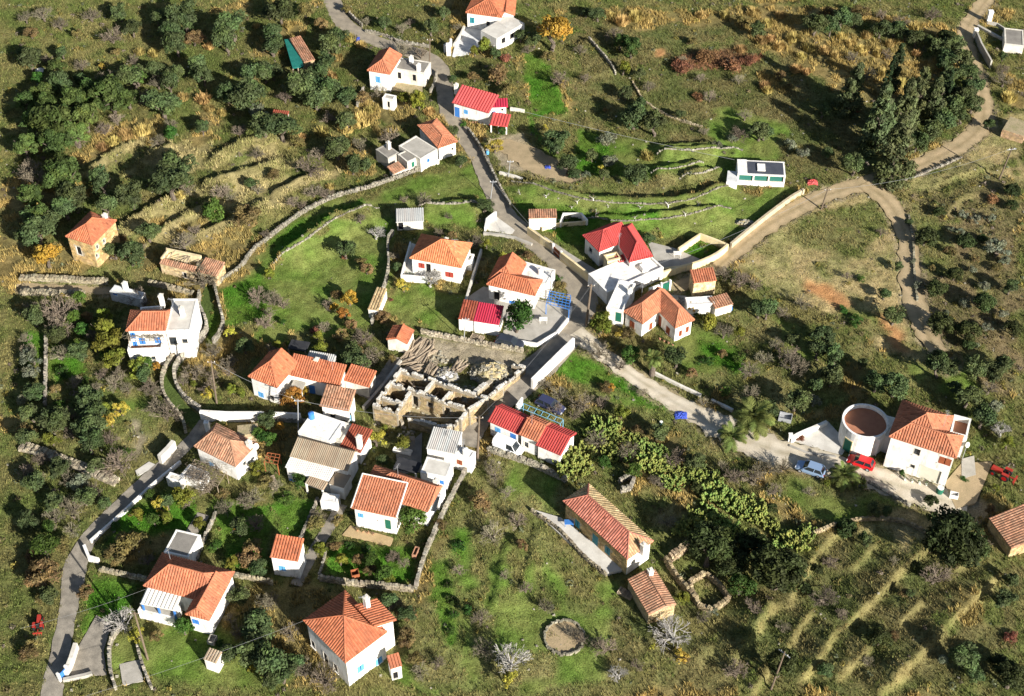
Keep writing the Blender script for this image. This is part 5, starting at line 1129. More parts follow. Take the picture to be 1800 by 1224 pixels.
upole('yardp', 'thin pole standing beside the crimson-roofed outbuilding', (815,600), 4.8, (.4, 0), mat='metal', r=.06)
upole('gardenp', 'tall pole among the bare trees left of the long terracotta house', (381,710), 8.5, (.4, .2), mat='pole', r=.12)
upole('tripod', 'slim pole at the corner of the plain white flat roof', (524,766), 7.2, (.7, .2), mat='metal', r=.07)
upole('lanep', 'wooden pole at the lane end beside the grey corrugated house', (839,808), 8.4, (.4, .3), r=.15)
upole('trackp', 'wooden pole beside the dirt track on the dry slope', (1443,368), 4.3, (.5, 0))
upole('cornerp', 'wooden pole with white crossarm at the right edge above the track', (1756,316), 6.6, (.6, 0), arm=.2)
upole('lowp', 'wooden pole in front of the lower left balcony house', (260,1160), 10.0, (.2, 0))
upole('slopep', 'pole with tilted white crossarm near the bottom right evergreens', (1355,1212), 8.0, (.6, 0), arm=-.8)
upole('yard2', 'thin pole at the edge of the dirt yard', (893,312), 3.6, (.4, 0), mat='metal', r=.05)
def wire(label, a, b, sag=.8, r=.022):
    pts = [a.lerp(b, k / 24) - Vector((0, 0, sag * 4 * (k / 24) * (1 - k / 24))) for k in range(25)]; m = MB(); m.path(pts, r, 3); solo('overhead_wire', m, 'wire', tuple(pts[0]), label, 'wire', 'overhead wires')
wire('long thin wire crossing the meadow from the dirt yard to the cabin', at_z(915, 195, 3), at_z(1291, 281, 3), .3, .03)
wire('wire from the corner pole towards the upper road', TOPS['street'], TOPS['bend'], 1.0)
wire('wire between the tall garden pole and the tripod pole', TOPS['gardenp'], TOPS['tripod'], .6)
wire('wire from the street corner pole towards the track pole', TOPS['street'], TOPS['trackp'], 1.5)
wire('wire from the lane-end pole to the plain white flat roof pole', TOPS['tripod'], TOPS['lanep'], 1.2)
wire('wire from the lane-end pole up to the street corner pole', TOPS['lanep'], TOPS['street'], 1.2)
wire('wire passing over the lower left balcony roof', at_z(36, 1105, 4), at_z(256, 1036, 5), .4, .014)
wire('wire over the lawn hut at the bottom left', at_z(130, 1230, 5), at_z(533, 1092, 5.6), .5, .014)
wire('wire running from the track pole to the right-edge pole', TOPS['trackp'], TOPS['cornerp'], 1.5)
# ------------------------------------------------------------------ small built things
def frame_thing(name, label, cat, quad, hgt, mat, nu, nv, posts=True, r=.05, group=None):
    c = [P(*q, hgt) for q in quad]; g = sum((ground(q.x, q.y) for q in c)) / 4; cen = sum(c, Vector()) / 4; t = thing(name, (cen.x, cen.y, g), label, cat, group)
    for q in c: q.z = g + hgt
    for k in range(nu + 1): m = MB(); m.tube(c[0].lerp(c[1], k / nu), c[3].lerp(c[2], k / nu), r, r, 4, cap=True); part('rafter', m, mat, t)
    for k in range(nv + 1): m = MB(); m.tube(c[0].lerp(c[3], k / nv) + Vector((0, 0, r * 1.6)), c[1].lerp(c[2], k / nv) + Vector((0, 0, r * 1.6)), r, r, 4, cap=True); part('beam', m, mat, t)
    if posts:
        for q in c: m = MB(); m.tube(q, (q.x, q.y, g - .3), r * 1.3, r * 1.3, 5); part('post', m, mat, t)
    return t
frame_thing('pergola', 'bright blue open pergola at the corner house patio', 'pergola', [(960,534),(1000,545),(1003,520),(966,512)], 2.3, 'blue', 6, 5)
frame_thing('metal_frame', 'rusty metal frame standing left of the tan corrugated roofs', 'frame', [(464,812),(488,818),(492,800),(470,796)], 2.0, 'rust', 3, 3)
frame_thing('trellis', 'light blue pipe trellis behind the cottage row', 'trellis', [(915,718),(985,745),(990,738),(920,710)], 1.9, 'skyblue', 6, 1, r=.035)
pg = frame_thing('pergola', 'pergola of dry vines in front of the weathered-roof lane house', 'pergola', [(325,838),(382,856),(398,830),(342,808)], 2.4, 'wood', 5, 4, r=.04)
pb = frame_thing('pergola', 'vine-covered balcony pergola of the two-storey left house', 'pergola', [(226,600),(288,598),(286,585),(224,586)], 4.8, 'wood', 5, 2, r=.04)
def vines(t, n, mat, sx, sy, z0, z1, nm='vine'):
    o = Vector(OFF[t.name]); m = MB()
    for k in range(n):
        q = o + Vector((R.uniform(-sx, sx), R.uniform(-sy, sy), R.uniform(z0, z1)))
        for j in range(4):
            r = q + Vector((R.gauss(0, .35), R.gauss(0, .35), R.gauss(0, .13))); m.tube(q, r, .022, .015, 3); q = r
    part(nm, m, mat, t)
vines(pg, 190, 'twig', 2.3, 1.7, 2.3, 2.7); vines(pb, 90, 'twig', 2.6, .8, 4.7, 5.1)
def gate(label, a, b, hgt, mat):
    p, q = P(*a), P(*b); u = (q - p); u.z = 0; L = u.length; u.normalize(); n = Vector((-u.y, u.x, 0)); t = thing('gate', (p + q) / 2, label, 'gate', 'painted gates'); g = (p.z + q.z) / 2
    for k in range(2):
        m = MB(); m.box(p + u * L * (.25 + .5 * k) + Vector((0, 0, g - p.z + hgt / 2)), u * (L * .24), n * .03, Vector((0, 0, hgt / 2)))
        for j in range(5): m.box(p + u * L * (.05 + .5 * k + .1 * j) + Vector((0, 0, g - p.z + hgt / 2)), u * .025, n * .05, Vector((0, 0, hgt / 2 - .05)))
        part('leaf', m, mat, t)
    for k in (0, 1): m = MB(); m.box(p.lerp(q, k) + u * (.16 if k else -.16) + Vector((0, 0, hgt / 2 + .1)), u * .14, n * .16, Vector((0, 0, hgt / 2 + .3))); part('pillar', m, 'white', t)
gate('light blue gate in the white lane wall', (466,740), (478,741), 1.3, 'skyblue')
gate('light blue gate beside the striped-roof cottage', (612,740), (620,742), 1.3, 'skyblue')
gate('green gate in the dark yard behind the crimson-roofed house', (1163,514), (1175,510), 1.6, 'green_paint')
gate('white-pillared gate of the cream roadside wall', (973,445), (985,456), 1.4, 'rust')
gate('pale gate at the upper house ramp by the road', (783,92), (792,84), 1.4, 'greywhite')
gate('blue gate at the bottom of the lower left ramp', (108,1196), (118,1186), 1.3, 'blue')
def crumple(name, label, cat, px, py, r, h, mat):
    c = P(px, py); m = MB(); n = 14
    for i in range(n):
        for k in range(n):
            x, y = (i / (n - 1) * 2 - 1), (k / (n - 1) * 2 - 1); f = max(0, 1 - (x * x + y * y) * .6); m.v.append((c.x + x * r * 1.2 + R.uniform(-.08, .08), c.y + y * r + R.uniform(-.08, .08), ground(c.x, c.y) + f * h * R.uniform(.6, 1.1) + .03)); m.c.append((1, 1, 1))
    for i in range(n - 1):
        for k in range(n - 1): m.f.append((i * n + k, (i + 1) * n + k, (i + 1) * n + k + 1, i * n + k + 1))
    solo(name, m, mat, tuple(c), label, cat)
crumple('tarpaulin', 'crumpled blue tarpaulin lying beside the dirt track', 'tarpaulin', 1197, 731, .72, .32, 'tarp_blue')
crumple('tarpaulin', 'blue plastic heap under an olive in the dirt yard', 'tarpaulin', 963, 295, .4, .4, 'tarp_blue')
crumple('tarpaulin', 'dark blue sheet beside the road bend at the top', 'tarpaulin', 622, 70, .9, .25, 'tarp_blue')
crumple('sack', 'white sack lying on the left hillside edge', 'sack', 70, 124, .6, .35, 'white')
crumple('cover_sheet', 'red sheet thrown over a pile beside the track wall end', 'cover', 1428, 322, .7, .6, 'sheet_red')
def barrel(label, px, py, mat, r=.3, h=.9):
    c = P(px, py); t = thing('barrel', c, label, 'barrel'); m = MB(); m.tube(c, c + Vector((0, 0, h * .5)), r * .9, r, 12); m.tube(c + Vector((0, 0, h * .5)), c + Vector((0, 0, h)), r, r * .9, 12, cap=True); part('drum', m, mat, t)
    m = MB(); m.tube(c + Vector((0, 0, h)), c + Vector((0, 0, h + .05)), r * .92, r * .92, 12, cap=True); part('lid', m, 'white', t)
barrel('blue water barrel behind the beige flat roof at the lane end', 790, 842, 'blue', .4, 1.1); barrel('blue barrel in the dirt yard beside the yellow bush', 857, 271, 'lightblue'); barrel('turquoise bucket in the grass beside the footpath', 1162, 746, 'teal', .25, .5); barrel('green bin at the corner of the big right house', 1651, 866, 'green_paint', .5, 1.0)
barrel('blue barrel beside the tiny shed right of the brown-shuttered house', 1284, 545, 'blue', .3, .9)
def solar(label, a, b):
    c, d, s = frame(*a, *b); t = thing('solar_heater', c, label, 'solar panel'); z = 2.4; m = MB(); m.box(c + Vector((0, 0, z)), d * 1.0 + Vector((0, 0, .45)), s * .55, Vector((0, 0, .04))); part('panel', m, 'glass', t); m = MB(); q = c + d * 1.0 + Vector((0, 0, z + .55)); m.tube(q - s * .6, q + s * .6, .2, .2, 10, cap=True); part('tank', m, 'metal', t)
    for k in (-1, 1): m = MB(); m.tube(c + s * .4 * k + d * .7, c + s * .4 * k + d * .7 + Vector((0, 0, z + .2)), .03, .03, 4); part('leg', m, 'metal', t)
solar('tilted solar water heater beside the garden house wall', (760,915), (768,895))
def dish(label, px, py, up, r=.45):
    c = P(px, py, up); t = thing('satellite_dish', c, label, 'satellite dish'); m = MB(); nrm = Vector((.5, -.7, .5)).normalized(); u = nrm.orthogonal().normalized(); v = nrm.cross(u)
    for i in range(4):
        for k in range(12): a = 2 * math.pi * k / 12; f = (i + .01) / 3; m.v.append(tuple(c + (u * math.cos(a) + v * math.sin(a)) * r * f + nrm * .25 * r * f * f)); m.c.append((1, 1, 1))
    for i in range(3):
        for k in range(12): m.f.append((i * 12 + k, i * 12 + (k + 1) % 12, (i + 1) * 12 + (k + 1) % 12, (i + 1) * 12 + k))
    part('reflector', m, 'white', t); m = MB(); m.tube(c, c - Vector((0, 0, up + .2)), .04, .04, 5); part('mast', m, 'metal', t)
dish('white satellite dish on the weathered-roof lane house', 449, 785, 3.4); dish('white satellite dish at the right corner of the tower house', 1700, 782, 3.2, .4)
def skip(label, px, py, mat, s=(1.3, .8, .8), name='crate', cat='crate', ang=.4):
    c = P(px, py); u = Vector((math.cos(ang), math.sin(ang), 0)); n = Vector((-u.y, u.x, 0)); t = thing(name, c, label, cat); m = MB(); L, Wd, Hh = s
    for (o, hu, hn) in ((n * Wd / 2, u * L / 2, n * .04), (-n * Wd / 2, u * L / 2, n * .04), (u * (L / 2 - .04), u * .04, n * (Wd / 2 - .043)), (-u * (L / 2 - .04), u * .04, n * (Wd / 2 - .043))): m.box(c + o + Vector((0, 0, Hh / 2)), hu, hn, Vector((0, 0, Hh / 2)))
    part('side', m, mat, t); m = MB(); m.box(c + Vector((0, 0, .12)), u * (L / 2 - .09), n * (Wd / 2 - .05), Vector((0, 0, .05))); part('bottom', m, mat, t)
skip('grey metal trailer box parked near the date palm', 1380, 737, 'metal', (1.8, 1.2, .7), 'trailer', 'trailer', -.3)
skip('stone water trough on the lawn behind the hut', 374, 1128, 'concrete', (1.1, .8, .7), 'trough', 'trough', 1.3)
skip('rusty container in the vegetable garden corner', 625, 1015, 'rust', (1.0, .9, 1.1), 'container', 'container', .3)
skip('brick-red planter at the right edge of the vegetable garden', 731, 975, 'tile_old', (1.4, .5, .8), 'planter', 'planter', 1.3)
skip('white tank box behind the big right house', 1676, 874, 'white', (1.1, .7, .7), 'tank', 'tank', -.3)
skip('white washed garden planter with a shrub behind the garden house', 708, 795, 'white', (2.6, .7, .5), 'planter', 'planter', -.3)
def post(label, px, py, h, mat, r=.3):
    c = P(px, py); t = thing('gate_pillar', c, label, 'pillar', 'white gate pillars'); m = MB(); m.box(c + Vector((0, 0, h / 2 - .2)), (r, 0, 0), (0, r, 0), (0, 0, h / 2 + .2)); part('shaft', m, mat, t); m = MB(); m.box(c + Vector((0, 0, h + .08)), (r * 1.15, 0, 0), (0, r * 1.15, 0), (0, 0, .08)); part('cap', m, mat, t)
post('white pillar at the lane corner behind the weathered-roof house', 366, 758, 1.8, 'white'); post('tall white pillar at the top right gateway', 1737, 40, 2.4, 'white', .4); post('white pillar at the end of the tapered top right wall', 1713, 65, 1.6, 'white', .35); post('white pillar beside the road at the upper house ramp', 789, 97, 2.2, 'white', .4); post('white pillar at the near end of the round tower forecourt', 1388, 775, 1.2, 'white', .25)

# ------------------------------------------------------------------ yard clutter
def aerial(label, px, py, up, h=2.2):
    b = P(px, py, up); t = thing('roof_aerial', b, label, 'aerial', 'television aerials'); m = MB(); m.tube(b - Vector((0, 0, .6)), b + Vector((0, 0, h)), .025, .02, 5); part('mast', m, 'metal', t)
    a = R.uniform(0, 3.1); u = Vector((math.cos(a), math.sin(a), 0)); n = Vector((-u.y, u.x, 0)); m = MB(); m.tube(b + Vector((0, 0, h - .1)) - u * .5, b + Vector((0, 0, h - .1)) + u * .5, .018, .018, 4); part('boom', m, 'metal', t)
    m = MB()
    for k in range(6): q = b + Vector((0, 0, h - .1)) + u * (-.45 + .18 * k); m.tube(q - n * .25, q + n * .25, .012, .012, 3)
    part('elements', m, 'metal', t, kind='stuff')
for lab, px, py, up in (('aerial on the orange hip-roofed house', 800, 440, 4.6), ('aerial on the crimson-roofed house', 1088, 432, 4.4), ('aerial on the brown-shuttered house', 1128, 520, 3.3), ('aerial on the pyramid-roofed bottom house', 640, 1068, 7), ('aerial on the lower left balcony house', 300, 985, 4.6), ('aerial on the beige flat roof at the left', 305, 545, 5.8), ('aerial on the pale grey corrugated house', 815, 795, 3.4), ('aerial on the long terracotta house', 585, 650, 4.2), ('aerial on the top edge house', 890, 45, 3.0), ('aerial on the big right house', 1660, 745, 7.4), ('aerial on the row of three cottages', 935, 745, 4.2), ('aerial on the two-level garden house', 700, 838, 4.6)): aerial(lab, px, py, up)
def pots(label, px, py, n, dx, dy, mat='tile_old'):
    c = P(px, py)
    t = thing('flower_pots', c, label, 'flower pots')
    for k in range(n):
        q = c + Vector((dx * k, dy * k, .1)); m = MB(); m.tube(q, q + Vector((0, 0, .32)), .13, .19, 8, cap=True); part('pot', m, mat, t)
        m = MB()
        for j in range(26):
            d = Vector((R.gauss(0, 1), R.gauss(0, 1), abs(R.gauss(0, 1)))).normalized(); e = q + Vector((0, 0, .36)) + d * R.uniform(.1, .3); s_ = Vector((R.gauss(0, .06), R.gauss(0, .06), R.gauss(0, .06))); r_ = Vector((R.gauss(0, .06), R.gauss(0, .06), R.gauss(0, .06))); m.quad(e - s_, e + r_, e + s_)
        part('plant', m, 'leaf_citrus', t)
pots('row of flower pots on the corner house patio', 905, 560, 5, .5, -.12); pots('flower pots against the two-level garden house', 628, 934, 4, .7, -.2); pots('flower pots at the front of the brown-shuttered house', 1160, 598, 4, .6, -.4); pots('flower pots along the big right house front', 1590, 845, 4, .9, -.3, 'white'); pots('flower pots on the terrace of the orange hip-roofed house', 715, 485, 3, .5, -.1); pots('flower pots on the stone farmhouse terrace', 1020, 938, 4, .9, -.85); pots('flower pots outside the red-roofed roadside cottage', 826, 216, 3, .5, -.12)
def table(label, px, py, mat='white', top='white'):
    c = P(px, py) + Vector((0, 0, .12)); t = thing('garden_table', c, label, 'table'); m = MB(); m.box(c + Vector((0, 0, .72)), (.6, 0, 0), (0, .4, 0), (0, 0, .03)); part('top', m, top, t)
    for sx in (-.5, .5):
        for sy in (-.32, .32): m = MB(); m.tube(c + Vector((sx, sy, 0)), c + Vector((sx, sy, .7)), .03, .03, 5); part('leg', m, mat, t)
table('white garden table on the corner house patio', 955, 568); table('white table on the concrete yard of the crimson-roofed house', 1190, 452); table('blue table on the terrace of the long stone farmhouse', 1000, 925, 'blue', 'blue'); table('wooden table behind the grey corrugated house', 722, 778, 'wood', 'wood')
def tank(label, px, py, up, mat='white'):
    c = P(px, py, up); t = thing('water_tank', c, label, 'water tank'); m = MB(); m.tube(c, c + Vector((0, 0, .95)), .42, .42, 14, cap=True); part('tank', m, mat, t); m = MB(); m.tube(c + Vector((0, 0, .95)), c + Vector((0, 0, 1.08)), .42, .12, 14, cap=True); part('lid', m, mat, t)
tank('round white water tank on the white flat roof beside the patio', 950, 482, 3.0); tank('round white water tank on the grey lane-end roof', 818, 798, 3.05); tank('round blue water tank on the white flat tripod-pole roof', 548, 735, 3.85, 'blue')
def logs(label, px, py, n=40, ang=.4, L=.5):
    c = P(px, py); t = thing('firewood_stack', c, label, 'firewood'); u = Vector((math.cos(ang), math.sin(ang), 0)); w = Vector((-u.y, u.x, 0))
    for k in range(n):
        q = c + w * ((k % 10) * .2 - 1) + Vector((0, 0, .1 + (k // 10) * .17)); m = MB(); g = R.uniform(.7, 1.5); m.tube(q - u * L, q + u * L, .09, .085, 6, col=(g, g, g), cap=True); part('log', m, 'wood', t)
logs('stacked firewood beside the tan corrugated roofs', 480, 850); logs('stacked firewood by the small outbuilding wall', 838, 596, 30, 1.2); logs('stacked firewood beside the stone outhouse', 1098, 1045, 30, 1.0)
# ------------------------------------------------------------------ plants: meshes
def leaves_np(P_, N_, size, rs, stretch=1.5):
    n = len(P_); r = rs.normal(size=(n, 3)); U = np.cross(N_, r); U /= np.linalg.norm(U, axis=1)[:, None] + 1e-9; V = np.cross(N_, U); s = size * rs.uniform(.6, 1.4, (n, 1))
    return np.stack([P_ - U * s * stretch, P_ - V * s * .7, P_ + U * s * stretch, P_ + V * s * .7], 1).reshape(-1, 3), np.arange(n * 4).reshape(-1, 4)
def crown_np(seed, nc=18, nl=100, size=.075, sq=.85, cr=(.26, .42), rad=(.35, .78), zmin=-.45, shape='round', tone=.30):
    rs = np.random.RandomState(seed); Pl = []; Nl = []; Cl = []
    lean = rs.normal(size=2) * .12
    for c in range(nc):
        d = rs.normal(size=3); d /= np.linalg.norm(d)
        if shape == 'round':
            if d[2] < zmin: d[2] = -d[2]
            ctr = d * rs.uniform(*rad) * np.array([1, 1, sq]); ctr[:2] += lean * d[2]; r = rs.uniform(*cr)
        elif shape == 'cone':
            z = rs.uniform(0, 1) ** 1.2; w = (1 - z) ** .7 * .92 + .05; a = rs.uniform(0, 6.283); ctr = np.array([math.cos(a) * w * rs.uniform(.4, 1), math.sin(a) * w * rs.uniform(.4, 1), -1 + 2.9 * z]); r = rs.uniform(*cr) * (1 - .5 * z)
        elif shape == 'column':
            z = (c + .5) / nc; w = .30 * math.sin(math.pi * min(z * .9 + .1, 1)) ** .6; a = rs.uniform(0, 6.283); ctr = np.array([math.cos(a) * w, math.sin(a) * w, -1 + 5.6 * z]); r = rs.uniform(.35, .5) * (1 - .6 * z)
        else:  # low dome
            d[2] = abs(d[2]); ctr = d * rs.uniform(*rad) * np.array([1, 1, sq]) - np.array([0, 0, .15]); r = rs.uniform(*cr)
        q = rs.normal(size=(nl, 3)); q /= np.linalg.norm(q, axis=1)[:, None]; q[:, 2] = np.where(q[:, 2] < -.5, -q[:, 2], q[:, 2]); rr = r * rs.uniform(.55, 1.08, (nl, 1))
        Pl.append(ctr + q * rr * np.array([1, 1, .85])); nn = q + rs.normal(size=(nl, 3)) * .55; Nl.append(nn / np.linalg.norm(nn, axis=1)[:, None])
        t = rs.uniform(1 - tone, 1 + tone); lt = t * rs.uniform(.75, 1.3, (nl, 1)); Cl.append(np.concatenate([lt * rs.uniform(.93, 1.1), lt, lt * rs.uniform(.8, 1.05)], 1))
    P_ = np.concatenate(Pl); V, F = leaves_np(P_, np.concatenate(Nl), size, rs); C = np.repeat(np.concatenate(Cl), 4, 0); return V, F, C
def bare_np(seed, depth=5, spread=.55, r0=.05, up=.35, first=8):
    rs = random.Random(seed); m = MB()
    def grow(p, d, L, r, k):
        q = p + d * L; m.tube(p, q, r, r * .72, 3 if k < 4 else 3)
        if k == 0: return
        for _ in range(3 if k > 1 else 2):
            nd = (d + Vector((rs.gauss(0, spread), rs.gauss(0, spread), rs.gauss(up * .4, spread * .7)))).normalized(); grow(q if rs.random() < .6 else p.lerp(q, rs.uniform(.5, 1)), nd, L * rs.uniform(.62, .9), max(r * .62, .011), k - 1)
    for _ in range(first):
        a = rs.uniform(0, 6.28); grow(Vector((0, 0, -.65)), Vector((math.cos(a) * .9, math.sin(a) * .9, rs.uniform(.5, 1.2))).normalized(), .45, r0, depth - 1)
    return m
def tussock_np(seed, n=230):
    rs = np.random.RandomState(seed); a = rs.uniform(0, 6.283, n); rr = np.sqrt(rs.uniform(0, 1, n)) * .85; b = np.stack([np.cos(a) * rr, np.sin(a) * rr, np.full(n, -.6)], 1)
    lean = np.stack([np.cos(a), np.sin(a), np.zeros(n)], 1) * (rs.uniform(.05, .45, n) * rr)[:, None] + rs.normal(size=(n, 3)) * .12; h = rs.uniform(.6, 1.35, n) * (1.15 - .5 * rr)
    tip = b + lean; tip[:, 2] = -.6 + h; w = np.stack([-np.sin(a), np.cos(a), np.zeros(n)], 1) * rs.uniform(.04, .09, n)[:, None]
    V = np.stack([b - w, b + w, tip], 1).reshape(-1, 3); t = rs.uniform(.7, 1.35, (n, 1)); C = np.repeat(np.concatenate([t, t, t], 1), 3, 0); return V, np.arange(n * 3).reshape(-1, 3), C
def cactus_mb(seed, pads=85, L0=.16, L1=.25, n0=44):
    rs = random.Random(seed); m = MB()
    def pad(base, up, side, L, W):
        nrm = up.cross(side).normalized(); c = base + up * L * .5; i = len(m.v); t = rs.uniform(.75, 1.3); y = rs.uniform(.85, 1.15)
        for sg in (-1, 1):
            for k in range(8):
                a = 2 * math.pi * k / 8; m.v.append(tuple(c + up * math.cos(a) * L * .5 + side * math.sin(a) * W * .5 + nrm * sg * .028)); m.c.append((t * y, t, t * .9))
            m.v.append(tuple(c + nrm * sg * .06)); m.c.append((t * y, t, t * .9))
        for k in range(8):
            k2 = (k + 1) % 8; m.f.append((i + k, i + k2, i + 8)); m.f.append((i + 9 + k2, i + 9 + k, i + 17)); m.f.append((i + k, i + 9 + k, i + 9 + k2, i + k2))
        return c + up * L * .48
    stack = []
    for _ in range(n0):
        a = rs.uniform(0, 6.28); r = math.sqrt(rs.random()) * .85; stack.append((Vector((math.cos(a) * r, math.sin(a) * r, -.62)), 0))
    n = 0
    while stack and n < pads:
        b, k = stack.pop(0); a = rs.uniform(0, 6.28); out = Vector((b.x, b.y, 0)); up = (Vector((rs.gauss(0, .35), rs.gauss(0, .35), 1)) + out * .5).normalized(); side = up.cross(Vector((math.cos(a), math.sin(a), .1))).normalized()
        L = rs.uniform(L0, L1); tip = pad(b, up, side, L, L * .68); n += 1
        if k < 5:
            for _ in range(2 if rs.random() < .75 else 1): stack.append((tip + side * rs.uniform(-.08, .08), k + 1))
    return m
def trunk_mb(seed, top=.2, r=.10, limbs=5, foot=-1.0):
    rs = random.Random(seed); m = MB(); q = Vector((0, 0, foot - .15)); 
    for k in range(3):
        n = Vector((rs.gauss(0, .06), rs.gauss(0, .06), foot + (top - foot) * .5 * (k + 1) / 3)); m.tube(q, n, r * (1.2 - .15 * k), r * (1.05 - .15 * k), 6); q = n
    for k in range(limbs):
        a = 6.28 * k / limbs + rs.uniform(-.4, .4); e = q + Vector((math.cos(a) * .38, math.sin(a) * .38, rs.uniform(.2, .5))); m.tube(q, e, r * .6, r * .3, 5)
        f = e + Vector((math.cos(a) * .25, math.sin(a) * .25, rs.uniform(.1, .35))); m.tube(e, f, r * .3, r * .12, 4)
    return m
LIB = {}
def reg(kind, matn, gen, nvar, part_name, trunk=None, tm='bark', mb=False):
    L = []
    for v in range(nvar):
        x = gen(1000 + v * 37 + len(LIB) * 101)
        me = x.mesh('leafage') if mb else mesh_np('leafage', *x)
        me.materials.append(M(matn)); tr = None
        if trunk: tr = trunk(500 + v * 13 + len(LIB)).mesh('trunk'); tr.materials.append(M(tm))
        L.append((me, tr))
    LIB[kind] = (L, part_name)
tk = lambda s: trunk_mb(s); tks = lambda s: trunk_mb(s, top=0, r=.07, limbs=4, foot=-.6); tkt = lambda s: trunk_mb(s, top=1.5, r=.09, limbs=6, foot=-1.2)
reg('o', 'leaf_olive', lambda s: crown_np(s, 22, 125, .062), 4, 'crown', tk)
reg('p', 'leaf_evergreen', lambda s: crown_np(s, 24, 120, .058, cr=(.22, .36)), 3, 'crown', tk)
reg('k', 'leaf_maquis', lambda s: crown_np(s, 28, 110, .056, sq=.75, cr=(.24, .36), rad=(.5, .72), zmin=-.1), 3, 'crown', tks)
reg('K', 'leaf_maquis', lambda s: crown_np(s, 46, 130, .045, sq=.8, cr=(.2, .32), rad=(.45, .8), zmin=-.2), 2, 'crown', tk)
reg('g', 'leaf_citrus', lambda s: crown_np(s, 20, 100, .06, cr=(.25, .4)), 3, 'crown', tk)
reg('G', 'leaf_citrus', lambda s: crown_np(s, 20, 80, .05, sq=.45, shape='low', rad=(.2, .9), cr=(.15, .3)), 2, 'foliage', tks)
reg('q', 'leaf_yellowgreen', lambda s: crown_np(s, 18, 95, .065, cr=(.22, .38)), 3, 'crown', tk)
reg('Y', 'leaf_yellow', lambda s: crown_np(s, 17, 62, .06, cr=(.2, .36)), 3, 'crown', tk)
reg('A', 'leaf_autumn', lambda s: crown_np(s, 24, 90, .055, cr=(.22, .34)), 2, 'crown', tk)
reg('d', 'leaf_drybush', lambda s: crown_np(s, 18, 85, .06, cr=(.22, .38), zmin=-.2), 3, 'foliage', tks)
reg('r', 'leaf_reddish', lambda s: crown_np(s, 20, 75, .055, sq=.5, shape='low', rad=(.2, .85)), 2, 'foliage', tks)
reg('e', 'leaf_greygreen', lambda s: crown_np(s, 18, 85, .06, cr=(.22, .38), zmin=-.1), 3, 'foliage', tks)
reg('T', 'leaf_conifer', lambda s: crown_np(s, 84, 75, .055, shape='cone', cr=(.24, .38)), 3, 'crown', tkt)
reg('C', 'leaf_cypress', lambda s: crown_np(s, 30, 95, .075, shape='column'), 2, 'crown', tkt)
reg('c', 'leaf_cactus', lambda s: cactus_mb(s, 330), 3, 'pads', None, mb=True)
reg('y', 'leaf_golden', tussock_np, 3, 'blades', None)
reg('b', 'twig', lambda s: bare_np(s), 4, 'branches', tk, 'bark', mb=True)
reg('B', 'twig_pale', lambda s: bare_np(s, spread=.5, r0=.045), 3, 'branches', tk, 'twig_pale', mb=True)
reg('w', 'twig', lambda s: bare_np(s, depth=4, spread=.45, first=4, r0=.04), 2, 'branches', lambda s: trunk_mb(s, r=.085, limbs=2), 'white', mb=True)
#           name, description, category, centre height / radius, z scale, aim (fraction of radius used for base)
INFO = dict(o=('olive_tree', 'dark olive tree', 'olive tree', 1.0, 1.0), p=('evergreen_tree', 'dense evergreen tree', 'tree', 1.0, .95), k=('evergreen_shrub', 'rounded dark evergreen shrub', 'shrub', .6, .85), K=('evergreen_tree', 'huge dark evergreen tree', 'tree', .95, .95),
 g=('citrus_tree', 'bright green leafy tree', 'tree', 1.0, 1.0), G=('green_bush', 'low bright green bush', 'bush', .35, .7), q=('leafy_tree', 'yellow-green leafy tree', 'tree', 1.0, 1.0), Y=('yellow_tree', 'bright yellow small tree', 'tree', .95, .95), A=('autumn_tree', 'orange autumn tree', 'tree', 1.0, 1.0),
 d=('dry_bush', 'olive-brown dry bush', 'bush', .65, .85), r=('reddish_bush', 'low reddish-brown bush', 'bush', .35, .8), e=('grey_shrub', 'grey-green shrub', 'shrub', .6, .8), T=('conifer_tree', 'tall shaggy conifer', 'conifer', 1.25, 1.05), C=('cypress_tree', 'slender dark cypress', 'cypress', 1.2, 1.0),
 c=('prickly_pear', 'pale green prickly pear thicket', 'cactus', .62, 1.0), y=('dry_grass_clump', 'golden dry grass clump', 'grass clump', .6, .75), b=('bare_tree', 'leafless grey-brown tree', 'tree', .95, .95), B=('bare_tree', 'pale leafless bushy tree', 'tree', .85, .85), w=('sapling', 'sapling with whitewashed trunk', 'sapling', 1.0, 1.0))
GROUPS = dict(o='olive trees of the hillside', p='dense evergreen trees on the left hillside', k='round evergreen shrubs', K='huge evergreen trees', g='leafy green garden trees', G='low green bushes', q='yellow-green trees', Y='yellow trees and shrubs', A='autumn-coloured trees', d='dry bushes', r='reddish bushes', e='grey-green shrubs', T='conifers of the grove', C='cypresses of the grove', c='prickly pear thickets', y='golden grass clumps', b='leafless trees', B='pale leafless trees', w='saplings with whitewashed trunks')
PLANTS = []
def tile(ox, oy, sc, s):
    for it in s.split():
        k = it[0]; x, y, r = it[1:].split(','); PLANTS.append((k, ox + float(x) / sc, oy + float(y) / sc, float(r) / sc))
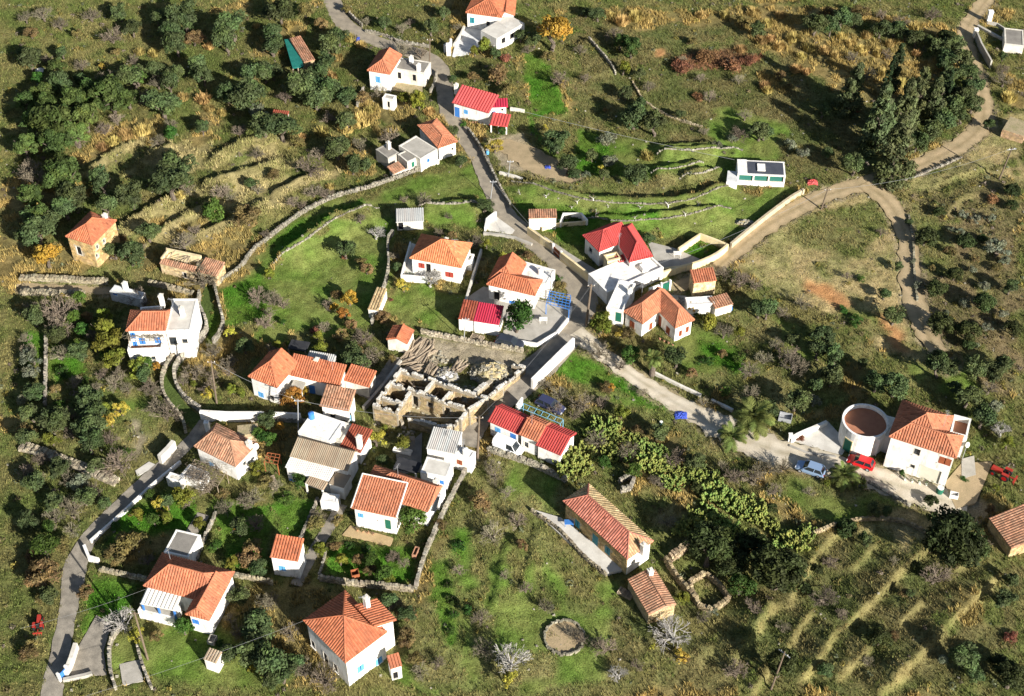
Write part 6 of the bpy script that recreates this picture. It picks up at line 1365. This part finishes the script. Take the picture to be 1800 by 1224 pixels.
tile(30, 10, 4, 'o720,60,55 o810,165,55 o990,90,50 o1170,95,95 o1090,190,80 d1250,240,85 o1110,280,85 o1510,150,95 o1460,250,85 o1790,300,60 o1770,50,50 o90,380,75 g150,520,50 b660,210,80 o970,455,60 o1120,480,60 o1310,500,70 o810,510,80 o305,550,75 o450,530,50 d290,430,60 b450,420,60 b620,520,75 p650,650,115 p400,680,95 p210,710,75 p490,790,95 p790,660,70 p60,680,60 p260,850,140 p270,980,115 b990,540,70 b900,650,70 o1020,700,95 b700,800,60 b610,870,60 g1080,900,52 b985,950,55 o1310,870,50 o1620,640,105 o1750,480,70 e1700,750,70 o1740,850,80 y1160,640,45 y1310,650,60 y1350,720,40 b440,950,55 p310,1150,105 b90,1150,75 o1130,1180,105 y880,870,60 y760,900,55 y680,950,50 y600,990,45 b300,130,60 b180,60,70 b520,70,60 d100,200,60 y860,320,45 y960,330,40 Y600,430,28 b220,380,50 o320,340,40 o30,330,40 y1440,750,35 y1680,140,30 b60,80,60 d420,200,45 d700,330,45 b820,380,50 y1350,280,40 o650,30,30')
tile(470, 10, 4, 'o90,60,80 y150,130,38 d270,50,70 d380,140,60 o40,290,70 o40,470,60 o500,230,60 o430,290,75 o410,400,58 y490,360,42 y450,490,48 y580,220,48 y660,270,38 o250,580,95 o400,600,85 o340,660,85 o550,650,70 b120,640,60 o100,860,95 y560,840,70 y650,800,80 d660,650,60 b800,620,65 q960,650,52 q1060,670,75 y1140,740,38 b860,920,75 b650,980,65 b300,1130,95 o490,1010,85 o600,1130,65 o1310,890,45 Y1600,990,58 d1620,500,85 d1460,510,60 o1240,60,50 o1150,160,68 b950,160,48 b1000,120,38 q1520,280,60 q1460,320,40 o1600,340,45 r1680,370,45 o1780,220,50 b300,420,45 y380,880,50 b950,320,70 b1080,330,55 o1300,520,38 o1360,1100,48 d1680,600,70 y230,930,40 b420,790,50 y720,730,40 o680,1130,50 g1650,880,35 d560,30,40 o820,130,45 b700,110,40 b1340,150,35 G1380,830,30')
tile(900, 10, 4, 'A290,190,130 o150,250,60 d260,360,50 o600,65,60 o520,50,40 b720,200,60 p840,300,70 p770,260,55 q790,440,55 o900,480,48 b340,510,70 b960,570,50 r1190,430,75 r1360,360,80 r1560,420,90 r1670,390,70 r1310,640,42 b1390,640,55 o800,620,55 o900,690,48 o860,790,95 o1000,840,95 o1180,770,45 b1600,520,50 b1330,510,40 b1640,770,55 o1720,180,65 d1620,120,55 y1780,560,45 o310,970,85 o400,1130,85 o560,1060,45 e670,950,75 e680,1100,65 Y630,1150,28 o880,1190,85 y950,1050,48 b1350,880,40 b1600,900,65 o1740,890,78 e1550,940,48 e1440,990,45 Y230,860,24 b480,310,45 y780,100,60 y870,70,50 y1610,300,40 d1270,250,38 y700,70,40 b1200,380,40 o440,1190,45 b110,310,40 e520,1190,40 y1340,60,40 y1500,60,45 y1700,40,45 y1760,240,45 b520,510,40 d660,740,25')
tile(1340, 10, 4, 'o380,140,88 o480,150,78 o560,100,78 o650,110,60 o830,170,68 o930,170,68 o1000,210,58 o1080,240,68 o1150,260,58 k1280,220,70 o1260,310,78 o1370,290,78 o1300,390,78 o1400,400,88 o1450,480,78 o1330,500,78 o1480,580,78 o1310,600,70 o1420,640,88 o1480,700,75 o1340,720,78 o1270,830,88 o1180,900,88 o1090,970,85 o1400,790,58 T620,640,75 b740,480,60 C920,570,70 C850,620,50 C1300,640,42 T830,850,95 T990,800,92 T1090,670,75 T1210,700,68 T940,1070,98 o430,750,55 o640,1130,90 e200,980,50 e280,1040,55 b1690,520,70 y1740,640,50 o1690,360,38 r660,740,38 o20,900,60 o460,1040,48 o1590,840,45 y30,120,45 y130,60,40 y220,220,50 y330,290,45 y280,350,40 y120,280,45 y60,230,40 y440,310,40 y520,340,40 y620,260,40 y700,300,45 y820,330,45 y860,470,45 y900,260,40 y990,540,50 y1090,330,40 y1180,440,35 y560,210,40 y740,200,45 y960,250,35 y240,440,45 y310,460,35 y40,590,40 d120,500,45 b640,360,50 b880,340,45 d180,580,40 y1110,510,30 b1200,60,60 b980,110,60 y1080,150,50 b840,60,50 d700,50,60 d460,60,60 b1690,450,50')
tile(30, 300, 4, 'p330,50,125 b120,60,90 y230,100,58 y430,110,48 o90,330,68 o140,440,105 o400,200,105 o350,280,85 o600,90,85 o640,260,78 o800,190,95 o1080,90,115 o990,120,58 g1380,300,85 d1620,330,118 o930,440,72 o810,600,88 o690,570,58 A210,600,110 b1170,500,95 b1300,760,95 b1430,150,68 q1770,730,45 b1690,880,75 b1780,900,58 b1740,1060,75 Y1500,1150,48 q600,1130,105 q620,1020,55 d500,1040,50 g460,1120,58 b280,970,110 b300,1080,100 b830,880,75 b110,980,75 g440,900,55 b60,1180,48 b1500,180,50 y100,210,50 o60,480,60 b1250,420,50 y1150,170,35 b1750,450,45 d560,400,30 b880,540,35 o250,340,70 d740,480,35 b1690,130,50 o1650,100,40 b900,930,45 Y320,870,22')
tile(470, 300, 4, 'b1110,200,58 o550,560,65 r540,610,25 B770,450,55 b890,600,38 o910,680,32 Y950,810,60 B1150,770,75 d700,700,55 A580,900,62 A540,1010,52 d660,640,45 b1470,500,55 o1530,250,58 q1540,520,38 b40,900,65 b110,930,55 g110,1070,24 b430,940,48 b660,1180,75 d810,1040,55 r330,1120,38 g1760,1050,120 Y1660,600,28 d480,880,48 b180,220,50 b320,150,60 b420,170,50 y440,110,35 b960,200,35 b650,340,45 d590,1090,50 q20,740,35 b1270,320,30 r870,910,20 q350,1170,45 b20,1000,50 A470,960,35 b250,240,35 d1300,460,40 b1200,440,40')
tile(900, 300, 4, 'w55,150,34 w240,170,34 w460,215,34 w420,250,26 w675,245,30 w590,290,45 w905,250,38 w865,320,28 w1100,235,45 w1220,300,40 w1310,230,28 w570,190,38 q630,1080,105 d820,1150,55 A1260,970,42 q1370,1060,75 b1180,930,48 b1500,720,55 b1600,770,75 o1740,980,85 b1490,1130,75 q1600,1130,48 o960,480,45 d340,820,50 G320,760,35 o880,40,78 o650,30,48 d110,600,40 G1300,1010,35 Y760,1150,38 b1710,800,50 d1560,840,40 G430,340,38 e390,330,25 G380,380,28')
tile(1340, 300, 4, 'k1150,490,98 k1430,510,83 k1350,740,78 k1215,830,85 k1570,940,105 k1260,1100,105 k1440,1140,105 k1770,1130,85 e1650,560,85 k1240,300,52 o1030,365,30 k1760,150,75 k1750,250,58 o930,1030,78 o860,870,48 o960,680,38 G690,760,45 G570,975,45 G660,1060,70 b280,920,58 o40,990,75 b150,1000,48 o430,1170,85 o210,1190,55 o1750,830,58 e1560,820,45 e1100,820,38 e1420,940,55 e1060,640,28 e1390,430,38 e1700,640,50 e1410,310,38 e1600,340,40 d1650,690,40 d1500,620,35 e1500,350,35 e1280,1010,40 e1580,1110,45 b840,430,40 d1310,560,35 e1690,1010,45 d1340,590,30 r1620,200,50 b600,740,35 e1480,700,35 d1190,690,30 k1550,480,45 e1330,420,30')
tile(30, 600, 4, 'q640,20,105 q690,140,85 q860,200,75 d490,120,58 b300,80,78 e100,130,80 e100,220,70 b690,290,68 b920,320,68 o500,430,95 o530,520,85 o530,620,95 o520,720,85 o260,560,88 o90,520,68 d70,640,75 q240,690,65 b380,650,58 b380,510,58 Y660,560,60 Y730,480,60 b660,680,65 b720,850,105 b1050,500,88 b960,460,75 e440,1000,85 b170,830,58 b130,980,78 o300,900,75 b540,1060,75 b400,1150,95 b1240,220,78 b1380,60,75 d1550,90,45 b1370,240,55 Y1340,370,45 q1510,340,52 q1160,1100,85 Y1010,1160,68 g930,1090,55 b1340,1020,85 q1690,900,58 g1740,680,58 d1440,1080,55 b1640,1100,75 G320,220,65 G290,440,50 G100,380,55 b400,290,55 b560,330,55 d270,340,45 b600,230,50 G760,770,40 b60,920,60 o620,1150,50 b1160,280,50 A980,180,35 q1240,300,35 b1490,220,40 d1740,1000,60 b70,60,60 e40,420,50 g640,100,55 G480,280,40 b780,330,45')
tile(470, 600, 4, 'A180,400,90 A260,360,45 g20,690,55 A90,600,32 Y770,690,80 q950,710,62 o810,840,42 q700,1000,1 g230,990,62 o620,140,75 q380,40,58 b740,100,75 b1600,930,75 b1690,1060,55 d1500,1130,70 G140,1110,70 b60,1020,55 g1020,1240,110 d640,70,55 b1560,870,45 d880,130,35 G530,560,35 q820,610,28 r670,120,30 b30,60,50 q170,20,40 q60,30,45')
tile(900, 600, 4, 'o1150,120,88 d700,40,48 g830,100,68 b620,70,85 b500,440,85 b330,370,68 b300,470,55 b640,430,55 q770,510,60 c640,590,75 c430,880,95 c490,800,90 c380,830,80 c700,790,58 c950,760,68 c980,850,75 c1040,770,50 b600,690,75 b820,770,75 d880,630,45 o1030,650,75 b1160,820,75 o1290,850,75 g860,920,65 g650,860,58 c1150,910,55 c1090,880,45 c1300,930,55 c1400,980,75 c1440,1080,85 c1530,1120,75 c1640,1150,70 c1700,1190,75 b1560,940,75 b1690,960,75 b1740,900,58 b1680,360,68 b1680,200,75 b1350,430,48 b1000,970,48 k1310,1040,55 b1050,1000,45 G1600,120,60 G1360,140,55 d1480,90,40 b1770,120,60 b920,360,40 b760,170,45 c740,650,45 c560,640,50 d660,330,50 A700,330,32 b240,310,40 b450,520,45 c900,700,40 c1020,930,35 G1500,350,50 d1260,230,50 b1640,480,35 c1210,960,40 b1480,880,45')
tile(1340, 600, 4, 'o240,430,95 e360,420,55 o480,250,95 o510,110,88 o370,310,58 o390,70,85 b230,170,105 b180,90,75 o800,290,88 o930,320,112 o1230,180,105 o1330,190,68 o1490,200,88 o1630,220,78 o1440,400,95 o1550,550,95 o1690,170,78 B1680,620,72 q1720,720,58 k1450,30,58 b140,880,68 b60,900,58 c690,990,38 b80,1050,58 k60,1180,55 d1600,1190,45 o780,1190,55 o870,1200,45 o60,480,55 b100,20,60 o1350,330,50 d1300,100,40 e1640,470,60 q1640,1030,30 g980,930,28 G1420,970,35 r270,680,35 k1190,1130,60 b1600,330,60 q450,1000,30 b330,1060,40 o700,160,45 d720,520,1')
tile(30, 900, 3.873, 'g190,240,105 b370,120,58 b250,40,68 d780,210,120 d680,300,85 q1010,40,58 d1590,310,88 A1510,110,48 b1620,80,68 q1470,350,55 o1640,790,105 o1600,950,95 B700,740,100 Y820,850,62 g1140,790,72 d950,850,55 b1450,730,48 b1700,610,75 d470,550,65 d170,440,120 d160,590,48 d100,920,58 G1390,900,38 Y1680,1110,40 b1550,560,45 G1350,240,50 d100,300,55 b60,60,60 d1660,1000,45 Y1600,1070,28 b880,330,50 G660,90,50')
tile(470, 900, 3.873, 'd330,80,58 q360,250,55 d480,60,48 g800,420,62 b930,350,48 d950,700,70 d950,860,80 o830,620,55 o20,1060,120 o100,1100,85 b250,1080,95 b390,1120,105 b20,620,58 b1540,150,85 b1310,400,48 b1460,720,58 g1360,670,45 B1660,1010,130 Y1640,1140,75 d1000,1000,65 b1470,930,75 G1250,600,50 G1230,500,45 G1270,700,45 G1300,230,55 G1250,810,45 G680,260,55 G560,230,45 d620,330,50 b1700,60,60 b1620,430,40 q830,460,38 b1040,1080,60 b1160,1030,50 G860,310,50 d700,400,45 d1180,90,50')
tile(900, 900, 3.873, 'B1100,840,112 Y1140,980,55 q1170,590,58 b640,920,75 B720,1100,68 b480,870,52 K1350,250,145 K1480,350,115 g1560,500,95 K1650,250,115 c1240,60,75 c1150,110,58 c1330,30,60 c1450,100,75 c1560,150,48 c1390,60,60 b1520,1080,75 b1310,720,48 b230,640,55 b410,820,45 d950,720,45 b90,520,50 d70,230,50 b850,1040,45 b980,690,45 e1370,680,40 Y960,920,25 d1180,1010,40 b1640,640,60 b1060,60,60 b560,900,45')
tile(1340, 900, 3.873, 'K100,400,170 k560,120,88 c240,180,75 c300,130,58 c140,190,55 K1280,190,185 K1430,260,105 k790,880,88 b1180,430,95 k1070,390,52 b420,580,85 k300,530,50 b460,340,55 K130,1050,120 o700,190,55 o1380,1000,112 k1600,1040,85 b1250,1130,85 o1650,600,75 r1690,850,55 o1010,560,38 o430,1080,55 b140,780,55 b640,420,50 d960,560,35 k380,400,45 b1500,220,60 o1440,1100,70 b540,700,45 d1110,600,35 b720,1020,45 o1690,470,60 e1230,1010,45 b200,680,40 d900,850,45 K1690,1130,100 b900,330,40')
_pl = [(1050,748),(1090,775),(1140,800),(1190,835),(1250,868),(1320,905),(1400,935)]
for (xa, ya), (xb, yb) in zip(_pl[:-1], _pl[1:]):
    for f in (0, .33, .66): PLANTS.append(('c', xa + (xb - xa) * f + R.uniform(-22, 22), ya + (yb - ya) * f + R.uniform(-20, 20), R.uniform(8, 17)))
for _x, _y, _r in ((110,205,20),(160,165,22),(60,215,22),(190,150,18),(240,135,17),(75,165,18),(130,240,22),(45,260,20),(100,120,16),(300,150,16),(350,120,17),(400,165,18),(440,130,17),(480,60,16),(560,175,18),(610,215,17),(560,130,16),(70,380,20),(120,345,18),(55,345,18)): PLANTS.append(('p' if _x < 260 else 'o', _x, _y, _r))
for _k, _x, _y, _r in (('o',60,560,18),('o',100,590,17),('g',130,560,15),('o',140,620,18),('b',165,590,16),('o',60,690,19),('o',100,745,17),('o',150,760,18),('b',205,660,16),('q',180,720,15),('o',45,770,18),('o',60,850,19),('o',95,885,18),('b',120,840,17),('o',150,875,18),('o',50,920,18),('g',85,930,15),('d',110,960,16),('o',170,820,15),('d',60,1010,18),('o',85,1050,17),('d',50,1150,18),('q',240,905,16),('g',270,915,15),('o',295,885,15),('b',330,880,16),('q',350,920,14),('b',395,890,17),('o',420,930,17),('d',445,960,18),('b',430,880,17),('g',380,960,13),('o',455,1000,15),('o',420,1050,18),('o',450,1090,20),('b',420,1110,16),('o',400,1150,17),('d',470,1150,17),('o',480,1195,20),('b',510,1110,18),('o',520,1170,18),('b',560,905,15),('d',590,960,15),('q',600,985,13),('g',650,985,14),('b',690,980,14),('o',715,1080,18),('d',715,1130,17),('b',690,1060,14),('o',470,740,14),('g',455,765,14),('b',640,640,16),('o',620,620,16),('d',600,590,15),('b',570,575,14),('o',430,610,15),('b',400,640,17),('q',420,690,13),('d',340,660,13),('b',365,680,15),('o',250,660,18),('b',270,690,15),('g',255,640,15),('o',300,280,15),('b',330,330,15),('d',290,320,14),('b',450,270,14),('d',520,250,16),('b',560,270,16),('o',600,260,16),('d',480,310,14),('b',420,230,14),('d',360,220,14),('b',300,220,13)): PLANTS.append((_k, _x, _y, _r * .95))
# ------------------------------------------------------------------ plants: placing and naming
LM = [('the tall stone house', 150, 420), ('the collapsed-roof ruin', 335, 465), ('the vine-balcony house', 275, 585), ('the green tarpaulin lean-to', 520, 95), ('the blue-shuttered villa', 670, 125), ('the red-roofed cottage', 830, 190), ('the grey farmstead', 730, 265),
 ('the orange-roofed house', 768, 450), ('the blue pergola', 982, 530), ('the crimson-roofed house', 1090, 450), ('the brown-shuttered house', 1150, 560), ('the dark-roofed cabin', 1335, 300), ('the stone barn', 1235, 497), ('the round tower', 1520, 745), ('the big right house', 1630, 780),
 ('the stone farmhouse', 1070, 930), ('the threshing floor', 992, 1122), ('the cottage row', 940, 760), ('the roofless ruin', 770, 700), ('the long terracotta house', 540, 660), ('the tan corrugated roofs', 560, 810), ('the garden house', 680, 870), ('the pyramid-roofed house', 615, 1110),
 ('the tiny blue-windowed cottage', 503, 985), ('the lower left house', 325, 1035), ('the weathered-roof house', 390, 790), ('the top right gateway', 1735, 45), ('the track junction', 1545, 320), ('the right-edge pole', 1760, 300), ('the top edge house', 850, 30), ('the red tractor', 1760, 835), ('the sagging-roof ruin', 1770, 930), ('the small grey shed', 715, 380), ('the outhouse', 1140, 1040), ('the bare slope pole', 1445, 350), ('the dirt yard', 920, 270), ('the top left corner', 36, 14), ('the bottom right corner', 1790, 1212)]
def place():
    made = []
    for i, (k, px, py, rp) in enumerate(PLANTS):
        if rp < 2 or (k in 'bd' and px > 1380 and py > 960 and i % 2): continue
        nm, desc, cat, ch, zs = INFO[k]; r = rp / scl(py) * {'w': .85, 'y': 1.1, 'b': 1.0, 'B': 1.1, 'T': 1.5, 'o': 1.26 if px < 700 else 1.06, 'p': 1.28, 'K': 1.25, 'k': 1.0, 'c': 1.25}.get(k, 1.12); p = P(px, py, r * ch * .92); gz_ = ground(p.x, p.y); L, pn = LIB[k]; me, tr = L[R.randrange(len(L))]
        o = thing(nm, (p.x, p.y, gz_), None, cat, GROUPS[k]); rot = R.uniform(0, 6.28); sx, sy, sz = r * R.uniform(.85, 1.15), r * R.uniform(.85, 1.15), r * zs * R.uniform(.85, 1.2); tx, ty = R.gauss(0, .06), R.gauss(0, .06)
        foot = {'k': .6, 'G': .15, 'd': .6, 'r': .15, 'e': .6, 'c': .62, 'y': .6, 'B': .65}.get(k, 1.0 if k not in 'TC' else 1.25)
        zc = r * ch
        if k in 'TC': zc = r * 1.2
        for m_, n_ in ((me, pn), (tr, 'stem' if k in 'kGdre' else 'trunk')):
            if m_ is None: continue
            c = bpy.data.objects.new(n_, m_); COL.objects.link(c); c.parent = o; c.location = (0, 0, zc)
            if k == 'c': c['kind'] = 'stuff'
            c.rotation_euler = (0, 0, rot); c.rotation_euler = (tx, ty, rot); c.scale = (sx, sy, sz)
        best = min(LM, key=lambda l: math.hypot(l[1] - px, (l[2] - py) * 1.25)); dx, dy = px - best[1], py - best[2]; dist = math.hypot(dx, dy)
        dirn = ('right of' if dx > 0 else 'left of') if abs(dx) > abs(dy) else ('in front of' if dy > 0 else 'behind')
        if best[0].endswith('corner'): dirn = 'near'
        how = 'just ' if dist < 70 else ('well ' if dist > 150 else '')
        made.append([o, k, px, py, r, desc, f'{how}{dirn} {best[0]}'])
    for k in set(m[1] for m in made):
        rs_ = sorted(m[4] for m in made if m[1] == k); lo, hi = rs_[len(rs_) // 3], rs_[2 * len(rs_) // 3]
        for m in made:
            if m[1] == k: m.append('small' if m[4] < lo else ('large' if m[4] > hi else 'medium-sized') if len(rs_) > 4 else '')
    grp = {}
    for m in made:
        sz = m[7] + ' ' if m[7] else ''
        if m[5].split()[0] in ('huge', 'low', 'small', 'tall') or 'small' in m[5]: sz = ''
        grp.setdefault((sz + m[5] + ' ' + m[6]), []).append(m)
    ORD = ['leftmost', 'second from left', 'third from left', 'fourth from left', 'fifth from left', 'sixth from left', 'seventh from left', 'eighth from left', 'ninth from left', 'tenth from left', 'eleventh from left', 'twelfth from left', 'thirteenth from left', 'fourteenth from left', 'fifteenth from left', 'sixteenth from left', 'seventeenth from left', 'eighteenth from left', 'nineteenth from left', 'twentieth from left']
    for lab, ms in grp.items():
        ms.sort(key=lambda m: m[2])
        for i, m in enumerate(ms): m[0]['label'] = lab if len(ms) == 1 else f'{lab}, {ORD[i]}' if i < 20 else lab
    return made
placed = place()
# palms
def frond_mesh(seed, L=1.0, droop=.5, leaf=.27, n=34):
    rs = random.Random(seed); m = MB(); pts = []
    for i in range(9):
        t = i / 8; pts.append(Vector((t * L * math.cos(t * droop * .9), 0, t * L * (.62 - droop * t * 1.15))))
    m.path(pts, .012, 3)
    for i in range(n):
        t = .12 + .88 * i / n; f = t * 8; j = min(int(f), 7); q = pts[j].lerp(pts[j + 1], f - j); d = (pts[j + 1] - pts[j]).normalized(); l = leaf * math.sin(math.pi * (t * .85 + .12)) ** .7
        for sg in (-1, 1):
            e = q + (Vector((0, sg, 0)) * .8 + d * .7 + Vector((0, 0, rs.uniform(-.25, .1)))).normalized() * l; g = rs.uniform(.7, 1.3); w = d * .02; m.quad(q - w, q + w, e, col=(g, g, g))
    return m.mesh('frond')
FR = [frond_mesh(3), frond_mesh(4, droop=.75)]
for f_ in FR: f_.materials.append(M('leaf_palm'))
FD = [frond_mesh(5, droop=.9, L=.9)]
FD[0].materials.append(M('leaf_palmdry'))
def palm(label, px, py, r, th, tr, nf=30, skirt=0, up=1.0):
    b = P(px, py); t = thing('palm_tree', b, label, 'palm', 'palm trees beside the dirt track'); m = MB()
    for k in range(8): z0, z1 = th * k / 8, th * (k + 1) / 8; m.tube(b + Vector((0, 0, z0 - (.2 if k == 0 else 0))), b + Vector((0, 0, z1)), tr * 1.1, tr * .88, 9)
    part('trunk', m, 'bark', t)
    for k in range(nf + skirt):
        me = FR[k % 2] if k < nf else FD[0]; c = bpy.data.objects.new('frond', me); COL.objects.link(c); c.parent = t; c.location = (0, 0, th - (.1 if k < nf else .35)); el = (-1.0 + 1.5 * (k / nf)) * up if k < nf else .75
        c.rotation_euler = (R.uniform(-.2, .2), el, k * 2.399 + R.uniform(-.2, .2)); s_ = r * R.uniform(.88, 1.1) * (1 if k < nf else .7); c.scale = (s_, s_, s_)
palm('large date palm with arching fronds on the right side of the track', 1322, 750, 3.6, 1.7, .36, 38)
palm('smaller date palm on the left side of the track', 1286, 778, 2.5, 1.1, .28, 30)
palm('date palm beside the silver and red parked cars', 1482, 845, 2.6, 1.0, .28, 30)
palm('tall fan palm with brown skirt of dead fronds beside the track', 1146, 660, 1.7, 3.4, .42, 46, 34)
# ------------------------------------------------------------------ ground sheet
HZ = H0 - CARVE + (vnoise(XX / .7, YY / .7, 61) - .5) * .16 * NEAR * (CARVE == 0)
ny, nx = XX.shape; idx = np.arange(ny * nx).reshape(ny, nx)
Fq = np.stack([idx[:-1, :-1], idx[:-1, 1:], idx[1:, 1:], idx[1:, :-1]], -1).reshape(-1, 4)
gme = mesh_np('ground', np.stack([XX, YY, HZ], -1).reshape(-1, 3), Fq, np.clip(GC, 0, 1).reshape(-1, 3), True); gme.materials.append(M('ground'))
go = bpy.data.objects.new('ground', gme); COL.objects.link(go); go['kind'] = 'structure'
# ------------------------------------------------------------------ grass, low scrub, scattered stones
def visible_pts(n, rs, m=40):
    y = rs.uniform(-64, 104, n * 2); x = rs.uniform(-112, 112, n * 2); px, py = proj(x, y, 0 * x); k = (px > -m) & (px < 1800 + m) & (py > -m) & (py < 1224 + m); return x[k], y[k]
def gi(x, y): return np.clip(np.searchsorted(GX, x) - 1, 0, nx - 2), np.clip(np.searchsorted(GY, y) - 1, 0, ny - 2)
def hz(x, y, A=HZ):
    i, j = gi(x, y); fx = (x - GX[i]) / (GX[i + 1] - GX[i]); fy = (y - GY[j]) / (GY[j + 1] - GY[j]); return (A[j, i] * (1 - fx) + A[j, i + 1] * fx) * (1 - fy) + (A[j + 1, i] * (1 - fx) + A[j + 1, i + 1] * fx) * fy
rs = np.random.RandomState(5); x, y = visible_pts(230000, rs); i, j = gi(x, y); kid = KID[j, i]; dens = np.array([KINDS[k][4] for k in KL])[kid]; hgt = np.array([KINDS[k][5] for k in KL])[kid]
clump = fbm(x, y, 1.5, 301, 2); tall = hgt > .38
ok = KEEP[j, i] & (rs.rand(len(x)) < dens / 11) & (~tall | (clump > .46)); x, y, kid, hgt, clump = x[ok], y[ok], kid[ok], hgt[ok], clump[ok]; n = len(x)
BA = np.array([KINDS[k][2] for k in KL]); BB = np.array([KINDS[k][3] for k in KL]); mx = np.clip((fbm(x, y, 3.2, 55, 4) - .5) * 3 + .5 + rs.normal(size=n) * .25, 0, 1)[:, None]
col = (BA[kid] * (1 - mx) + BB[kid] * mx) * rs.uniform(.6, 1.4, (n, 1)); z = hz(x, y) - .02; nb = 4
hh = hgt * rs.uniform(.55, 1.35, n) * (.6 + .9 * clump); a = rs.uniform(0, 6.283, (n, nb)); rad = (.05 + .28 * hgt)[:, None] * rs.uniform(.2, 1, (n, nb)); bx = x[:, None] + np.cos(a) * rad; by = y[:, None] + np.sin(a) * rad
wv = (.035 + .05 * hgt)[:, None] * rs.uniform(.7, 1.3, (n, nb)); t2 = rs.uniform(0, 6.283, (n, nb)); hb = hh[:, None] * rs.uniform(.7, 1.2, (n, nb)); ln = hb * .55
V = np.zeros((n, nb, 3, 3)); V[..., 0, 0] = bx - np.cos(t2) * wv; V[..., 0, 1] = by - np.sin(t2) * wv; V[..., 1, 0] = bx + np.cos(t2) * wv; V[..., 1, 1] = by + np.sin(t2) * wv
V[..., 2, 0] = bx + np.cos(a) * ln * rs.uniform(.2, 1, (n, nb)) - ln * .25; V[..., 2, 1] = by + np.sin(a) * ln * rs.uniform(.2, 1, (n, nb)) + ln * .2; V[..., 0, 2] = V[..., 1, 2] = z[:, None]; V[..., 2, 2] = z[:, None] + hb
C = np.repeat(col[:, None, :], nb * 3, 1).reshape(-1, 3); V = V.reshape(-1, 3); sel = kid
for nm, lab, kinds in (('dry_grass', 'golden dry grass standing on the terraces and slopes', ('gold', 'straw', 'riser', 'bare', 'scrub', 'russet', 'orange', 'dirt')), ('grass', 'short green grass of the meadows and gardens', ('wild', 'meadow', 'lush', 'dull', 'dull_dimmed', 'shade'))):
    m = np.isin(sel, [KL.index(q) for q in kinds]); mm = np.repeat(m, nb * 3); me = mesh_np(nm, V[mm], np.arange(mm.sum()).reshape(-1, 3), C[mm]); me.materials.append(M('grass')); o = bpy.data.objects.new(nm, me); COL.objects.link(o); tag(o, lab, 'grass', kind='stuff')
# low scrub: little cushions of leaves
x, y = visible_pts(11000, rs); i, j = gi(x, y); kid = KID[j, i]; pr = {'scrub': .62, 'wild': .34, 'bare': .07, 'shade': .30, 'dull': .07, 'dull_dimmed': .14, 'gold': .2, 'straw': .08, 'lush': .10, 'meadow': .01, 'russet': .6}
ok = KEEP[j, i] & (rs.rand(len(x)) < np.array([pr.get(k, 0) for k in KL])[kid]) & (fbm(x, y, 4, 401, 2) > .40); x, y, kid = x[ok], y[ok], kid[ok]; n = len(x); nl = 30
q = rs.normal(size=(n, nl, 3)); q /= np.linalg.norm(q, axis=2)[..., None]; q[..., 2] = np.abs(q[..., 2]); r = rs.uniform(.18, .55, (n, 1, 1)) * rs.uniform(.7, 1.2, (n, 1, 1)); pos = q * r * rs.uniform(.6, 1.05, (n, nl, 1)) * np.array([1, 1, .8]); pos[..., 0] += x[:, None]; pos[..., 1] += y[:, None]; pos[..., 2] += hz(x, y)[:, None]
nn = q + rs.normal(size=q.shape) * .5; nn /= np.linalg.norm(nn, axis=2)[..., None]; size = np.repeat(.16 * r[:, :, 0] + .03, nl, 1).reshape(-1, 1)
Vs, Fs = leaves_np(pos.reshape(-1, 3), nn.reshape(-1, 3), size, rs, 1.3); pal = np.array([(.15, .165, .10), (.20, .17, .06), (.14, .11, .06), (.07, .085, .03), (.17, .135, .11), (.23, .19, .05)]); pk = rs.randint(0, 6, n); cc = pal[pk] * rs.uniform(.7, 1.25, (n, 1))
C = np.repeat((cc[:, None, :] * rs.uniform(.75, 1.25, (n, nl, 1))).reshape(-1, 3), 4, 0)
me = mesh_np('low_scrub', Vs, Fs, C); me.materials.append(M('grass')); o = bpy.data.objects.new('low_scrub', me); COL.objects.link(o); tag(o, 'low cushions of heath scattered over the hillside', 'scrub', kind='stuff')
# loose stones
x, y = visible_pts(420, rs); sm = MB()
for xx, yy in zip(x, y):
    s_ = R.uniform(.05, .14); g = R.uniform(.7, 1.3); sm.box((xx, yy, float(hz(np.array([xx]), np.array([yy]))[0]) + s_ * .3), (s_ * 1.2, 0, 0), (0, s_, 0), (0, 0, s_ * .6), j=s_ * .4, col=(g, g, g * .95), bottom=False)
solo('loose_stones', sm, 'drystone', (0, 0, 0), 'loose pale stones scattered over the fields', 'stones', kind='stuff')
